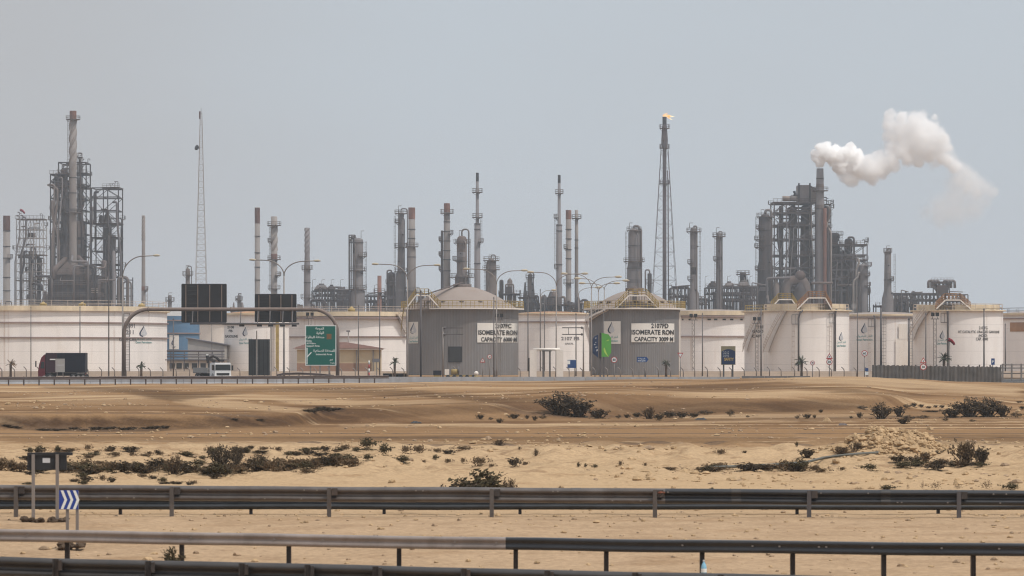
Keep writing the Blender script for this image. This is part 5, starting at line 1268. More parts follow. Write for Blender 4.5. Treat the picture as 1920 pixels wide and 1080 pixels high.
palm(265, 475, 681, 0, 'small green palm by the tank ladder near the gantry', 10); palm(740, 485, 674, 0, 'young palm between gatehouse and grey tank', 11)
palm(1249, 470, 677, 0, 'small palm at the foot of the smaller grey tank', 10); palm(1503, 455, 672, 0, 'bushy green palm beside the round no-turn sign', 15); palm(1770, 415, 665, 0, 'wide palm crown showing over the corrugated fence', 15)

# ------------------------------------------------------------ vehicles
def wheel(t, x, y, z, r=.5, w=.3):
    k = MB(); k.hcyl((x, y - w / 2, z), (x, y + w / 2, z), r, 18); o = k.build('wheel', 'rubber', t)
    MB().hcyl((x, y - w / 2 - .02, z), (x, y - w / 2 + .02, z), r * .5, 12).build('rim', 'truck_grey', o)
def container_truck():
    d = 432; u = Px(117, d); t = thing('container_truck', 'dark truck with red cab pulling a navy box container along the highway', 'truck', u.loc()); zt = u.z(662); W = 2.45; xf = u.x(74); xr = u.x(162)
    b = MB(); xb = u.x(87); pr = [(xf, .55), (xf - .02, 1.35), (xf + .12, 2.2), (xf + .42, 3.15), (xf + .8, 3.55), (xb, 3.6), (xb, .55)]; m_ = len(pr)
    b.add([(x, -W / 2, z) for x, z in pr] + [(x, W / 2, z) for x, z in pr], [tuple(range(m_)), tuple(range(2 * m_ - 1, m_ - 1, -1))] + [(i, m_ + i, m_ + (i + 1) % m_, (i + 1) % m_) for i in range(m_)]); cab = b.build('cab', 'truck_red', t)
    MB().add([(xf + .3, -W / 2 - .02, 1.7), (xf + .85, -W / 2 - .02, 1.7), (xf + .85, -W / 2 - .02, 2.6), (xf + .45, -W / 2 - .02, 2.6)], [(0, 1, 2, 3)]).build('side_window', 'glass_dark', cab)
    MB().add([(xf + .08, -1.1, 1.75), (xf + .08, 1.1, 1.75), (xf + .3, 1.1, 2.85), (xf + .3, -1.1, 2.85)], [(0, 1, 2, 3)]).build('windscreen', 'glass_dark', cab)
    MB().box(xf - .35, xf - .2, -W / 2 - .3, -W / 2 - .1, 1.9, 2.7).build('mirror', 'rubber', cab)
    b = MB(); b.box(u.x(88), u.x(109), -W / 2, W / 2, 1.15, zt); b.build('front_container', 'truck_maroon', t)
    b = MB(); b.box(u.x(109.3), xr, -W / 2, W / 2, 1.15, zt); n = 26
    for k in range(n): x = lerp(u.x(110), xr - .1, k / n); b.box(x, x + .08, -W / 2 - .03, -W / 2 - .002, 1.3, zt - .12)
    c = b.build('container', 'truck_navy', t); MB().box(u.x(88), xr - .02, -W / 2 - .01, W / 2 + .01, zt + .003, zt + .04).build('roof_edge', 'truck_grey', t)
    MB().box(u.x(84), xr - .1, -W / 2 + .25, W / 2 - .25, .7, 1.13).build('chassis', 'rubber', t)
    for x in (xf + .8, u.x(96), u.x(140), u.x(149), u.x(158)): 
        wheel(t, x, -W / 2 + .16, .5); wheel(t, x, W / 2 - .16, .5)
    MB().box(u.x(146), u.x(160), -W / 2 - .02, -W / 2 + .2, 1.0, 1.1).build('mudguard', 'truck_grey', t); MB().box(xr + .01, xr + .06, -1.1, -.8, .8, 1.0).build('tail_light', 'sign_red', t)
container_truck()
def crane_truck():
    d = 436; u = Px(418, d); t = thing('crane_truck', 'white flatbed truck with a folded loader crane behind its cab', 'truck', u.loc(), rz=R(27)); W = 2.35
    b = MB(); b.box(-W / 2, W / 2, 0, 1.9, .55, 2.35); bc = [(-W / 2, .45)]; c = b.build('cab', 'truck_white', t)
    MB().box(-W / 2 + .08, W / 2 - .08, -.05, -.01, 1.45, 2.2).build('windscreen', 'glass_dark', c); MB().box(-W / 2 - .03, -W / 2 - .005, .25, 1.1, 1.45, 2.15).build('side_window', 'glass_dark', c)
    MB().box(-W / 2 + .25, W / 2 - .25, -.05, -.01, .72, 1.05).build('grille', 'rubber', c); MB().box(-W / 2, W / 2, -.16, -.06, .4, .7).build('bumper', 'truck_white', c)
    for s_ in (-1, 1): MB().box(s_ * .95 - .15, s_ * .95 + .15, -.19, -.165, .5, .65).build('headlight', 'sign_white', c); MB().box(s_ * (W / 2 + .2) - .1, s_ * (W / 2 + .2) + .1, -.1, .05, 1.4, 2.1).build('mirror', 'rubber', c)
    MB().box(-W / 2 + .06, W / 2 - .06, .1, 1.8, 2.36, 2.45).build('roof', 'truck_white', c)
    b = MB(); b.box(-W / 2, W / 2, 2.9, 8.2, 1.0, 1.12)
    b.build('bed', 'truck_grey', t)
    for (a, e, f_, g) in ((-W / 2, -W / 2 + .06, 2.9, 8.2), (W / 2 - .06, W / 2, 2.9, 8.2), (-W / 2 + .07, W / 2 - .07, 8.14, 8.2)): MB().box(a, e, f_, g, 1.13, 1.75).build('side_board', 'grey_roof', t)
    MB().box(-.45, .45, .3, 8.0, .6, .98).build('chassis', 'rubber', t)
    k = MB(); k.box(-.35, .35, 2.1, 2.75, 1.0, 2.6); cr = k.build('crane_base', 'crane_black', t)
    k = MB(); k.bar((-.2, 2.4, 2.6), (-1.35, 2.4, 3.1), .34); k.bar((-1.35, 2.4, 3.45), (-1.2, 2.4, 2.4), .3); k.tube([(-1.2, 2.45, 3.0), (-.5, 2.45, 3.35), (.1, 2.45, 3.1), (.45, 2.45, 2.75)], .17, 8); k.bar((.4, 2.4, 2.75), (1.1, 2.4, 2.75), .3); k.build('crane_arm', 'crane_black', t)
    MB().box(-1.5, -1.2, 2.3, 2.5, 3.45, 3.6).build('hook_block', 'sign_white', t)
    for y in (.8, 5.8, 6.9): 
        for s_ in (-1, 1):
            w_ = MB(); w_.hcyl((s_ * W / 2 - s_ * .32, y, .5), (s_ * W / 2, y, .5), .5, 18); o = w_.build('wheel', 'rubber', t); MB().hcyl((s_ * W / 2 - s_ * .01, y, .5), (s_ * W / 2 + s_ * .02, y, .5), .25, 10).build('rim', 'truck_grey', o)
crane_truck()
# ------------------------------------------------------------ process plant on the skyline
RP = random.Random(404)
D0 = 1200.0
def plat_ring(t, u, zc, r, ro, name='platform', a0=0.0, a1=2 * PI, m='deck_steel', rm='steel_brown', cx=0.0, h=1.25):
    b = MB(); n = 14; vs = []
    for i in range(n + 1):
        a = lerp(a0, a1, i / n)
        for q, z in ((r, zc), (ro, zc), (ro, zc - .28), (r, zc - .28)): vs.append((cx + q * math.cos(a), q * math.sin(a), z))
    fs = [(4 * i + j, 4 * i + 4 + j, 4 * i + 4 + (j + 1) % 4, 4 * i + (j + 1) % 4) for i in range(n) for j in range(4)]
    b.add(vs, fs)
    for k in range(3):
        a = lerp(a0, a1, (k + .5) / 3); b.bar((cx + r * .95 * math.cos(a), r * .95 * math.sin(a), zc - 1.1), (cx + ro * .95 * math.cos(a), ro * .95 * math.sin(a), zc - .25), .12)
    p = b.build(name, m, t)
    h_ = MB(); pr = None; n = 10
    for i in range(n + 1):
        a = lerp(a0, a1, i / n); q = Vector((cx + ro * math.cos(a), ro * math.sin(a), zc)); h_.bar(q, q + Vector((0, 0, h)), .1)
        if pr is not None:
            for k in (.5, 1): h_.bar(pr + Vector((0, 0, h * k)), q + Vector((0, 0, h * k)), .1)
        pr = q
    h_.build('railing', rm, p); return p
def ladder(t, x, y, z0, z1, m='steel_brown', cage=True):
    b = MB(); b.bar((x - .25, y, z0), (x - .25, y, z1), .1); b.bar((x + .25, y, z0), (x + .25, y, z1), .1); z = z0 + .3
    while z < z1: b.bar((x - .25, y, z), (x + .25, y, z), .07); z += .9
    if cage:
        z = z0 + 2.4
        while z < z1:
            pts = [(x - .3, y, z), (x - .38, y - .5, z), (x, y - .8, z), (x + .38, y - .5, z), (x + .3, y, z)]
            for p, q in zip(pts, pts[1:]): b.bar(p, q, .07)
            z += 1.6
    b.build('ladder', m, t)
def shaft_profile(u, segs):
    prof = []
    for (py, wpx) in segs: prof.append((u.w(wpx) / 2, u.z(py)))
    prof.sort(key=lambda p: p[1]); return prof
def stack(px, d, yt, w, label, m='stack_concrete', bands=(), strakes=None, plats=(), wtop=None, segs=None, lad=None, group='chimney stacks', rings=(), davits=True):
    u = Px(px, d); t = thing('chimney_stack', label, 'chimney', u.loc(), group=group); wt = wtop or w
    segs = segs or [(yt, wt), (690, w)]
    prof = shaft_profile(u, segs); prof[0] = (prof[0][0], -.3); zt = prof[-1][1]
    MB().lathe(prof + [(prof[-1][0] * .82, zt), (prof[-1][0] * .8, zt - 1.5)], n=24, caps=False).build('shaft', m, t)
    def rad(z):
        for (r0, z0), (r1, z1) in zip(prof, prof[1:]):
            if z0 <= z <= z1: return lerp(r0, r1, (z - z0) / max(1e-6, z1 - z0))
        return prof[-1][0]
    for (ya, yb, bm) in bands:
        za, zb = u.z(ya), u.z(yb); MB().lathe([(rad(zb) + .03, zb), (rad(za) + .03, za)], n=24, caps=False).build('painted_band', bm, t)
    for y in rings:
        z = u.z(y); r = rad(z); MB().lathe([(r, z - .15), (r + .14, z - .15), (r + .14, z + .15), (r, z + .15)], n=24, caps=False, smooth=False).build('flange_ring', 'steel_dark', t)
    if strakes:
        za, zb, turns, amp = u.z(strakes[0]), u.z(strakes[1]), strakes[2], strakes[3]
        for k in range(3):
            vs = []; n = 60; b = MB()
            for i in range(n + 1):
                q = i / n; z = lerp(zb, za, q); a = 2 * PI * (k / 3 + turns * q); r = rad(z) * .96; ro = r * (1 + amp)
                for rr_, da in ((r, -.62), (ro, -.22), (ro, .22), (r, .62)): vs.append((rr_ * math.cos(a + da), rr_ * math.sin(a + da), z))
            b.add(vs, [(4 * i + j, 4 * i + 4 + j, 4 * i + 4 + (j + 1) % 4, 4 * i + (j + 1) % 4) for i in range(n) for j in range(4)], True); b.build('helical_strake', m, t)
    for (y, wl, wr) in plats:
        z = u.z(y); r = rad(z)
        if wl and wr: plat_ring(t, u, z, r, r + u.w((wl + wr) / 2))
        elif wr: plat_ring(t, u, z, r, r + u.w(wr), a0=-PI / 2.4, a1=PI / 2.4)
        else: plat_ring(t, u, z, r, r + u.w(wl), a0=PI - PI / 2.4, a1=PI + PI / 2.4)
    if lad:
        side, ya, yb = lad; z = u.z(ya); ladder(t, side * (rad(u.z(yb)) + .35), 0, u.z(yb), z)
    return t, u, rad
def column(px, d, yt, w, label, m='column_brown', plats=(), rings=(), goose=None, side=None, segs=None, head=True, group='process columns', davit=None, lad=0, nozzles=3):
    u = Px(px, d); t = thing('process_column', label, 'column', u.loc(), group=group)
    segs = segs or [(yt, w), (690, w)]
    prof = shaft_profile(u, segs); prof[0] = (prof[0][0], -.3); rt, zt = prof[-1]
    if head: prof = prof[:-1] + [(rt, zt - rt * .5)] + [(rt * math.cos(a * PI / 12), zt - rt * .5 + rt * .5 * math.sin(a * PI / 12)) for a in range(1, 6)] + [(.02, zt)]
    MB().lathe(prof, n=22, caps=False).build('shell', m, t)
    def rad(z):
        pr = shaft_profile(u, segs); pr[0] = (pr[0][0], -.3)
        for (r0, z0), (r1, z1) in zip(pr, pr[1:]):
            if z0 <= z <= z1: return lerp(r0, r1, (z - z0) / max(1e-6, z1 - z0))
        return pr[-1][0]
    for y in rings:
        z = u.z(y); r = rad(z); MB().lathe([(r, z - .16), (r + .16, z - .16), (r + .16, z + .16), (r, z + .16)], n=22, caps=False, smooth=False).build('stiffening_ring', 'steel_dark', t)
    for (y, wl, wr) in plats:
        z = u.z(y); r = rad(z - .2)
        if wl and wr: plat_ring(t, u, z, r * .98, r + u.w((wl + wr) / 2))
        elif wr: plat_ring(t, u, z, r * .98, r + u.w(wr), a0=-PI / 2.2, a1=PI / 3)
        else: plat_ring(t, u, z, r * .98, r + u.w(wl), a0=PI - PI / 3, a1=PI + PI / 2.2)
    if goose:
        (h, xo, pr_) = goose      # height above head px, sideways px, pipe px
        MB().pipe([(0, 0, zt - .3), (0, 0, zt + u.w(h)), (u.w(xo), -.2, zt + u.w(h)), (u.w(xo), -.2, u.z(620))], u.w(pr_) / 2, n=8, bend=u.w(abs(xo)) * .45).build('overhead_pipe', 'column_grey', t)
    if side:
        for (xo, ya, yb, pw) in side: MB().pipe([(u.w(xo) * .6, -.3, u.z(ya)), (u.w(xo), -.5, u.z(ya)), (u.w(xo), -.5, u.z(yb))], u.w(pw) / 2, n=7).build('side_pipe', 'column_grey', t)
    if davit:
        xo, h = davit; b = MB(); b.tube([(u.w(xo), 0, zt - .5), (u.w(xo), 0, zt + u.w(h)), (u.w(xo + (6 if xo < 0 else 6)), 0, zt + u.w(h))], .12, 6); b.build('davit', 'steel_brown', t)
    if not lad and w >= 9: lad = RP.choice((-1, 1))
    if lad: ladder(t, lad * (rad(u.z(560)) + .35), -.2, u.z(640), u.z(yt + 6))
    if w >= 10:                                              # bands of newer or bare insulation
        for k in range(2):
            ya = lerp(yt + 14, 560, RP.random()); za, zb = u.z(ya), u.z(ya + RP.uniform(4, 14)); MB().lathe([(rad(zb) + .025, zb), (rad(za) + .025, za)], n=22, caps=False, a0=RP.uniform(-PI, -2), a1=RP.uniform(-1.4, .2)).build('insulation_patch', RP.choice(('stack_grey', 'column_brown', 'steel_grey', 'column_dark')), t)
        xp = RP.choice((-1, 1)) * RP.uniform(.3, .8); rz = rad(u.z(520)); MB().pipe([(rz * xp * .5, -rz * .7, u.z(yt + 9)), (rz * xp, -rz - .35, u.z(yt + 14)), (rz * xp, -rz - .35, 0)], .2, n=6).build('downcomer', RP.choice(('steel_pale', 'steel_grey', 'column_brown')), t)
    for k in range(nozzles):
        y = lerp(yt + 12, 560, (k + .6) / nozzles); z = u.z(y); r = rad(z); a = RP.uniform(-2.6, -.5); b = MB(); b.hcyl((r * .8 * math.cos(a), r * .8 * math.sin(a), z), ((r + .6) * math.cos(a), (r + .6) * math.sin(a), z), .25, 8); b.build('nozzle', 'steel_dark', t)
    return t, u, rad
def steel_frame(pxs, ys, d, dep, label, m='steel_dark', w=.42, brace=.8, decks=None, name='steel_structure', pipes=6, rails=True, diag='x', seed=1, zb=0.0, pm=('column_grey', 'steel_dark', 'column_brown'), gear=3):
    """open steel tower: pxs column lines, ys deck rows from the top down"""
    rr = random.Random(seed); u = Px((pxs[0] + pxs[-1]) / 2, d); t = thing(name, label, 'steel structure', u.loc(), group='steel structures')
    b = MB(); X = [u.x(p) for p in pxs]; Z = [u.z(y) for y in ys]
    for yy in (-dep / 2, dep / 2):
        for x in X: b.bar((x, yy, -.3), (x, yy, Z[0]), w)
        for z in Z: b.bar((X[0], yy, z), (X[-1], yy, z), w * .9, w * 1.1)
        for i in range(len(X) - 1):
            for j in range(len(Z) - 1):
                if rr.random() > brace: continue
                k = (1 if (i + (j if diag == 'x' else 0)) % 2 else 0)
                if diag == 'v':
                    xm = (X[i] + X[i + 1]) / 2; b.bar((X[i], yy, Z[j + 1]), (xm, yy, Z[j]), w * .5); b.bar((X[i + 1], yy, Z[j + 1]), (xm, yy, Z[j]), w * .5)
                else:
                    if k in (0, 2): b.bar((X[i], yy, Z[j + 1]), (X[i + 1], yy, Z[j]), w * .55)
                    if k in (1, 2): b.bar((X[i], yy, Z[j]), (X[i + 1], yy, Z[j + 1]), w * .55)
    for x in X:
        for z in Z: b.bar((x, -dep / 2, z), (x, dep / 2, z), w * .8)
    b.build('frame', m, t)
    for j, z in enumerate(Z):
        if decks is not None and j not in decks: continue
        k = MB(); a, c = (X[0], X[-1]) if rr.random() < .6 or len(X) < 3 else (X[rr.randrange(len(X) - 1)], X[-1])
        k.box(a - .4, c + .4, -dep / 2 - .6, dep / 2 + .5, z + w * .5 + .01, z + w * .5 + .14); dk = k.build('deck', 'deck_steel', t)
        if rails: h = MB(); h.handrail([(a - .4, -dep / 2 - .55, z + w * .5 + .14), (c + .4, -dep / 2 - .55, z + w * .5 + .14)], 1.2, .1, 1.5, 1); h.build('railing', 'steel_brown', dk)
    for k in range(pipes):
        j = rr.randrange(len(Z) - 1); j2 = min(len(Z) - 1, j + rr.randint(1, 3)); x0 = rr.uniform(X[0], X[-1]); x1 = rr.uniform(X[0], X[-1]); yy = rr.uniform(-dep / 2 - .6, dep / 2)
        za = lerp(Z[j], Z[j + 1], rr.uniform(.1, .8)); zc = Z[j2] if j2 < len(Z) - 1 else Z[j2] - 4; r = rr.choice((.18, .25, .35, .5))
        MB().pipe([(x0, yy, za), (x1, yy, za), (x1, yy - .4, zc)], r, n=7).build('pipe', rr.choice(pm), t)
    if len(Z) > 4:
        for k in range(5):                                       # risers up the face, all different
            x = rr.uniform(X[0] + .5, X[-1] - .5); z1 = rr.choice(Z[:4]) + rr.uniform(-2, 1.5); yy = -dep / 2 - rr.uniform(.3, 1.4); xb = x + rr.uniform(-2.5, 2.5)
            MB().pipe([(xb, yy, 0), (xb, yy, lerp(z1, Z[-1], rr.uniform(.3, .8))), (x, yy, lerp(z1, Z[-1], rr.uniform(.1, .28))), (x, yy, z1), (x + rr.uniform(-3, 3), yy + 1.5, z1)], rr.choice((.16, .22, .3, .42)), n=7).build('riser', rr.choice(('steel_pale', 'stack_grey', 'column_brown', 'steel_grey', 'column_dark')), t)
        for k in range(4):                                       # galleries hung outside the frame
            j = rr.randrange(0, len(Z) - 1); z = Z[j] + rr.uniform(-1, 2); s_ = rr.choice((-1, 1)); x0 = X[-1] if s_ > 0 else X[0]; L_ = rr.uniform(.9, 2.0)
            g = MB(); g.box(min(x0, x0 + s_ * L_), max(x0, x0 + s_ * L_), -2, 1, z, z + .12); g.bar((x0, -1.9, z - 1.3), (x0 + s_ * L_, -1.9, z), .12); ob = g.build('gallery', 'deck_steel', t); h = MB(); h.handrail([(x0, -2, z + .12), (x0 + s_ * L_, -2, z + .12), (x0 + s_ * L_, 1, z + .12)], 1.2, .1, 1, 1); h.build('railing', 'steel_brown', ob)
        for k in range(3):                                       # vents and lamp hooks over the roof
            x = rr.uniform(X[0], X[-1]); h_ = rr.uniform(1.2, 3.2); MB().pipe([(x, 0, Z[0]), (x, 0, Z[0] + h_), (x + rr.choice((-1, 1)) * rr.uniform(.6, 1.5), 0, Z[0] + h_), (x + rr.choice((-1, 1)) * .7, 0, Z[0] + h_ - .6)], .14, n=6).build('vent', 'steel_grey', t)
    for k in range(gear):
        j = rr.randrange(1, len(Z)); x = rr.uniform(X[0] + 1, X[-1] - 1); z = Z[j] + .3; r = rr.uniform(.5, 1.0); g = MB()
        if rr.random() < .5: g.hcyl((x - r * 1.6, -dep / 4, z + r), (x + r * 1.6, -dep / 4, z + r), r, 12); g.build('drum', rr.choice(pm), t)
        else: g.lathe([(r * .2, z), (r, z + .7), (r, z + 2.6), (r * .3, z + 3.2)], x, -dep / 4, 12); g.build('vessel', rr.choice(pm), t)
    return t, u
def _unused(): pass
def pipe_rack(px0, px1, yt, yb, d, label, bays=8, rows=3, m='steel_dark', coolers=True, seed=1, dep=8):
    rr = random.Random(seed); u = Px((px0 + px1) / 2, d); t = thing('pipe_rack', label, 'pipe rack', u.loc(), group='pipe racks')
    b = MB(); X = [lerp(u.x(px0), u.x(px1), i / bays) for i in range(bays + 1)]; zt, zb = u.z(yt), u.z(yb)
    for yy in (-dep / 2, dep / 2):
        for x in X: b.bar((x, yy, -.2), (x, yy, zt), .36)
        for k in range(rows): z = lerp(zb, zt, (k + 1) / rows); b.bar((X[0], yy, z), (X[-1], yy, z), .3, .42)
        for i in range(bays):
            if rr.random() < .55: 
                z0, z1 = lerp(zb, zt, .33), zt; b.bar((X[i], yy, z0), (X[i + 1], yy, z1), .2) if rr.random() < .5 else b.bar((X[i + 1], yy, z0), (X[i], yy, z1), .2)
    b.build('frame', m, t)
    for k in range(rows):
        for j in range(3):
            z = lerp(zb, zt, (k + 1) / rows) + .5; r = rr.choice((.15, .22, .32)); a = lerp(X[0], X[-1], rr.uniform(0, .2)); c = lerp(X[0], X[-1], rr.uniform(.75, 1))
            MB().tube([(a, -dep / 2 + j * 1.6 + .5, z), (c, -dep / 2 + j * 1.6 + .5, z)], r, 7).build('pipe', rr.choice(('column_grey', 'steel_dark', 'steel_grey')), t)
    for k in range(4):
        x = rr.uniform(X[0], X[-1]); MB().pipe([(x, -dep / 2 - .3, zb), (x, -dep / 2 - .3, zt + rr.uniform(.5, 2)), (x + rr.uniform(-5, 5), -dep / 2 - .3, zt + 1)], .2, n=6).build('riser', 'column_grey', t)
    if coolers:
        x = X[0] + 1
        while x < X[-1] - 4:
            if rr.random() < .7:
                w = rr.uniform(2.5, 5); g = MB(); h = rr.uniform(.8, 1.5); z0 = zt + .8
                vs = [(x, -dep / 2, z0), (x + w, -dep / 2, z0), (x + w, dep / 2, z0), (x, dep / 2, z0), (x + w * .2, -dep / 2 + 1, z0 + h), (x + w * .8, -dep / 2 + 1, z0 + h), (x + w * .8, dep / 2 - 1, z0 + h), (x + w * .2, dep / 2 - 1, z0 + h)]
                g.add(vs, [(3, 2, 1, 0), (4, 5, 6, 7), (0, 1, 5, 4), (1, 2, 6, 5), (2, 3, 7, 6), (3, 0, 4, 7)]); g.lathe([(w * .22, z0 + h + .01), (w * .22, z0 + h + .6)], x + w / 2, 0, 10); g.build('cooler', rr.choice(('steel_dark', 'column_grey')), t)
            x += rr.uniform(4.5, 7)
        h = MB(); h.handrail([(X[0], -dep / 2 - .6, zt + .2), (X[-1], -dep / 2 - .6, zt + .2)], 1.2, .1, 2, 1); h.build('railing', 'steel_brown', t)
        for x in X[::3]: b = MB(); b.tube([(x, 0, zt), (x, 0, zt + 4.2), (x + 1.2, 0, zt + 4.5)], .08, 5); b.build('lamp_post', 'steel_brown', t)
    return t, u
def cluster(px0, px1, yt, d, label, seed, n=7, m='steel_dark', tall=None):
    """crowded exchangers, drums, pump deck and piping"""
    rr = random.Random(seed); u = Px((px0 + px1) / 2, d); t = thing('process_unit', label, 'process unit', u.loc(), group='process units'); a, c = u.x(px0), u.x(px1); zt = u.z(yt); pm = ('column_grey', 'steel_dark', 'column_brown', 'column_dark')
    b = MB(); nb = max(2, int((c - a) / 5)); zl = [zt * .35, zt * .6, zt * .8]
    for i in range(nb + 1):
        x = lerp(a, c, i / nb); h = zt * rr.uniform(.72, .95)
        for yy in (-4, 4): b.bar((x, yy, -.2), (x, yy, h), .4)
    for z in zl:
        for yy in (-4, 4): b.bar((a, yy, z), (c, yy, z), .4, .5)
    b.build('frame', m, t)
    for z in zl: k = MB(); k.box(a - .3, c + .3, -4.6, 4.6, z + .26, z + .4); dk = k.build('deck', 'deck_steel', t); h = MB(); h.handrail([(a - .3, -4.5, z + .4), (c + .3, -4.5, z + .4)], 1.2, .1, 1.6, 1); h.build('railing', 'steel_brown', dk)
    for k in range(n):
        z = rr.choice(zl) + .5; x = lerp(a, c, rr.uniform(.05, .95)); r = rr.uniform(.7, 1.5); g = MB(); q = rr.random()
        if q < .4: L_ = rr.uniform(2, 5); g.hcyl((x - L_ / 2, -2.5, z + r), (x + L_ / 2, -2.5, z + r), r, 12); g.build('exchanger', rr.choice(pm), t)
        elif q < .8: g.lathe([(r * .9, 0), (r, zt * .3), (r, zt * rr.uniform(.75, .97)), (r * .3, zt * .99)], x, rr.uniform(-2, 2), 12); g.build('vessel', rr.choice(pm), t)
        else: g.box(x - r, x + r, -3.4, -.5, z - .1, z + 2.4); g.build('cabin', rr.choice(pm), t)
    for k in range(n + 4):
        x0, x1 = lerp(a, c, rr.random()), lerp(a, c, rr.random()); z0, z1 = zt * rr.uniform(.25, 1.0), zt * rr.uniform(.25, .95); yy = rr.uniform(-4.8, 3)
        MB().pipe([(x0, yy, 0), (x0, yy, z0), (x1, yy, z0), (x1, yy, z1 * .5)], rr.choice((.2, .3, .45)), n=7).build('pipe', rr.choice(pm), t)
    return t, u
def lattice_mast(px, d, yt, wb, wt, ybase, label, m, w=.16, panels=24, name='lattice_mast', knee=None):
    u = Px(px, d); t = thing(name, label, 'mast', u.loc()); zt = u.z(yt); b = MB()
    def hw(z):
        q = z / zt
        if knee:
            zk = u.z(knee[0]); return u.w(lerp(wb, knee[1], z / zk) if z < zk else lerp(knee[1], wt, (z - zk) / (zt - zk))) / 2
        return u.w(lerp(wb, wt, q)) / 2
    for k in range(panels):
        z0, z1 = zt * k / panels, zt * (k + 1) / panels; a, c = hw(z0), hw(z1)
        P0 = [Vector((sx * a, sy * a, z0)) for sx, sy in ((-1, -1), (1, -1), (1, 1), (-1, 1))]; P1 = [Vector((sx * c, sy * c, z1)) for sx, sy in ((-1, -1), (1, -1), (1, 1), (-1, 1))]
        for i in range(4):
            j = (i + 1) % 4; b.bar(P0[i], P1[i], w); b.bar(P1[i], P1[j], w * .6); 
            if k % 2: b.bar(P0[i], P1[j], w * .55)
            else: b.bar(P0[j], P1[i], w * .55)
    b.build('lattice', m, t); return t, u, hw

# --- the furnace complex at the near end of the skyline
stack(12.5, 1250, 405, 13, 'plain chimney with dark brown top at the very edge of the picture', bands=((404.5, 432, 'band_brown'),), plats=((483, 0, 5),), rings=(433, 462, 484, 520, 545))
cluster(-6, 27, 560, 1240, 'low huddle of plant round the foot of the edge chimney', 31, 4)
steel_frame((34, 47, 60, 71, 84.5), (412, 431, 447, 463, 479, 494, 510, 527, 545, 562), 1260, 9, 'pale open pipe scaffold beside the edge chimney, topped with a red pennant', 'steel_pale', .22, .75, decks=(0, 4, 7), pipes=9, diag='v', seed=3, gear=2)
u = Px(44, 1262); windsock(40, 396, 1258, 412, 'small red windsock above the pale pipe scaffold', .7, wz(413, 1258))
column(58, 1262, 470, 9, 'slim brown vessel inside the pale scaffold', plats=((505, 3, 3), (540, 3, 3)), goose=(6, 8, 3))
column(73, 1262, 485, 8, 'second slim vessel inside the pale scaffold', 'column_dark', plats=((520, 3, 3),), goose=(4, -6, 3))
stack(137, 1200, 209, 13.6, 'tallest chimney, twisted by helical strakes and crowned with a rusty gallery', 'stack_concrete', bands=((208, 225, 'band_rust'),), strakes=(226, 318, 1.35, .2), plats=((223.5, 7, 7), (398, 9, 9)), wtop=13,
      segs=[(209, 12.5), (330, 13.5), (480, 14.5), (690, 22)], rings=(333, 362, 394), lad=(-1, 225, 480))
steel_frame((99, 113.5, 128), (329, 342, 353, 373, 395, 417, 440, 460, 482), 1206, 12, 'tall dark steel tower on the shaded flank of the tallest chimney', 'steel_dark', .42, .9, decks=(0, 2, 4, 6), pipes=9, seed=5, gear=4)
steel_frame((114, 130, 150, 165.5), (306.5, 327, 348, 353, 375, 396, 418, 440, 462, 482), 1218, 12, 'highest dark steel tower, wrapped behind the tallest chimney', 'steel_dark', .42, .85, decks=(1, 3, 6), pipes=9, seed=8, gear=4)
column(119, 1208, 318, 9, 'narrow dark reactor inside the tower beside the tallest chimney', 'column_dark', plats=((331, 4, 0), (362, 4, 4)), davit=(-3, 8), goose=(2, 4, 3))
column(152, 1216, 352, 13, 'flared rusty hopper vessel behind the tallest chimney', 'column_brown', segs=[(352, 12), (362, 6), (372, 13), (385, 13), (392, 7), (410, 8), (440, 17), (690, 17)], nozzles=2, plats=((378, 3, 3),))
column(122, 1212, 372, 16, 'broad dark drum low in the tower beside the tallest chimney', 'column_dark', segs=[(372, 15), (470, 15), (690, 15)])
column(150, 1213, 412, 22, 'wide brown regenerator shell behind the tallest chimney foot', 'column_brown', segs=[(412, 20), (455, 22), (480, 16), (690, 16)])
b = None
for (x, y) in ((150, 286), (157, 296)):
    pass
t, u = steel_frame((147, 153), (287, 296, 306), 1214, 3, 'tiny vent gallery at the top of the highest steel tower', 'steel_brown', .2, .4, decks=(1,), pipes=1, seed=9, gear=0)
steel_frame((176, 198, 226), (354, 371, 396, 421, 447, 472, 497, 520), 1215, 13, 'square steel tower with flat roof next to the twisted chimney', 'steel_dark', .38, .9, decks=(0, 3, 4, 6), pipes=7, seed=12, gear=2)
column(201, 1216, 400, 14, 'dark conical-topped reactor inside the flat roofed tower', 'column_dark', segs=[(394, 2), (412, 15), (430, 16), (690, 16)], plats=((424, 8, 8), (470, 3, 3)), head=False)
column(213, 1213, 440, 9, 'grey tube column in the flat roofed tower', 'column_grey', plats=((470, 3, 3),))
stack(228, 1222, 428, 4.5, 'thin rusty pipe stack on the flank of the flat roofed tower', 'column_brown', group='chimney stacks')
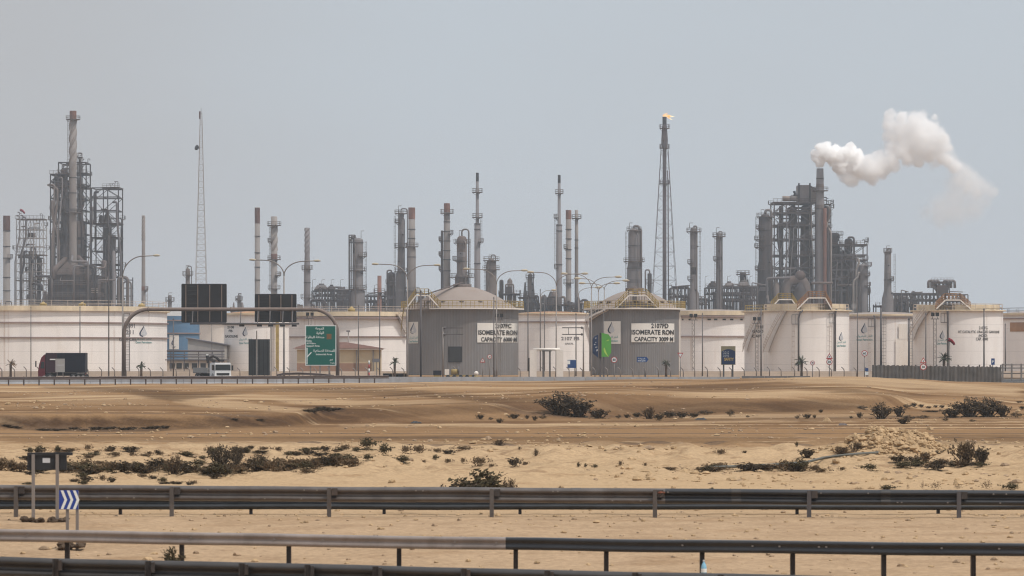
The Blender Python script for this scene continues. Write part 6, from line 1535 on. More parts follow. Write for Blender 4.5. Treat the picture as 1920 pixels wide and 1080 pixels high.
def furnace():
    d = 1204; u = Px(140, d); t = thing('furnace', 'wide rust-brown furnace house with hood narrowing to the twisted chimney', 'furnace', u.loc()); D = 9
    b = MB(); b.box(u.x(96), u.x(190), -D, D, -.2, u.z(517)); b.build('casing', 'furnace_casing', t)
    z0, z1 = u.z(516.8), u.z(478); b = MB()
    b.add([(u.x(104), -D, z0), (u.x(172), -D, z0), (u.x(172), D, z0), (u.x(104), D, z0), (u.x(128), -2, z1), (u.x(148), -2, z1), (u.x(148), 2, z1), (u.x(128), 2, z1)], [(0, 1, 5, 4), (1, 2, 6, 5), (2, 3, 7, 6), (3, 0, 4, 7), (4, 5, 6, 7)]); b.build('hood', 'furnace_hood', t)
    for (xa, xb, za) in ((108, 127, 508), (170, 150, 505)): MB().pipe([(u.x(xa), -D - .8, u.z(524)), (u.x(xa), -D - .8, u.z(za)), (u.x(xb), -3, u.z(484))], 1.0, n=10).build('duct', 'furnace_hood', t)
    for k, (y, pa, pc) in enumerate(((513, 96, 192), (534, 90, 196), (556, 88, 200))):
        z = u.z(y); w = MB(); w.box(u.x(pa), u.x(pc), -D - 1.8, -D - .02, z - .15, z + .1); wk = w.build('walkway', 'deck_steel', t); h = MB(); h.handrail([(u.x(pa), -D - 1.7, z + .1), (u.x(pc), -D - 1.7, z + .1)], 1.2, .11, 1.8, 1); h.build('railing', 'column_brown', wk)
    for k in range(12): x = lerp(u.x(98), u.x(188), k / 11); MB().box(x - .2, x + .2, -D - .3, -D - .01, 0, u.z(520)).build('buckstay', 'steel_dark', t)
    for k in range(5): 
        x = lerp(u.x(105), u.x(180), k / 4); MB().box(x - 1.2, x + 1.2, -D - .12, -D - .02, u.z(552), u.z(541)).build('access_door', 'column_dark', t)
    rr = random.Random(17)
    for k in range(14):
        x0 = u.x(rr.uniform(98, 190)); x1 = x0 + rr.uniform(-7, 7); z0 = u.z(rr.uniform(560, 575)); z1 = u.z(rr.uniform(488, 530)); yy = -D - rr.uniform(.6, 2.4)
        MB().pipe([(x0, yy, z0), (x0, yy, z1), (x1, yy, z1), (x1, yy + 3, z1 + rr.uniform(-2, 3))], rr.choice((.2, .3, .45)), n=7).build('pipe', rr.choice(('column_brown', 'column_grey', 'steel_dark')), t)
    for k in range(3): MB().box(u.x(178), u.x(191), -D - 2.2, -D - 1.9, u.z(543.5 + k * 3.2), u.z(542 + k * 3.2)).build('louvre', 'steel_pale', t)
    return t
furnace()
column(195, 1203, 488, 10, 'brown flue leg beside the furnace house', 'column_brown', plats=((505, 3, 3),)); column(213, 1200, 470, 6, 'plain pale riser pipe before the flat roofed tower', 'stack_grey', nozzles=0)
u = Px(236, 1206); t = thing('pipe_loop', 'big inverted-U pipes standing past the flat roofed tower', 'pipe', u.loc())
for (a, c, y, r, y2) in ((222, 239.5, 520, 3.2, 690), (231, 246, 528, 1.6, 690)): MB().pipe([(u.x(a), 0, 0), (u.x(a), 0, u.z(y)), (u.x(c), 0, u.z(y)), (u.x(c), 0, 0)], u.w(r) , bend=u.w(9)).build('pipe', 'column_brown' if r > 2 else 'column_grey', t)
f = MB(); 
for z in (525, 540, 555): f.bar((u.x(229), 1.5, u.z(z)), (u.x(249), 1.5, u.z(z)), .35)
for x in (229, 238, 248): f.bar((u.x(x), 1.5, 0), (u.x(x), 1.5, u.z(520)), .35)
f.build('support', 'steel_dark', t)
cluster(60, 100, 545, 1225, 'crowded low plant at the pale scaffold foot', 41, 6); cluster(186, 232, 530, 1222, 'crowded low plant at the flat roofed tower foot', 42, 6)
stack(269, 1180, 404, 7, 'slim wavy grey chimney standing alone by the first street lamp', strakes=(405, 452, 2.2, .28), plats=((543, 0, 5),), bands=((537, 545, 'band_rust'),), segs=[(404, 5.5), (470, 6.5), (690, 9)], lad=(1, 540, 640))
# radio mast
t, u, hw = lattice_mast(377, 1100, 212, 29, 3.2, 690, 'slender pale lattice radio mast with one black dish', 'steel_pale', .115, 44, knee=(365, 10.5))
MB().tube([(0, 0, u.z(213)), (0, 0, u.z(202))], .09, 6).build('antenna', 'steel_grey', t); MB().box(u.x(373.3), u.x(376), -.4, .2, u.z(223), u.z(209)).build('antenna_box', 'band_brown', t)
k = MB(); k.lathe([(.02, 0), (.5, .08), (.85, .25), (1.0, .5), (1.0, .9), (.02, .95)], n=18); o = k.build('dish', 'soot', t, loc=(u.x(371.5), -.2, u.z(278))); o.rotation_euler = (R(70), 0, R(-50)); o.scale = (.9, .9, .9)
cl = MB(); cl.bar((u.x(371), -.2, u.z(278)), (u.x(375), 0, u.z(278)), .2); cl.build('dish_arm', 'steel_grey', t)
column(352, 1200, 503, 8, 'short vessel with round gallery above the larger message board', 'column_brown', plats=((515, 6, 6),), goose=(4, 7, 2), davit=(-3, 5))
cluster(338, 366, 574, 1210, 'low plant hidden behind the larger message board', 47, 3)
column(354.5 - 36, 1190, 553, 7, 'tiny vessel tip just clear of the blue tank roof', 'column_grey', plats=((564, 5, 5),), davit=(-2, 4)); column(448, 1210, 553, 6, 'tiny vessel tip between the two message boards', 'column_grey', plats=((562, 4, 4),), davit=(-1, 3), goose=(2, 4, 1.5))
cluster(436, 460, 566, 1215, 'low grey plant between the two message boards', 48, 3)
# chimneys and columns in the middle
stack(482.5, 1200, 389, 10, 'plain straight chimney with dark brown head behind the smaller message board', bands=((390, 419, 'band_brown'),), rings=(443, 474, 501, 525), wtop=9.6, group='chimney stacks')
stack(514, 1190, 406, 12, 'strake-wrapped chimney with galleries behind the smaller message board', plats=((422, 7, 7), (453, 6, 0), (486, 6, 7), (516, 0, 7), (541, 5, 6)), strakes=(424, 470, .8, .2), bands=((476, 487, 'band_rust'),), lad=(-1, 424, 545))
stack(576, 1180, 427, 11, 'shorter strake-wrapped chimney with a lone gallery near the green sign', 'stack_grey', strakes=(428, 476, 1.6, .16), plats=((504, 5, 4), (558, 6, 6)), bands=((498, 506, 'column_brown'),), rings=(530,), segs=[(427, 9.5), (480, 9.5), (505, 12), (690, 13)])
pipe_rack(586, 656, 546, 574, 1200, 'pipe rack topped with air coolers between the chimneys and the fat column', 12, 3, seed=61); cluster(560, 612, 562, 1190, 'low cluttered plant round the lone-gallery chimney', 62, 6, 'steel_brown')
cluster(620, 652, 536, 1215, 'raised plant deck behind the cooler rack', 63, 6)
column(671, 1170, 446, 20, 'fat brown-grey column with a pipe cage down its side', 'column_grey', plats=((480, 0, 7), (507, 4, 7), (542, 3, 7)), rings=(455, 543), goose=(-2, -16, 2.6), side=((-16, 452, 620, 2), (-12.5, 446, 620, 2.4)), davit=(6, 13), segs=[(446, 20), (540, 20), (546, 26), (690, 26)])
steel_frame((654.5, 666), (441, 455), 1171, 4, 'small gallery steel on the head of the fat column', 'steel_dark', .22, .3, decks=(), pipes=2, seed=66, gear=0)
pipe_rack(682, 742, 556, 578, 1195, 'lower pipe rack leading from the fat column to the tall pair', 9, 2, seed=67)
stack(711.5, 1150, 517, 8.5, 'short reddish chimney in front of the lower pipe rack', 'band_rust', plats=((548, 7, 7),), wtop=7.5, rings=(549,))
column(752, 1185, 398, 13, 'left column of the tall pair, dark with offset galleries' .replace('left column', 'taller shadowed column'), 'column_grey', plats=((400, 6, 7), (417, 6, 0), (463, 6, 6), (509, 4, 6)), goose=(7, 12, 2), segs=[(398, 11), (455, 12), (508, 14), (514, 20), (690, 20)], davit=(-5, 12))
stack(772, 1180, 389, 13, 'brown-headed chimney touching the shadowed column', bands=((389.5, 411, 'band_rust'),), rings=(430, 447, 482), plats=((462, 4, 7), (545, 4, 9)), segs=[(389, 12.5), (458, 12.5), (470, 15), (690, 17)], m='stack_concrete')
column(734, 1190, 510, 14, 'dark squat vessel at the foot of the tall pair', 'column_dark', plats=((530, 5, 3),), goose=(3, -8, 3)); cluster(722, 800, 548, 1195, 'low plant round the feet of the tall pair', 71, 7)
stack(838, 1175, 381, 12, 'grey chimney with rusty crown and round gallery, behind the bigger dome', bands=((381.5, 398, 'band_rust'),), plats=((399, 7, 7), (438, 0, 6)), rings=(416, 434, 452, 470, 487, 508), segs=[(381, 11), (460, 12), (690, 16)])
column(829, 1182, 432, 5, 'thin dark riser clamped to the rusty-crowned chimney', 'column_dark', plats=((450, 4, 0), (478, 4, 0), (505, 4, 0)))
column(866, 1170, 442, 20, 'fat brown column rising straight above the bigger dome', 'column_brown', plats=((455, 7, 4), (487, 8, 0), (519, 10, 10)), rings=(456, 490), goose=(12, 13, 3), segs=[(442, 16), (452, 22), (457, 19), (512, 19), (520, 26), (690, 26)], davit=(-5, 10))
stack(895, 1160, 324, 11, 'needle-topped chimney with black tip and two galleries', 'stack_grey', bands=((324, 340, 'soot'),), plats=((360, 7, 7), (407, 6, 7), (453, 0, 6)), segs=[(324, 5), (418, 6.5), (419, 11), (690, 12)], rings=(420, 430, 494), lad=(1, 408, 453))
column(921, 1150, 484, 18, 'squat brown column with caged head beside the needle chimney', 'column_brown', plats=((488, 9, 6), (505, 6, 6)), goose=(6, 8, 2.5), segs=[(484, 10), (492, 18), (505, 20), (690, 20)], davit=(-4, 6))
cluster(936, 975, 520, 1170, 'dark cluttered plant just past the bigger dome', 81, 9); cluster(972, 1006, 528, 1175, 'rusty plant with little columns past the dark clutter', 82, 7, 'steel_brown'); column(994, 1172, 514, 9, 'short vessel with caged top over the rusty plant', 'column_brown', plats=((520, 4, 4),), goose=(3, 6, 2))
stack(1048.5, 1165, 328, 10, 'needle-topped chimney with black tip beside two beige chimneys', 'stack_grey', bands=((328, 343, 'soot'),), plats=((362, 5, 5), (408, 7, 0), (502, 4, 0)), segs=[(328, 5), (420, 6.5), (421, 10.5), (690, 12)], rings=(422, 433, 496), lad=(-1, 408, 500))
stack(1066, 1170, 394, 10.5, 'beige chimney with reddish head, fatter of the close pair', bands=((394, 411, 'band_rust'),), rings=(430, 448, 468, 485), plats=((465, 4, 0), (530, 5, 5)), wtop=10.2)
stack(1081, 1172, 394, 6.5, 'thin beige chimney with side gallery, slimmer of the close pair', plats=((409, 5, 7),), rings=(450, 465), segs=[(394, 6), (460, 6.5), (690, 8)])
cluster(1022, 1066, 545, 1160, 'dark plant at the feet of the beige chimneys', 83, 8); cluster(1062, 1108, 556, 1162, 'lower plant reaching to the smaller dome', 84, 7, 'steel_brown')
column(1189, 1160, 428, 22, 'grey column with caged crown standing over the smaller dome', 'column_grey', plats=((490, 9, 8), (432, 4, 4)), rings=(461, 503), goose=(4, 9, 5), side=((13, 430, 600, 4),), segs=[(428, 18), (438, 22), (490, 22), (503, 26), (690, 27)], davit=(-9, 10))
column(1218, 1155, 512, 8, 'small dark vessel with hooked pipe beside the smaller dome', 'column_dark', plats=((530, 4, 4),), goose=(6, -8, 3))
cluster(884, 934, 545, 1190, 'low plant between the needle chimney and the bigger dome', 121, 8); cluster(1000, 1030, 552, 1186, 'low plant between the rusty plant and the second needle chimney', 122, 6); cluster(1226, 1262, 562, 1186, 'low plant at the foot of the flare tower', 123, 6, 'steel_brown'); cluster(1436, 1470, 552, 1186, 'low plant before the fat dark cracker column', 124, 6); cluster(690, 730, 560, 1200, 'low plant around the short reddish chimney', 125, 6)
# flare
def flare():
    d = 1180; t, u, hw = lattice_mast(1246, d, 236, 60, 8, 690, 'tall flare stack in a tapering lattice tower with a burning tip', 'flare_pipe', .15, 17, 'flare_stack')
    MB().lathe([(u.w(3.9), -.2), (u.w(3.5), u.z(400)), (u.w(3.6), u.z(280)), (u.w(4.8), u.z(277)), (u.w(4.8), u.z(240)), (u.w(3.8), u.z(235)), (u.w(3.8), u.z(233))], n=18).build('riser', 'flare_pipe', t)
    MB().lathe([(u.w(3.9), u.z(234)), (u.w(3.9), u.z(219)), (u.w(3.2), u.z(219)), (u.w(3.0), u.z(222))], n=16, caps=False).build('burner_tip', 'soot', t)
    for (y, q) in ((240, 4.5), (277, 4.5), (344, 5)): plat_ring(t, u, u.z(y), u.w(5), u.w(5 + q), rm='flare_pipe')
    MB().tube([(u.w(7.5), -.5, 0), (u.w(6.5), -.5, u.z(345)), (u.w(5.5), -.3, u.z(320))], .25, 6).build('pilot_pipe', 'flare_pipe', t)
    m = bpy.data.materials.new('flame'); m.use_nodes = True; N = m.node_tree.nodes; L = m.node_tree.links; N.clear(); o = N.new('ShaderNodeOutputMaterial'); e = N.new('ShaderNodeEmission'); g = N.new('ShaderNodeNewGeometry'); n = N.new('ShaderNodeTexNoise'); n.inputs['Scale'].default_value = .55; r = N.new('ShaderNodeValToRGB')
    r.color_ramp.elements[0].position = .35; r.color_ramp.elements[0].color = (1, .5, .16, 1); r.color_ramp.elements[1].position = .62; r.color_ramp.elements[1].color = (1, .9, .62, 1)
    L.new(g.outputs['Position'], n.inputs['Vector']); L.new(n.outputs['Fac'], r.inputs['Fac']); L.new(r.outputs['Color'], e.inputs['Color']); e.inputs['Strength'].default_value = 1.25; L.new(e.outputs[0], o.inputs['Surface']); M['flame'] = m
    for k, (pts, rs_) in enumerate(((((1246, 220), (1248, 216.5), (1253, 217.5), (1259, 218.5), (1265, 219)), (1.5, 2.1, 2.4, 1.4, .15)), (((1245, 220), (1243.5, 217), (1246, 214.5), (1250, 213), (1252, 211.5)), (.9, 1.4, 1.2, .7, .12)), (((1250, 218), (1254, 221), (1258, 223.5), (1262, 225)), (.8, 1.2, .7, .1)))):
        w = MB(); w.tube([(u.x(a), -.3 + k * .2, u.z(b_)) for a, b_ in pts], [u.w(q) for q in rs_], 10); fl = w.build('flame', 'flame', t)
flare()
pipe_rack(1256, 1292, 541, 574, 1170, 'short pipe rack crossing the flare tower foot', 5, 2, seed=91, coolers=False)
column(1301, 1165, 426, 14, 'slim grey column with hooked crown past the flare', 'column_grey', plats=((434, 6, 8), (493, 5, 0), (524, 5, 0)), goose=(2, 5, 3), side=((-1, 430, 600, 4),), segs=[(426, 12), (434, 14), (545, 14), (550, 19), (690, 19)], davit=(-8, 8))
column(1348, 1172, 436, 10, 'slimmer column with wide crown gallery past the flare', 'column_grey', plats=((443, 8, 7), (487, 6, 0)), goose=(2, 6, 2), side=((6, 440, 600, 1.5),), davit=(-5, 9))
pipe_rack(1322, 1420, 540, 576, 1178, 'long blue-grey pipe rack with coolers before the big cracker', 14, 3, seed=92); pipe_rack(1276, 1330, 562, 580, 1174, 'low pipe rack round the slim column foot', 8, 2, seed=93, coolers=False)
cluster(1340, 1420, 522, 1192, 'elevated drums and pipes on top of the long rack', 94, 9); column(1393, 1185, 510, 12, 'stubby vessel with railed top beside the big cracker', 'column_dark', plats=((514, 8, 6),), davit=(-9, 2))
# --- the big cracker under the smoke
cr = 'column_dark'
column(1435, 1190, 401, 24, 'fat dark column with arched crown pipe, first of the big cracker', cr, plats=((406, 8, 2), (428, 5, 0), (449, 8, 0), (463, 8, 0), (505, 5, 0)), rings=(432, 460), goose=(7, 11, 5), segs=[(401, 16), (408, 25), (490, 25), (500, 29), (690, 34)], davit=(-8, 8), lad=-1)
steel_frame((1448.5, 1471, 1493.5, 1525), (382, 401.5, 424.5, 450.5, 480.5, 503, 522, 545), 1202, 16, 'massive braced steel tower of the big cracker', 'steel_grey', .46, .9, decks=(0, 1, 2, 3, 4, 5), pipes=9, seed=101, gear=3)
column(1464, 1204, 386, 7, 'thin dark standpipe in the open bays of the cracker tower', 'column_dark', nozzles=1); column(1487, 1206, 392, 15, 'dark reactor vessel in the middle of the cracker tower', cr, segs=[(384, 8), (395, 16), (690, 16)]); column(1512, 1208, 388, 24, 'broad dark regenerator behind the cracker tower', cr, segs=[(384, 20), (470, 24), (690, 26)], nozzles=1)
def boiler():
    d = 1200; u = Px(1510, d); t = thing('boiler_house', 'boxy grey boiler house perched on top of the cracker tower', 'boiler', u.loc()[:2] + (wz(382, d),)); u.z0 = wz(382, d)
    b = MB(); b.box(u.x(1495), u.x(1516.5), -4, 5, .6, u.z(348)); b.build('casing', 'stack_grey', t); b = MB(); b.box(u.x(1519), u.x(1530), -3, 3, .6, u.z(352)); b.build('duct', 'tank_roof', t)
    for px in (1496, 1516.5): MB().box(u.x(px) - .3, u.x(px) + .3, -4.5, -4.02, -.5, u.z(344.5)).build('column', 'steel_dark', t)
    MB().tube([(u.x(1487), -2, u.z(362)), (u.x(1489), -2, u.z(361)), (u.x(1489), -2, u.z(372))], .7, 10).build('vent', 'soot', t)
    MB().hcyl((u.x(1488), -2, u.z(366)), (u.x(1495), -2, u.z(366)), .6).build('pipe', 'column_grey', t)
    for (a, c) in ((1466, 1482), (1480, 1494)): MB().hcyl((u.x(a), -3, 1.8), (u.x(c), -3, 1.8), 1.0).build('drum', 'tank_roof', t)
    h = MB(); h.handrail([(u.x(1494), -5.5, .3), (u.x(1528), -5.5, .3)], 1.2, .1, 1.5, 1); h.build('railing', 'steel_brown', t)
    b = MB(); b.bar((u.x(1517), -4.2, u.z(350)), (u.x(1531), -3.2, u.z(358)), .5); b.build('brace', 'steel_brown', t)
boiler()
stack(1537.5, 1192, 316, 14, 'smoking grey chimney of the big cracker, rust-streaked lower down', 'stack_grey', bands=((345, 352, 'column_brown'), (384, 392, 'column_brown')), plats=((357, 4, 12),), segs=[(316, 13), (350, 14.5), (480, 16), (690, 24)], rings=(335, 392))
column(1546.5, 1190, 390, 7, 'rust-red pipe running down the side of the smoking chimney', 'band_rust', nozzles=0, head=False)
steel_frame((1546, 1557), (384, 395, 406, 417, 428, 440, 452), 1196, 4, 'ladder tower hugging the smoking chimney', 'steel_brown', .3, .9, decks=(0, 2, 4), pipes=2, seed=103, gear=0)
steel_frame((1552, 1575, 1596, 1622), (460.5, 479, 489, 507, 524, 545), 1205, 14, 'stepped steel tower on the far flank of the cracker', 'steel_grey', .4, .85, decks=(0, 2, 4), pipes=12, seed=104, gear=5)
column(1565, 1208, 436, 14, 'dark drum stacked over the stepped tower', cr, segs=[(436, 18), (445, 20), (455, 12), (465, 22), (690, 22)], plats=((440, 6, 7),)); column(1591, 1209, 445, 12, 'dark vessel with arched pipe on the stepped tower', cr, segs=[(447, 14), (470, 14), (480, 10), (690, 10)], goose=(2, 10, 4), plats=((460, 4, 14),)); column(1582, 1212, 470, 22, 'wide dark shell low in the stepped tower', cr)
column(1618, 1198, 495, 17, 'grey column with galleries ending the big cracker', 'column_grey', plats=((498, 0, 8), (516, 0, 5), (535, 0, 6)), davit=(3, 10), goose=(3, 5, 2))
column(1600, 1200, 478, 10, 'brown standpipe in front of the stepped tower', 'column_brown')
u = Px(1495, 1188); t = thing('cyclone_duct', 'bulging brown-grey ducts coiled at the foot of the cracker', 'duct', u.loc())
MB().pipe([(u.x(1474), 0, 0), (u.x(1474), 0, u.z(526)), (u.x(1510), 0, u.z(524)), (u.x(1516), 0, 0)], u.w(9), bend=u.w(18), n=16).build('duct', 'column_brown', t); MB().ball((u.x(1500), -.8, u.z(517)), u.w(10), 16, 10).build('dome', 'furnace_hood', t)
MB().lathe([(u.w(6), 0), (u.w(6), u.z(535)), (u.w(2), u.z(526))], u.x(1455), -1, 14).build('drum', 'column_brown', t); MB().pipe([(u.x(1437), -2, 0), (u.x(1437), -2, u.z(522)), (u.x(1480), -2, u.z(521))], .5, n=8).build('pipe', 'steel_grey', t); MB().lathe([(u.w(11), 0), (u.w(11), u.z(545)), (u.w(4), u.z(530))], u.x(1500), -1.5, 16).build('drum', 'column_dark', t)
MB().pipe([(u.x(1520), -3, u.z(531)), (u.x(1560), -3, u.z(531))], .5, n=8).build('pipe', 'column_brown', t)
cluster(1420, 1530, 530, 1204, 'dense dark plant filling the cracker foot', 105, 13); cluster(1530, 1628, 520, 1210, 'dense dark plant under the stepped tower', 106, 13)
column(1664.5, 1175, 470, 12.5, 'lone dark column with hooked pipe past the cracker', 'column_grey', plats=((472, 2, 2), (525, 0, 5)), goose=(4, 5, 2.6), rings=(525,), segs=[(470, 12), (545, 14), (560, 22), (690, 22)], davit=(-2, 9), side=((2.5, 480, 600, 3),))
pipe_rack(1668, 1812, 553, 576, 1180, 'longest pipe rack, slanting behind the windsock tank', 20, 2, seed=111, coolers=False); cluster(1640, 1706, 548, 1188, 'low dark plant round the lone column foot', 112, 8); cluster(1680, 1716, 544, 1186, 'air cooler heads on the start of the longest rack', 113, 5)
def header():
    d = 1172; u = Px(1766, d); t = thing('cooling_header', 'crown of curved pipes on legs above the windsock tank', 'pipe header', u.loc())
    for k, px in enumerate((1748, 1754, 1760, 1771, 1777, 1784)):
        s_ = -1 if px < 1766 else 1; o = abs(px - 1766)
        MB().pipe([(u.x(1766) + s_ * .8, 0, u.z(552)), (u.x(px) - s_ * .4, k * .3, u.z(536)), (u.x(px), k * .3, u.z(526)), (u.x(px) + s_ * 1.4, k * .3, u.z(527)), (u.x(px) + s_ * 1.4, k * .3, u.z(540))], .5, n=8).build('pipe', 'column_grey', t)
    MB().box(u.x(1748), u.x(1785), -1.5, 1.5, u.z(532), u.z(528)).build('header_box', 'column_dark', t); MB().box(u.x(1756), u.x(1777), -1.5, 1.5, u.z(553), u.z(535)).build('tube_bundle', 'column_dark', t)
    for px in (1751, 1762, 1772, 1781): MB().bar((u.x(px), 1.8, 0), (u.x(px), 1.8, u.z(535)), .35).build('leg', 'steel_dark', t)
    h = MB(); h.handrail([(u.x(1746), -1.6, u.z(528)), (u.x(1786), -1.6, u.z(528))], 1.3, .1, 1.2, 1); h.build('railing', 'steel_brown', t)
header()

# ------------------------------------------------------------ smoke
def smoke_mat(name, balls, dens, d, nscale, amp, lo, hi, ymul=1.0):
    """smoke that thins from each billow's middle to its torn edge: density from the billows' own distance fields, eroded by turbulence"""
    m = bpy.data.materials.new(name); m.use_nodes = True; N = m.node_tree.nodes; L = m.node_tree.links; N.clear()
    o = N.new('ShaderNodeOutputMaterial'); v = N.new('ShaderNodeVolumePrincipled'); v.inputs['Color'].default_value = (1.0, .998, .996, 1); v.inputs['Anisotropy'].default_value = 0.0
    g = N.new('ShaderNodeNewGeometry'); acc = None
    for (c, r) in balls:
        q = N.new('ShaderNodeVectorMath'); q.operation = 'DISTANCE'; q.inputs[1].default_value = c; L.new(g.outputs['Position'], q.inputs[0])
        k = N.new('ShaderNodeMath'); k.operation = 'MULTIPLY_ADD'; k.inputs[1].default_value = -1 / r; k.inputs[2].default_value = 1; L.new(q.outputs['Value'], k.inputs[0])
        if acc is None: acc = k.outputs[0]
        else:
            x = N.new('ShaderNodeMath'); x.operation = 'MAXIMUM'; L.new(acc, x.inputs[0]); L.new(k.outputs[0], x.inputs[1]); acc = x.outputs[0]
    n = N.new('ShaderNodeTexNoise'); n.inputs['Scale'].default_value = nscale; n.inputs['Detail'].default_value = 6; n.inputs['Roughness'].default_value = .66; L.new(g.outputs['Position'], n.inputs['Vector'])
    e = N.new('ShaderNodeMath'); e.operation = 'MULTIPLY_ADD'; e.inputs[1].default_value = amp; L.new(n.outputs['Fac'], e.inputs[0]); L.new(acc, e.inputs[2])
    s_ = N.new('ShaderNodeMath'); s_.operation = 'SUBTRACT'; s_.inputs[1].default_value = amp * .5; L.new(e.outputs[0], s_.inputs[0])
    r_ = N.new('ShaderNodeMapRange'); r_.interpolation_type = 'SMOOTHSTEP'
    for kk, x in zip(('From Min', 'From Max', 'To Min', 'To Max'), (lo, hi, 0, dens)): r_.inputs[kk].default_value = x
    L.new(s_.outputs[0], r_.inputs['Value']); L.new(r_.outputs['Result'], v.inputs['Density']); L.new(v.outputs[0], o.inputs['Volume']); M[name] = m; return m
def puffs(name, balls, d, dens, voxel, nscale, amp, lo, hi, seed=0, grow=1.12, rk=1.0):
    rr = random.Random(seed); s = d / F; b = MB(); cs = []
    for (px, py, rp) in balls: cs.append(((wx(px, d), d + rr.uniform(-.5, .5) * rp * s, wz(py, d)), rp * s * rk))
    m = smoke_mat(name + '_%d' % seed, cs, dens, d, nscale, amp, lo, hi)
    for c, r in cs:
        r *= grow; n, m_ = 14, 9; vs = []
        for i in range(m_ + 1):
            for k in range(n):
                th = PI * i / m_; a = 2 * PI * k / n; vs.append((c[0] + r * math.sin(th) * math.cos(a), c[1] + r * math.sin(th) * math.sin(a), c[2] - r * math.cos(th)))
        b.add(vs, [(i * n + k, i * n + (k + 1) % n, (i + 1) * n + (k + 1) % n, (i + 1) * n + k) for i in range(m_) for k in range(n)], True)
    o = b.build(name, m); md = o.modifiers.new('r', 'REMESH'); md.mode = 'VOXEL'; md.voxel_size = voxel
    bpy.context.view_layer.update(); dg = bpy.context.evaluated_depsgraph_get(); me = bpy.data.meshes.new_from_object(o.evaluated_get(dg)); o.modifiers.clear(); old = o.data; o.data = me; bpy.data.meshes.remove(old)
    me.materials.clear(); me.materials.append(m); return o
A = [(1537, 306, 9), (1533, 297, 11), (1528, 288, 8), (1540, 291, 14), (1549, 279, 13), (1537, 277, 9), (1556, 291, 15), (1566, 283, 12), (1574, 294, 14), (1585, 289, 14), (1598, 283, 12), (1602, 298, 16), (1590, 308, 16), (1574, 311, 14), (1607, 314, 16), (1560, 303, 10), (1594, 276, 9), (1607, 289, 11)]
Bq = [(1612, 322, 18), (1592, 332, 16), (1578, 320, 14), (1600, 338, 13), (1630, 315, 22), (1650, 306, 20), (1632, 330, 17), (1655, 318, 17), (1672, 306, 16), (1648, 293, 14), (1668, 292, 14), (1676, 275, 17), (1672, 255, 16), (1670, 235, 16), (1668, 220, 12), (1674, 212, 9), (1690, 224, 15), (1692, 244, 21), (1700, 266, 22), (1712, 232, 20), (1730, 226, 17), (1722, 250, 24), (1742, 240, 20), (1735, 268, 23), (1755, 258, 19), (1768, 266, 15), (1760, 280, 17), (1777, 277, 10), (1776, 300, 13), (1790, 312, 12), (1766, 296, 13), (1690, 286, 17), (1712, 286, 19), (1738, 288, 17), (1700, 300, 12), (1722, 303, 12), (1752, 220, 8)]
Cq = [(1760, 284, 18), (1770, 290, 18), (1780, 302, 16), (1792, 312, 17), (1806, 324, 18), (1820, 334, 18), (1834, 345, 17), (1848, 353, 15), (1860, 360, 12), (1800, 335, 16), (1815, 348, 16), (1832, 358, 15), (1755, 300, 16)]
Dq = [(1790, 345, 24), (1805, 360, 26), (1825, 368, 24), (1785, 372, 28), (1765, 390, 26), (1795, 396, 28), (1760, 408, 20), (1825, 392, 24), (1845, 375, 20), (1740, 398, 16)]
o = puffs('smoke', A, 1192, 1.9, .8, .5, 1.7, .05, .17, 3, 1.2, 1.15); tag(o, 'thick white smoke billowing straight out of the cracker chimney', 'smoke', 'chimney smoke', 'stuff')
o = puffs('smoke', Bq, 1192, .55, 1.1, .3, 1.9, .02, .42, 6, 1.2, 1.2); tag(o, 'white smoke cloud rising and drifting off the chimney', 'smoke', 'chimney smoke', 'stuff')
o = puffs('smoke', Cq, 1192, .2, 1.6, .17, 1.7, .0, .75, 9, 1.2, 1.3); tag(o, 'thin tail of the smoke fading away downwind', 'smoke', 'chimney smoke', 'stuff')
o = puffs('smoke', Dq, 1194, .085, 1.8, .12, 1.6, .0, .9, 12, 1.2, 1.4); tag(o, 'broad faint drift of smoke hanging below the thin tail', 'smoke', 'chimney smoke', 'stuff')
o = puffs('steam', [(1596, 588, 10), (1602, 574, 8), (1606, 562, 5), (1590, 580, 7)], 900, .12, 1.0, .2, .8, .05, .5, 2); tag(o, 'wisp of white steam behind the twin bridge tanks', 'steam', kind='stuff')
# ------------------------------------------------------------ air, sky, sun, camera
HAZE = 0.00017
b = MB(); b.box(-2600, 2600, -400, 4060, -3, 130)
m = bpy.data.materials.new('haze'); m.use_nodes = True; N = m.node_tree.nodes; L = m.node_tree.links; N.clear()
o = N.new('ShaderNodeOutputMaterial'); v = N.new('ShaderNodeVolumePrincipled'); v.inputs['Color'].default_value = (.8, .9, 1.0, 1); v.inputs['Density'].default_value = HAZE; v.inputs['Anisotropy'].default_value = 0.2
L.new(v.outputs[0], o.inputs['Volume']); M['haze'] = m
tag(b.build('haze', 'haze'), kind='stuff')
SUN_EL, SUN_AZ = R(60), R(124)                              # azimuth clockwise from +Y
sd = Vector((math.sin(SUN_AZ) * math.cos(SUN_EL), math.cos(SUN_AZ) * math.cos(SUN_EL), math.sin(SUN_EL)))
sl = bpy.data.lights.new('sun', 'SUN'); sl.energy = 2.4; sl.angle = R(2.5); sl.color = (1, .945, .87)
so = bpy.data.objects.new('sun', sl); COL.objects.link(so); so.rotation_euler = sd.to_track_quat('Z', 'Y').to_euler(); so.location = (60, -60, 120)
w = bpy.data.worlds.new('World'); S.world = w; w.use_nodes = True; N = w.node_tree.nodes; L = w.node_tree.links; bg = N['Background']
sk = N.new('ShaderNodeTexSky'); sk.sky_type = 'NISHITA'; sk.sun_disc = False; sk.sun_elevation = SUN_EL; sk.sun_rotation = SUN_AZ; sk.air_density = 1.2; sk.dust_density = 5.0; sk.ozone_density = 1.0
veil = N.new('ShaderNodeMix'); veil.data_type = 'RGBA'; veil.inputs['Factor'].default_value = 0.85
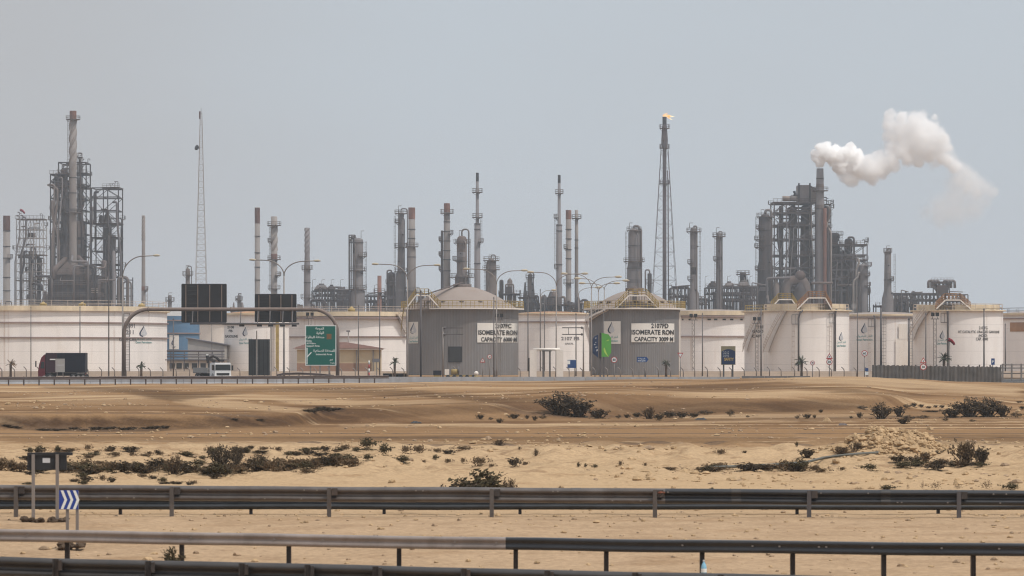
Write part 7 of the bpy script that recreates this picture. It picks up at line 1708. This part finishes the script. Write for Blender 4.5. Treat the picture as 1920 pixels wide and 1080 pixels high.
tc = N.new('ShaderNodeTexCoord'); sx = N.new('ShaderNodeSeparateXYZ'); L.new(tc.outputs['Generated'], sx.inputs[0]); mr = N.new('ShaderNodeMapRange'); mr.interpolation_type = 'SMOOTHSTEP'; mr.inputs['From Min'].default_value = -.17; mr.inputs['From Max'].default_value = .0; L.new(sx.outputs['X'], mr.inputs['Value'])
hz = N.new('ShaderNodeMix'); hz.data_type = 'RGBA'; hz.inputs['A'].default_value = (5.2, 5.3, 5.55, 1); hz.inputs['B'].default_value = (5.75, 6.3, 6.9, 1); cn = N.new('ShaderNodeTexNoise'); cn.inputs['Scale'].default_value = 7; cn.inputs['Detail'].default_value = 4; cm = N.new('ShaderNodeMapping'); cm.inputs['Scale'].default_value = (1, 1, 3); L.new(tc.outputs['Generated'], cm.inputs[0]); L.new(cm.outputs[0], cn.inputs['Vector']); ca = N.new('ShaderNodeMath'); ca.operation = 'MULTIPLY_ADD'; ca.inputs[1].default_value = .55; L.new(cn.outputs['Fac'], ca.inputs[0]); cb = N.new('ShaderNodeMath'); cb.operation = 'SUBTRACT'; cb.inputs[1].default_value = .275; cb.use_clamp = True; L.new(mr.outputs['Result'], ca.inputs[2]); L.new(ca.outputs[0], cb.inputs[0]); L.new(cb.outputs[0], hz.inputs['Factor']); L.new(hz.outputs['Result'], veil.inputs['B'])
mz = N.new('ShaderNodeMapRange'); mz.interpolation_type = 'SMOOTHSTEP'; mz.inputs['From Min'].default_value = .15; mz.inputs['From Max'].default_value = .75; mz.inputs['To Min'].default_value = 1; mz.inputs['To Max'].default_value = 1.5; L.new(sx.outputs['Z'], mz.inputs['Value'])
ml = N.new('ShaderNodeMapRange'); ml.inputs['From Min'].default_value = -.03; ml.inputs['From Max'].default_value = -.005; ml.inputs['To Min'].default_value = .3; ml.inputs['To Max'].default_value = 1; L.new(sx.outputs['Z'], ml.inputs['Value']); mm = N.new('ShaderNodeMath'); mm.operation = 'MULTIPLY'; L.new(mz.outputs['Result'], mm.inputs[0]); L.new(ml.outputs['Result'], mm.inputs[1])
sv = N.new('ShaderNodeVectorMath'); sv.operation = 'SCALE'; L.new(mm.outputs[0], sv.inputs['Scale'])
L.new(sk.outputs['Color'], veil.inputs['A']); L.new(veil.outputs['Result'], sv.inputs[0]); L.new(sv.outputs['Vector'], bg.inputs['Color']); bg.inputs['Strength'].default_value = 0.1
cam = bpy.data.cameras.new('camera'); co = bpy.data.objects.new('camera', cam); COL.objects.link(co); co.location = (0, 0, H); co.rotation_euler = (R(90), 0, 0)
cam.sensor_width = 36; cam.lens = F * 36 / 1920; cam.shift_y = (YH - 540) / 1920; cam.clip_start = 1; cam.clip_end = 20000
cam.dof.use_dof = True; cam.dof.focus_distance = 620; cam.dof.aperture_fstop = 4.5
S.camera = co
S.view_settings.view_transform = 'Standard'; S.view_settings.look = 'None'; S.view_settings.gamma = 1; S.view_settings.exposure = 0.0
S.cycles.volume_bounces = 40; S.cycles.max_bounces = 42; S.cycles.diffuse_bounces = 3; S.cycles.glossy_bounces = 2; S.cycles.transparent_max_bounces = 8
S.cycles.volume_step_rate = 1.0; S.cycles.volume_max_steps = 256
try:
    S.cycles.use_denoising = True; S.cycles.denoiser = 'OPENIMAGEDENOISE'; S.cycles.denoising_input_passes = 'RGB_ALBEDO_NORMAL'; S.cycles.denoising_prefilter = 'ACCURATE'
except Exception: pass
S.cycles.filter_width = 1.15
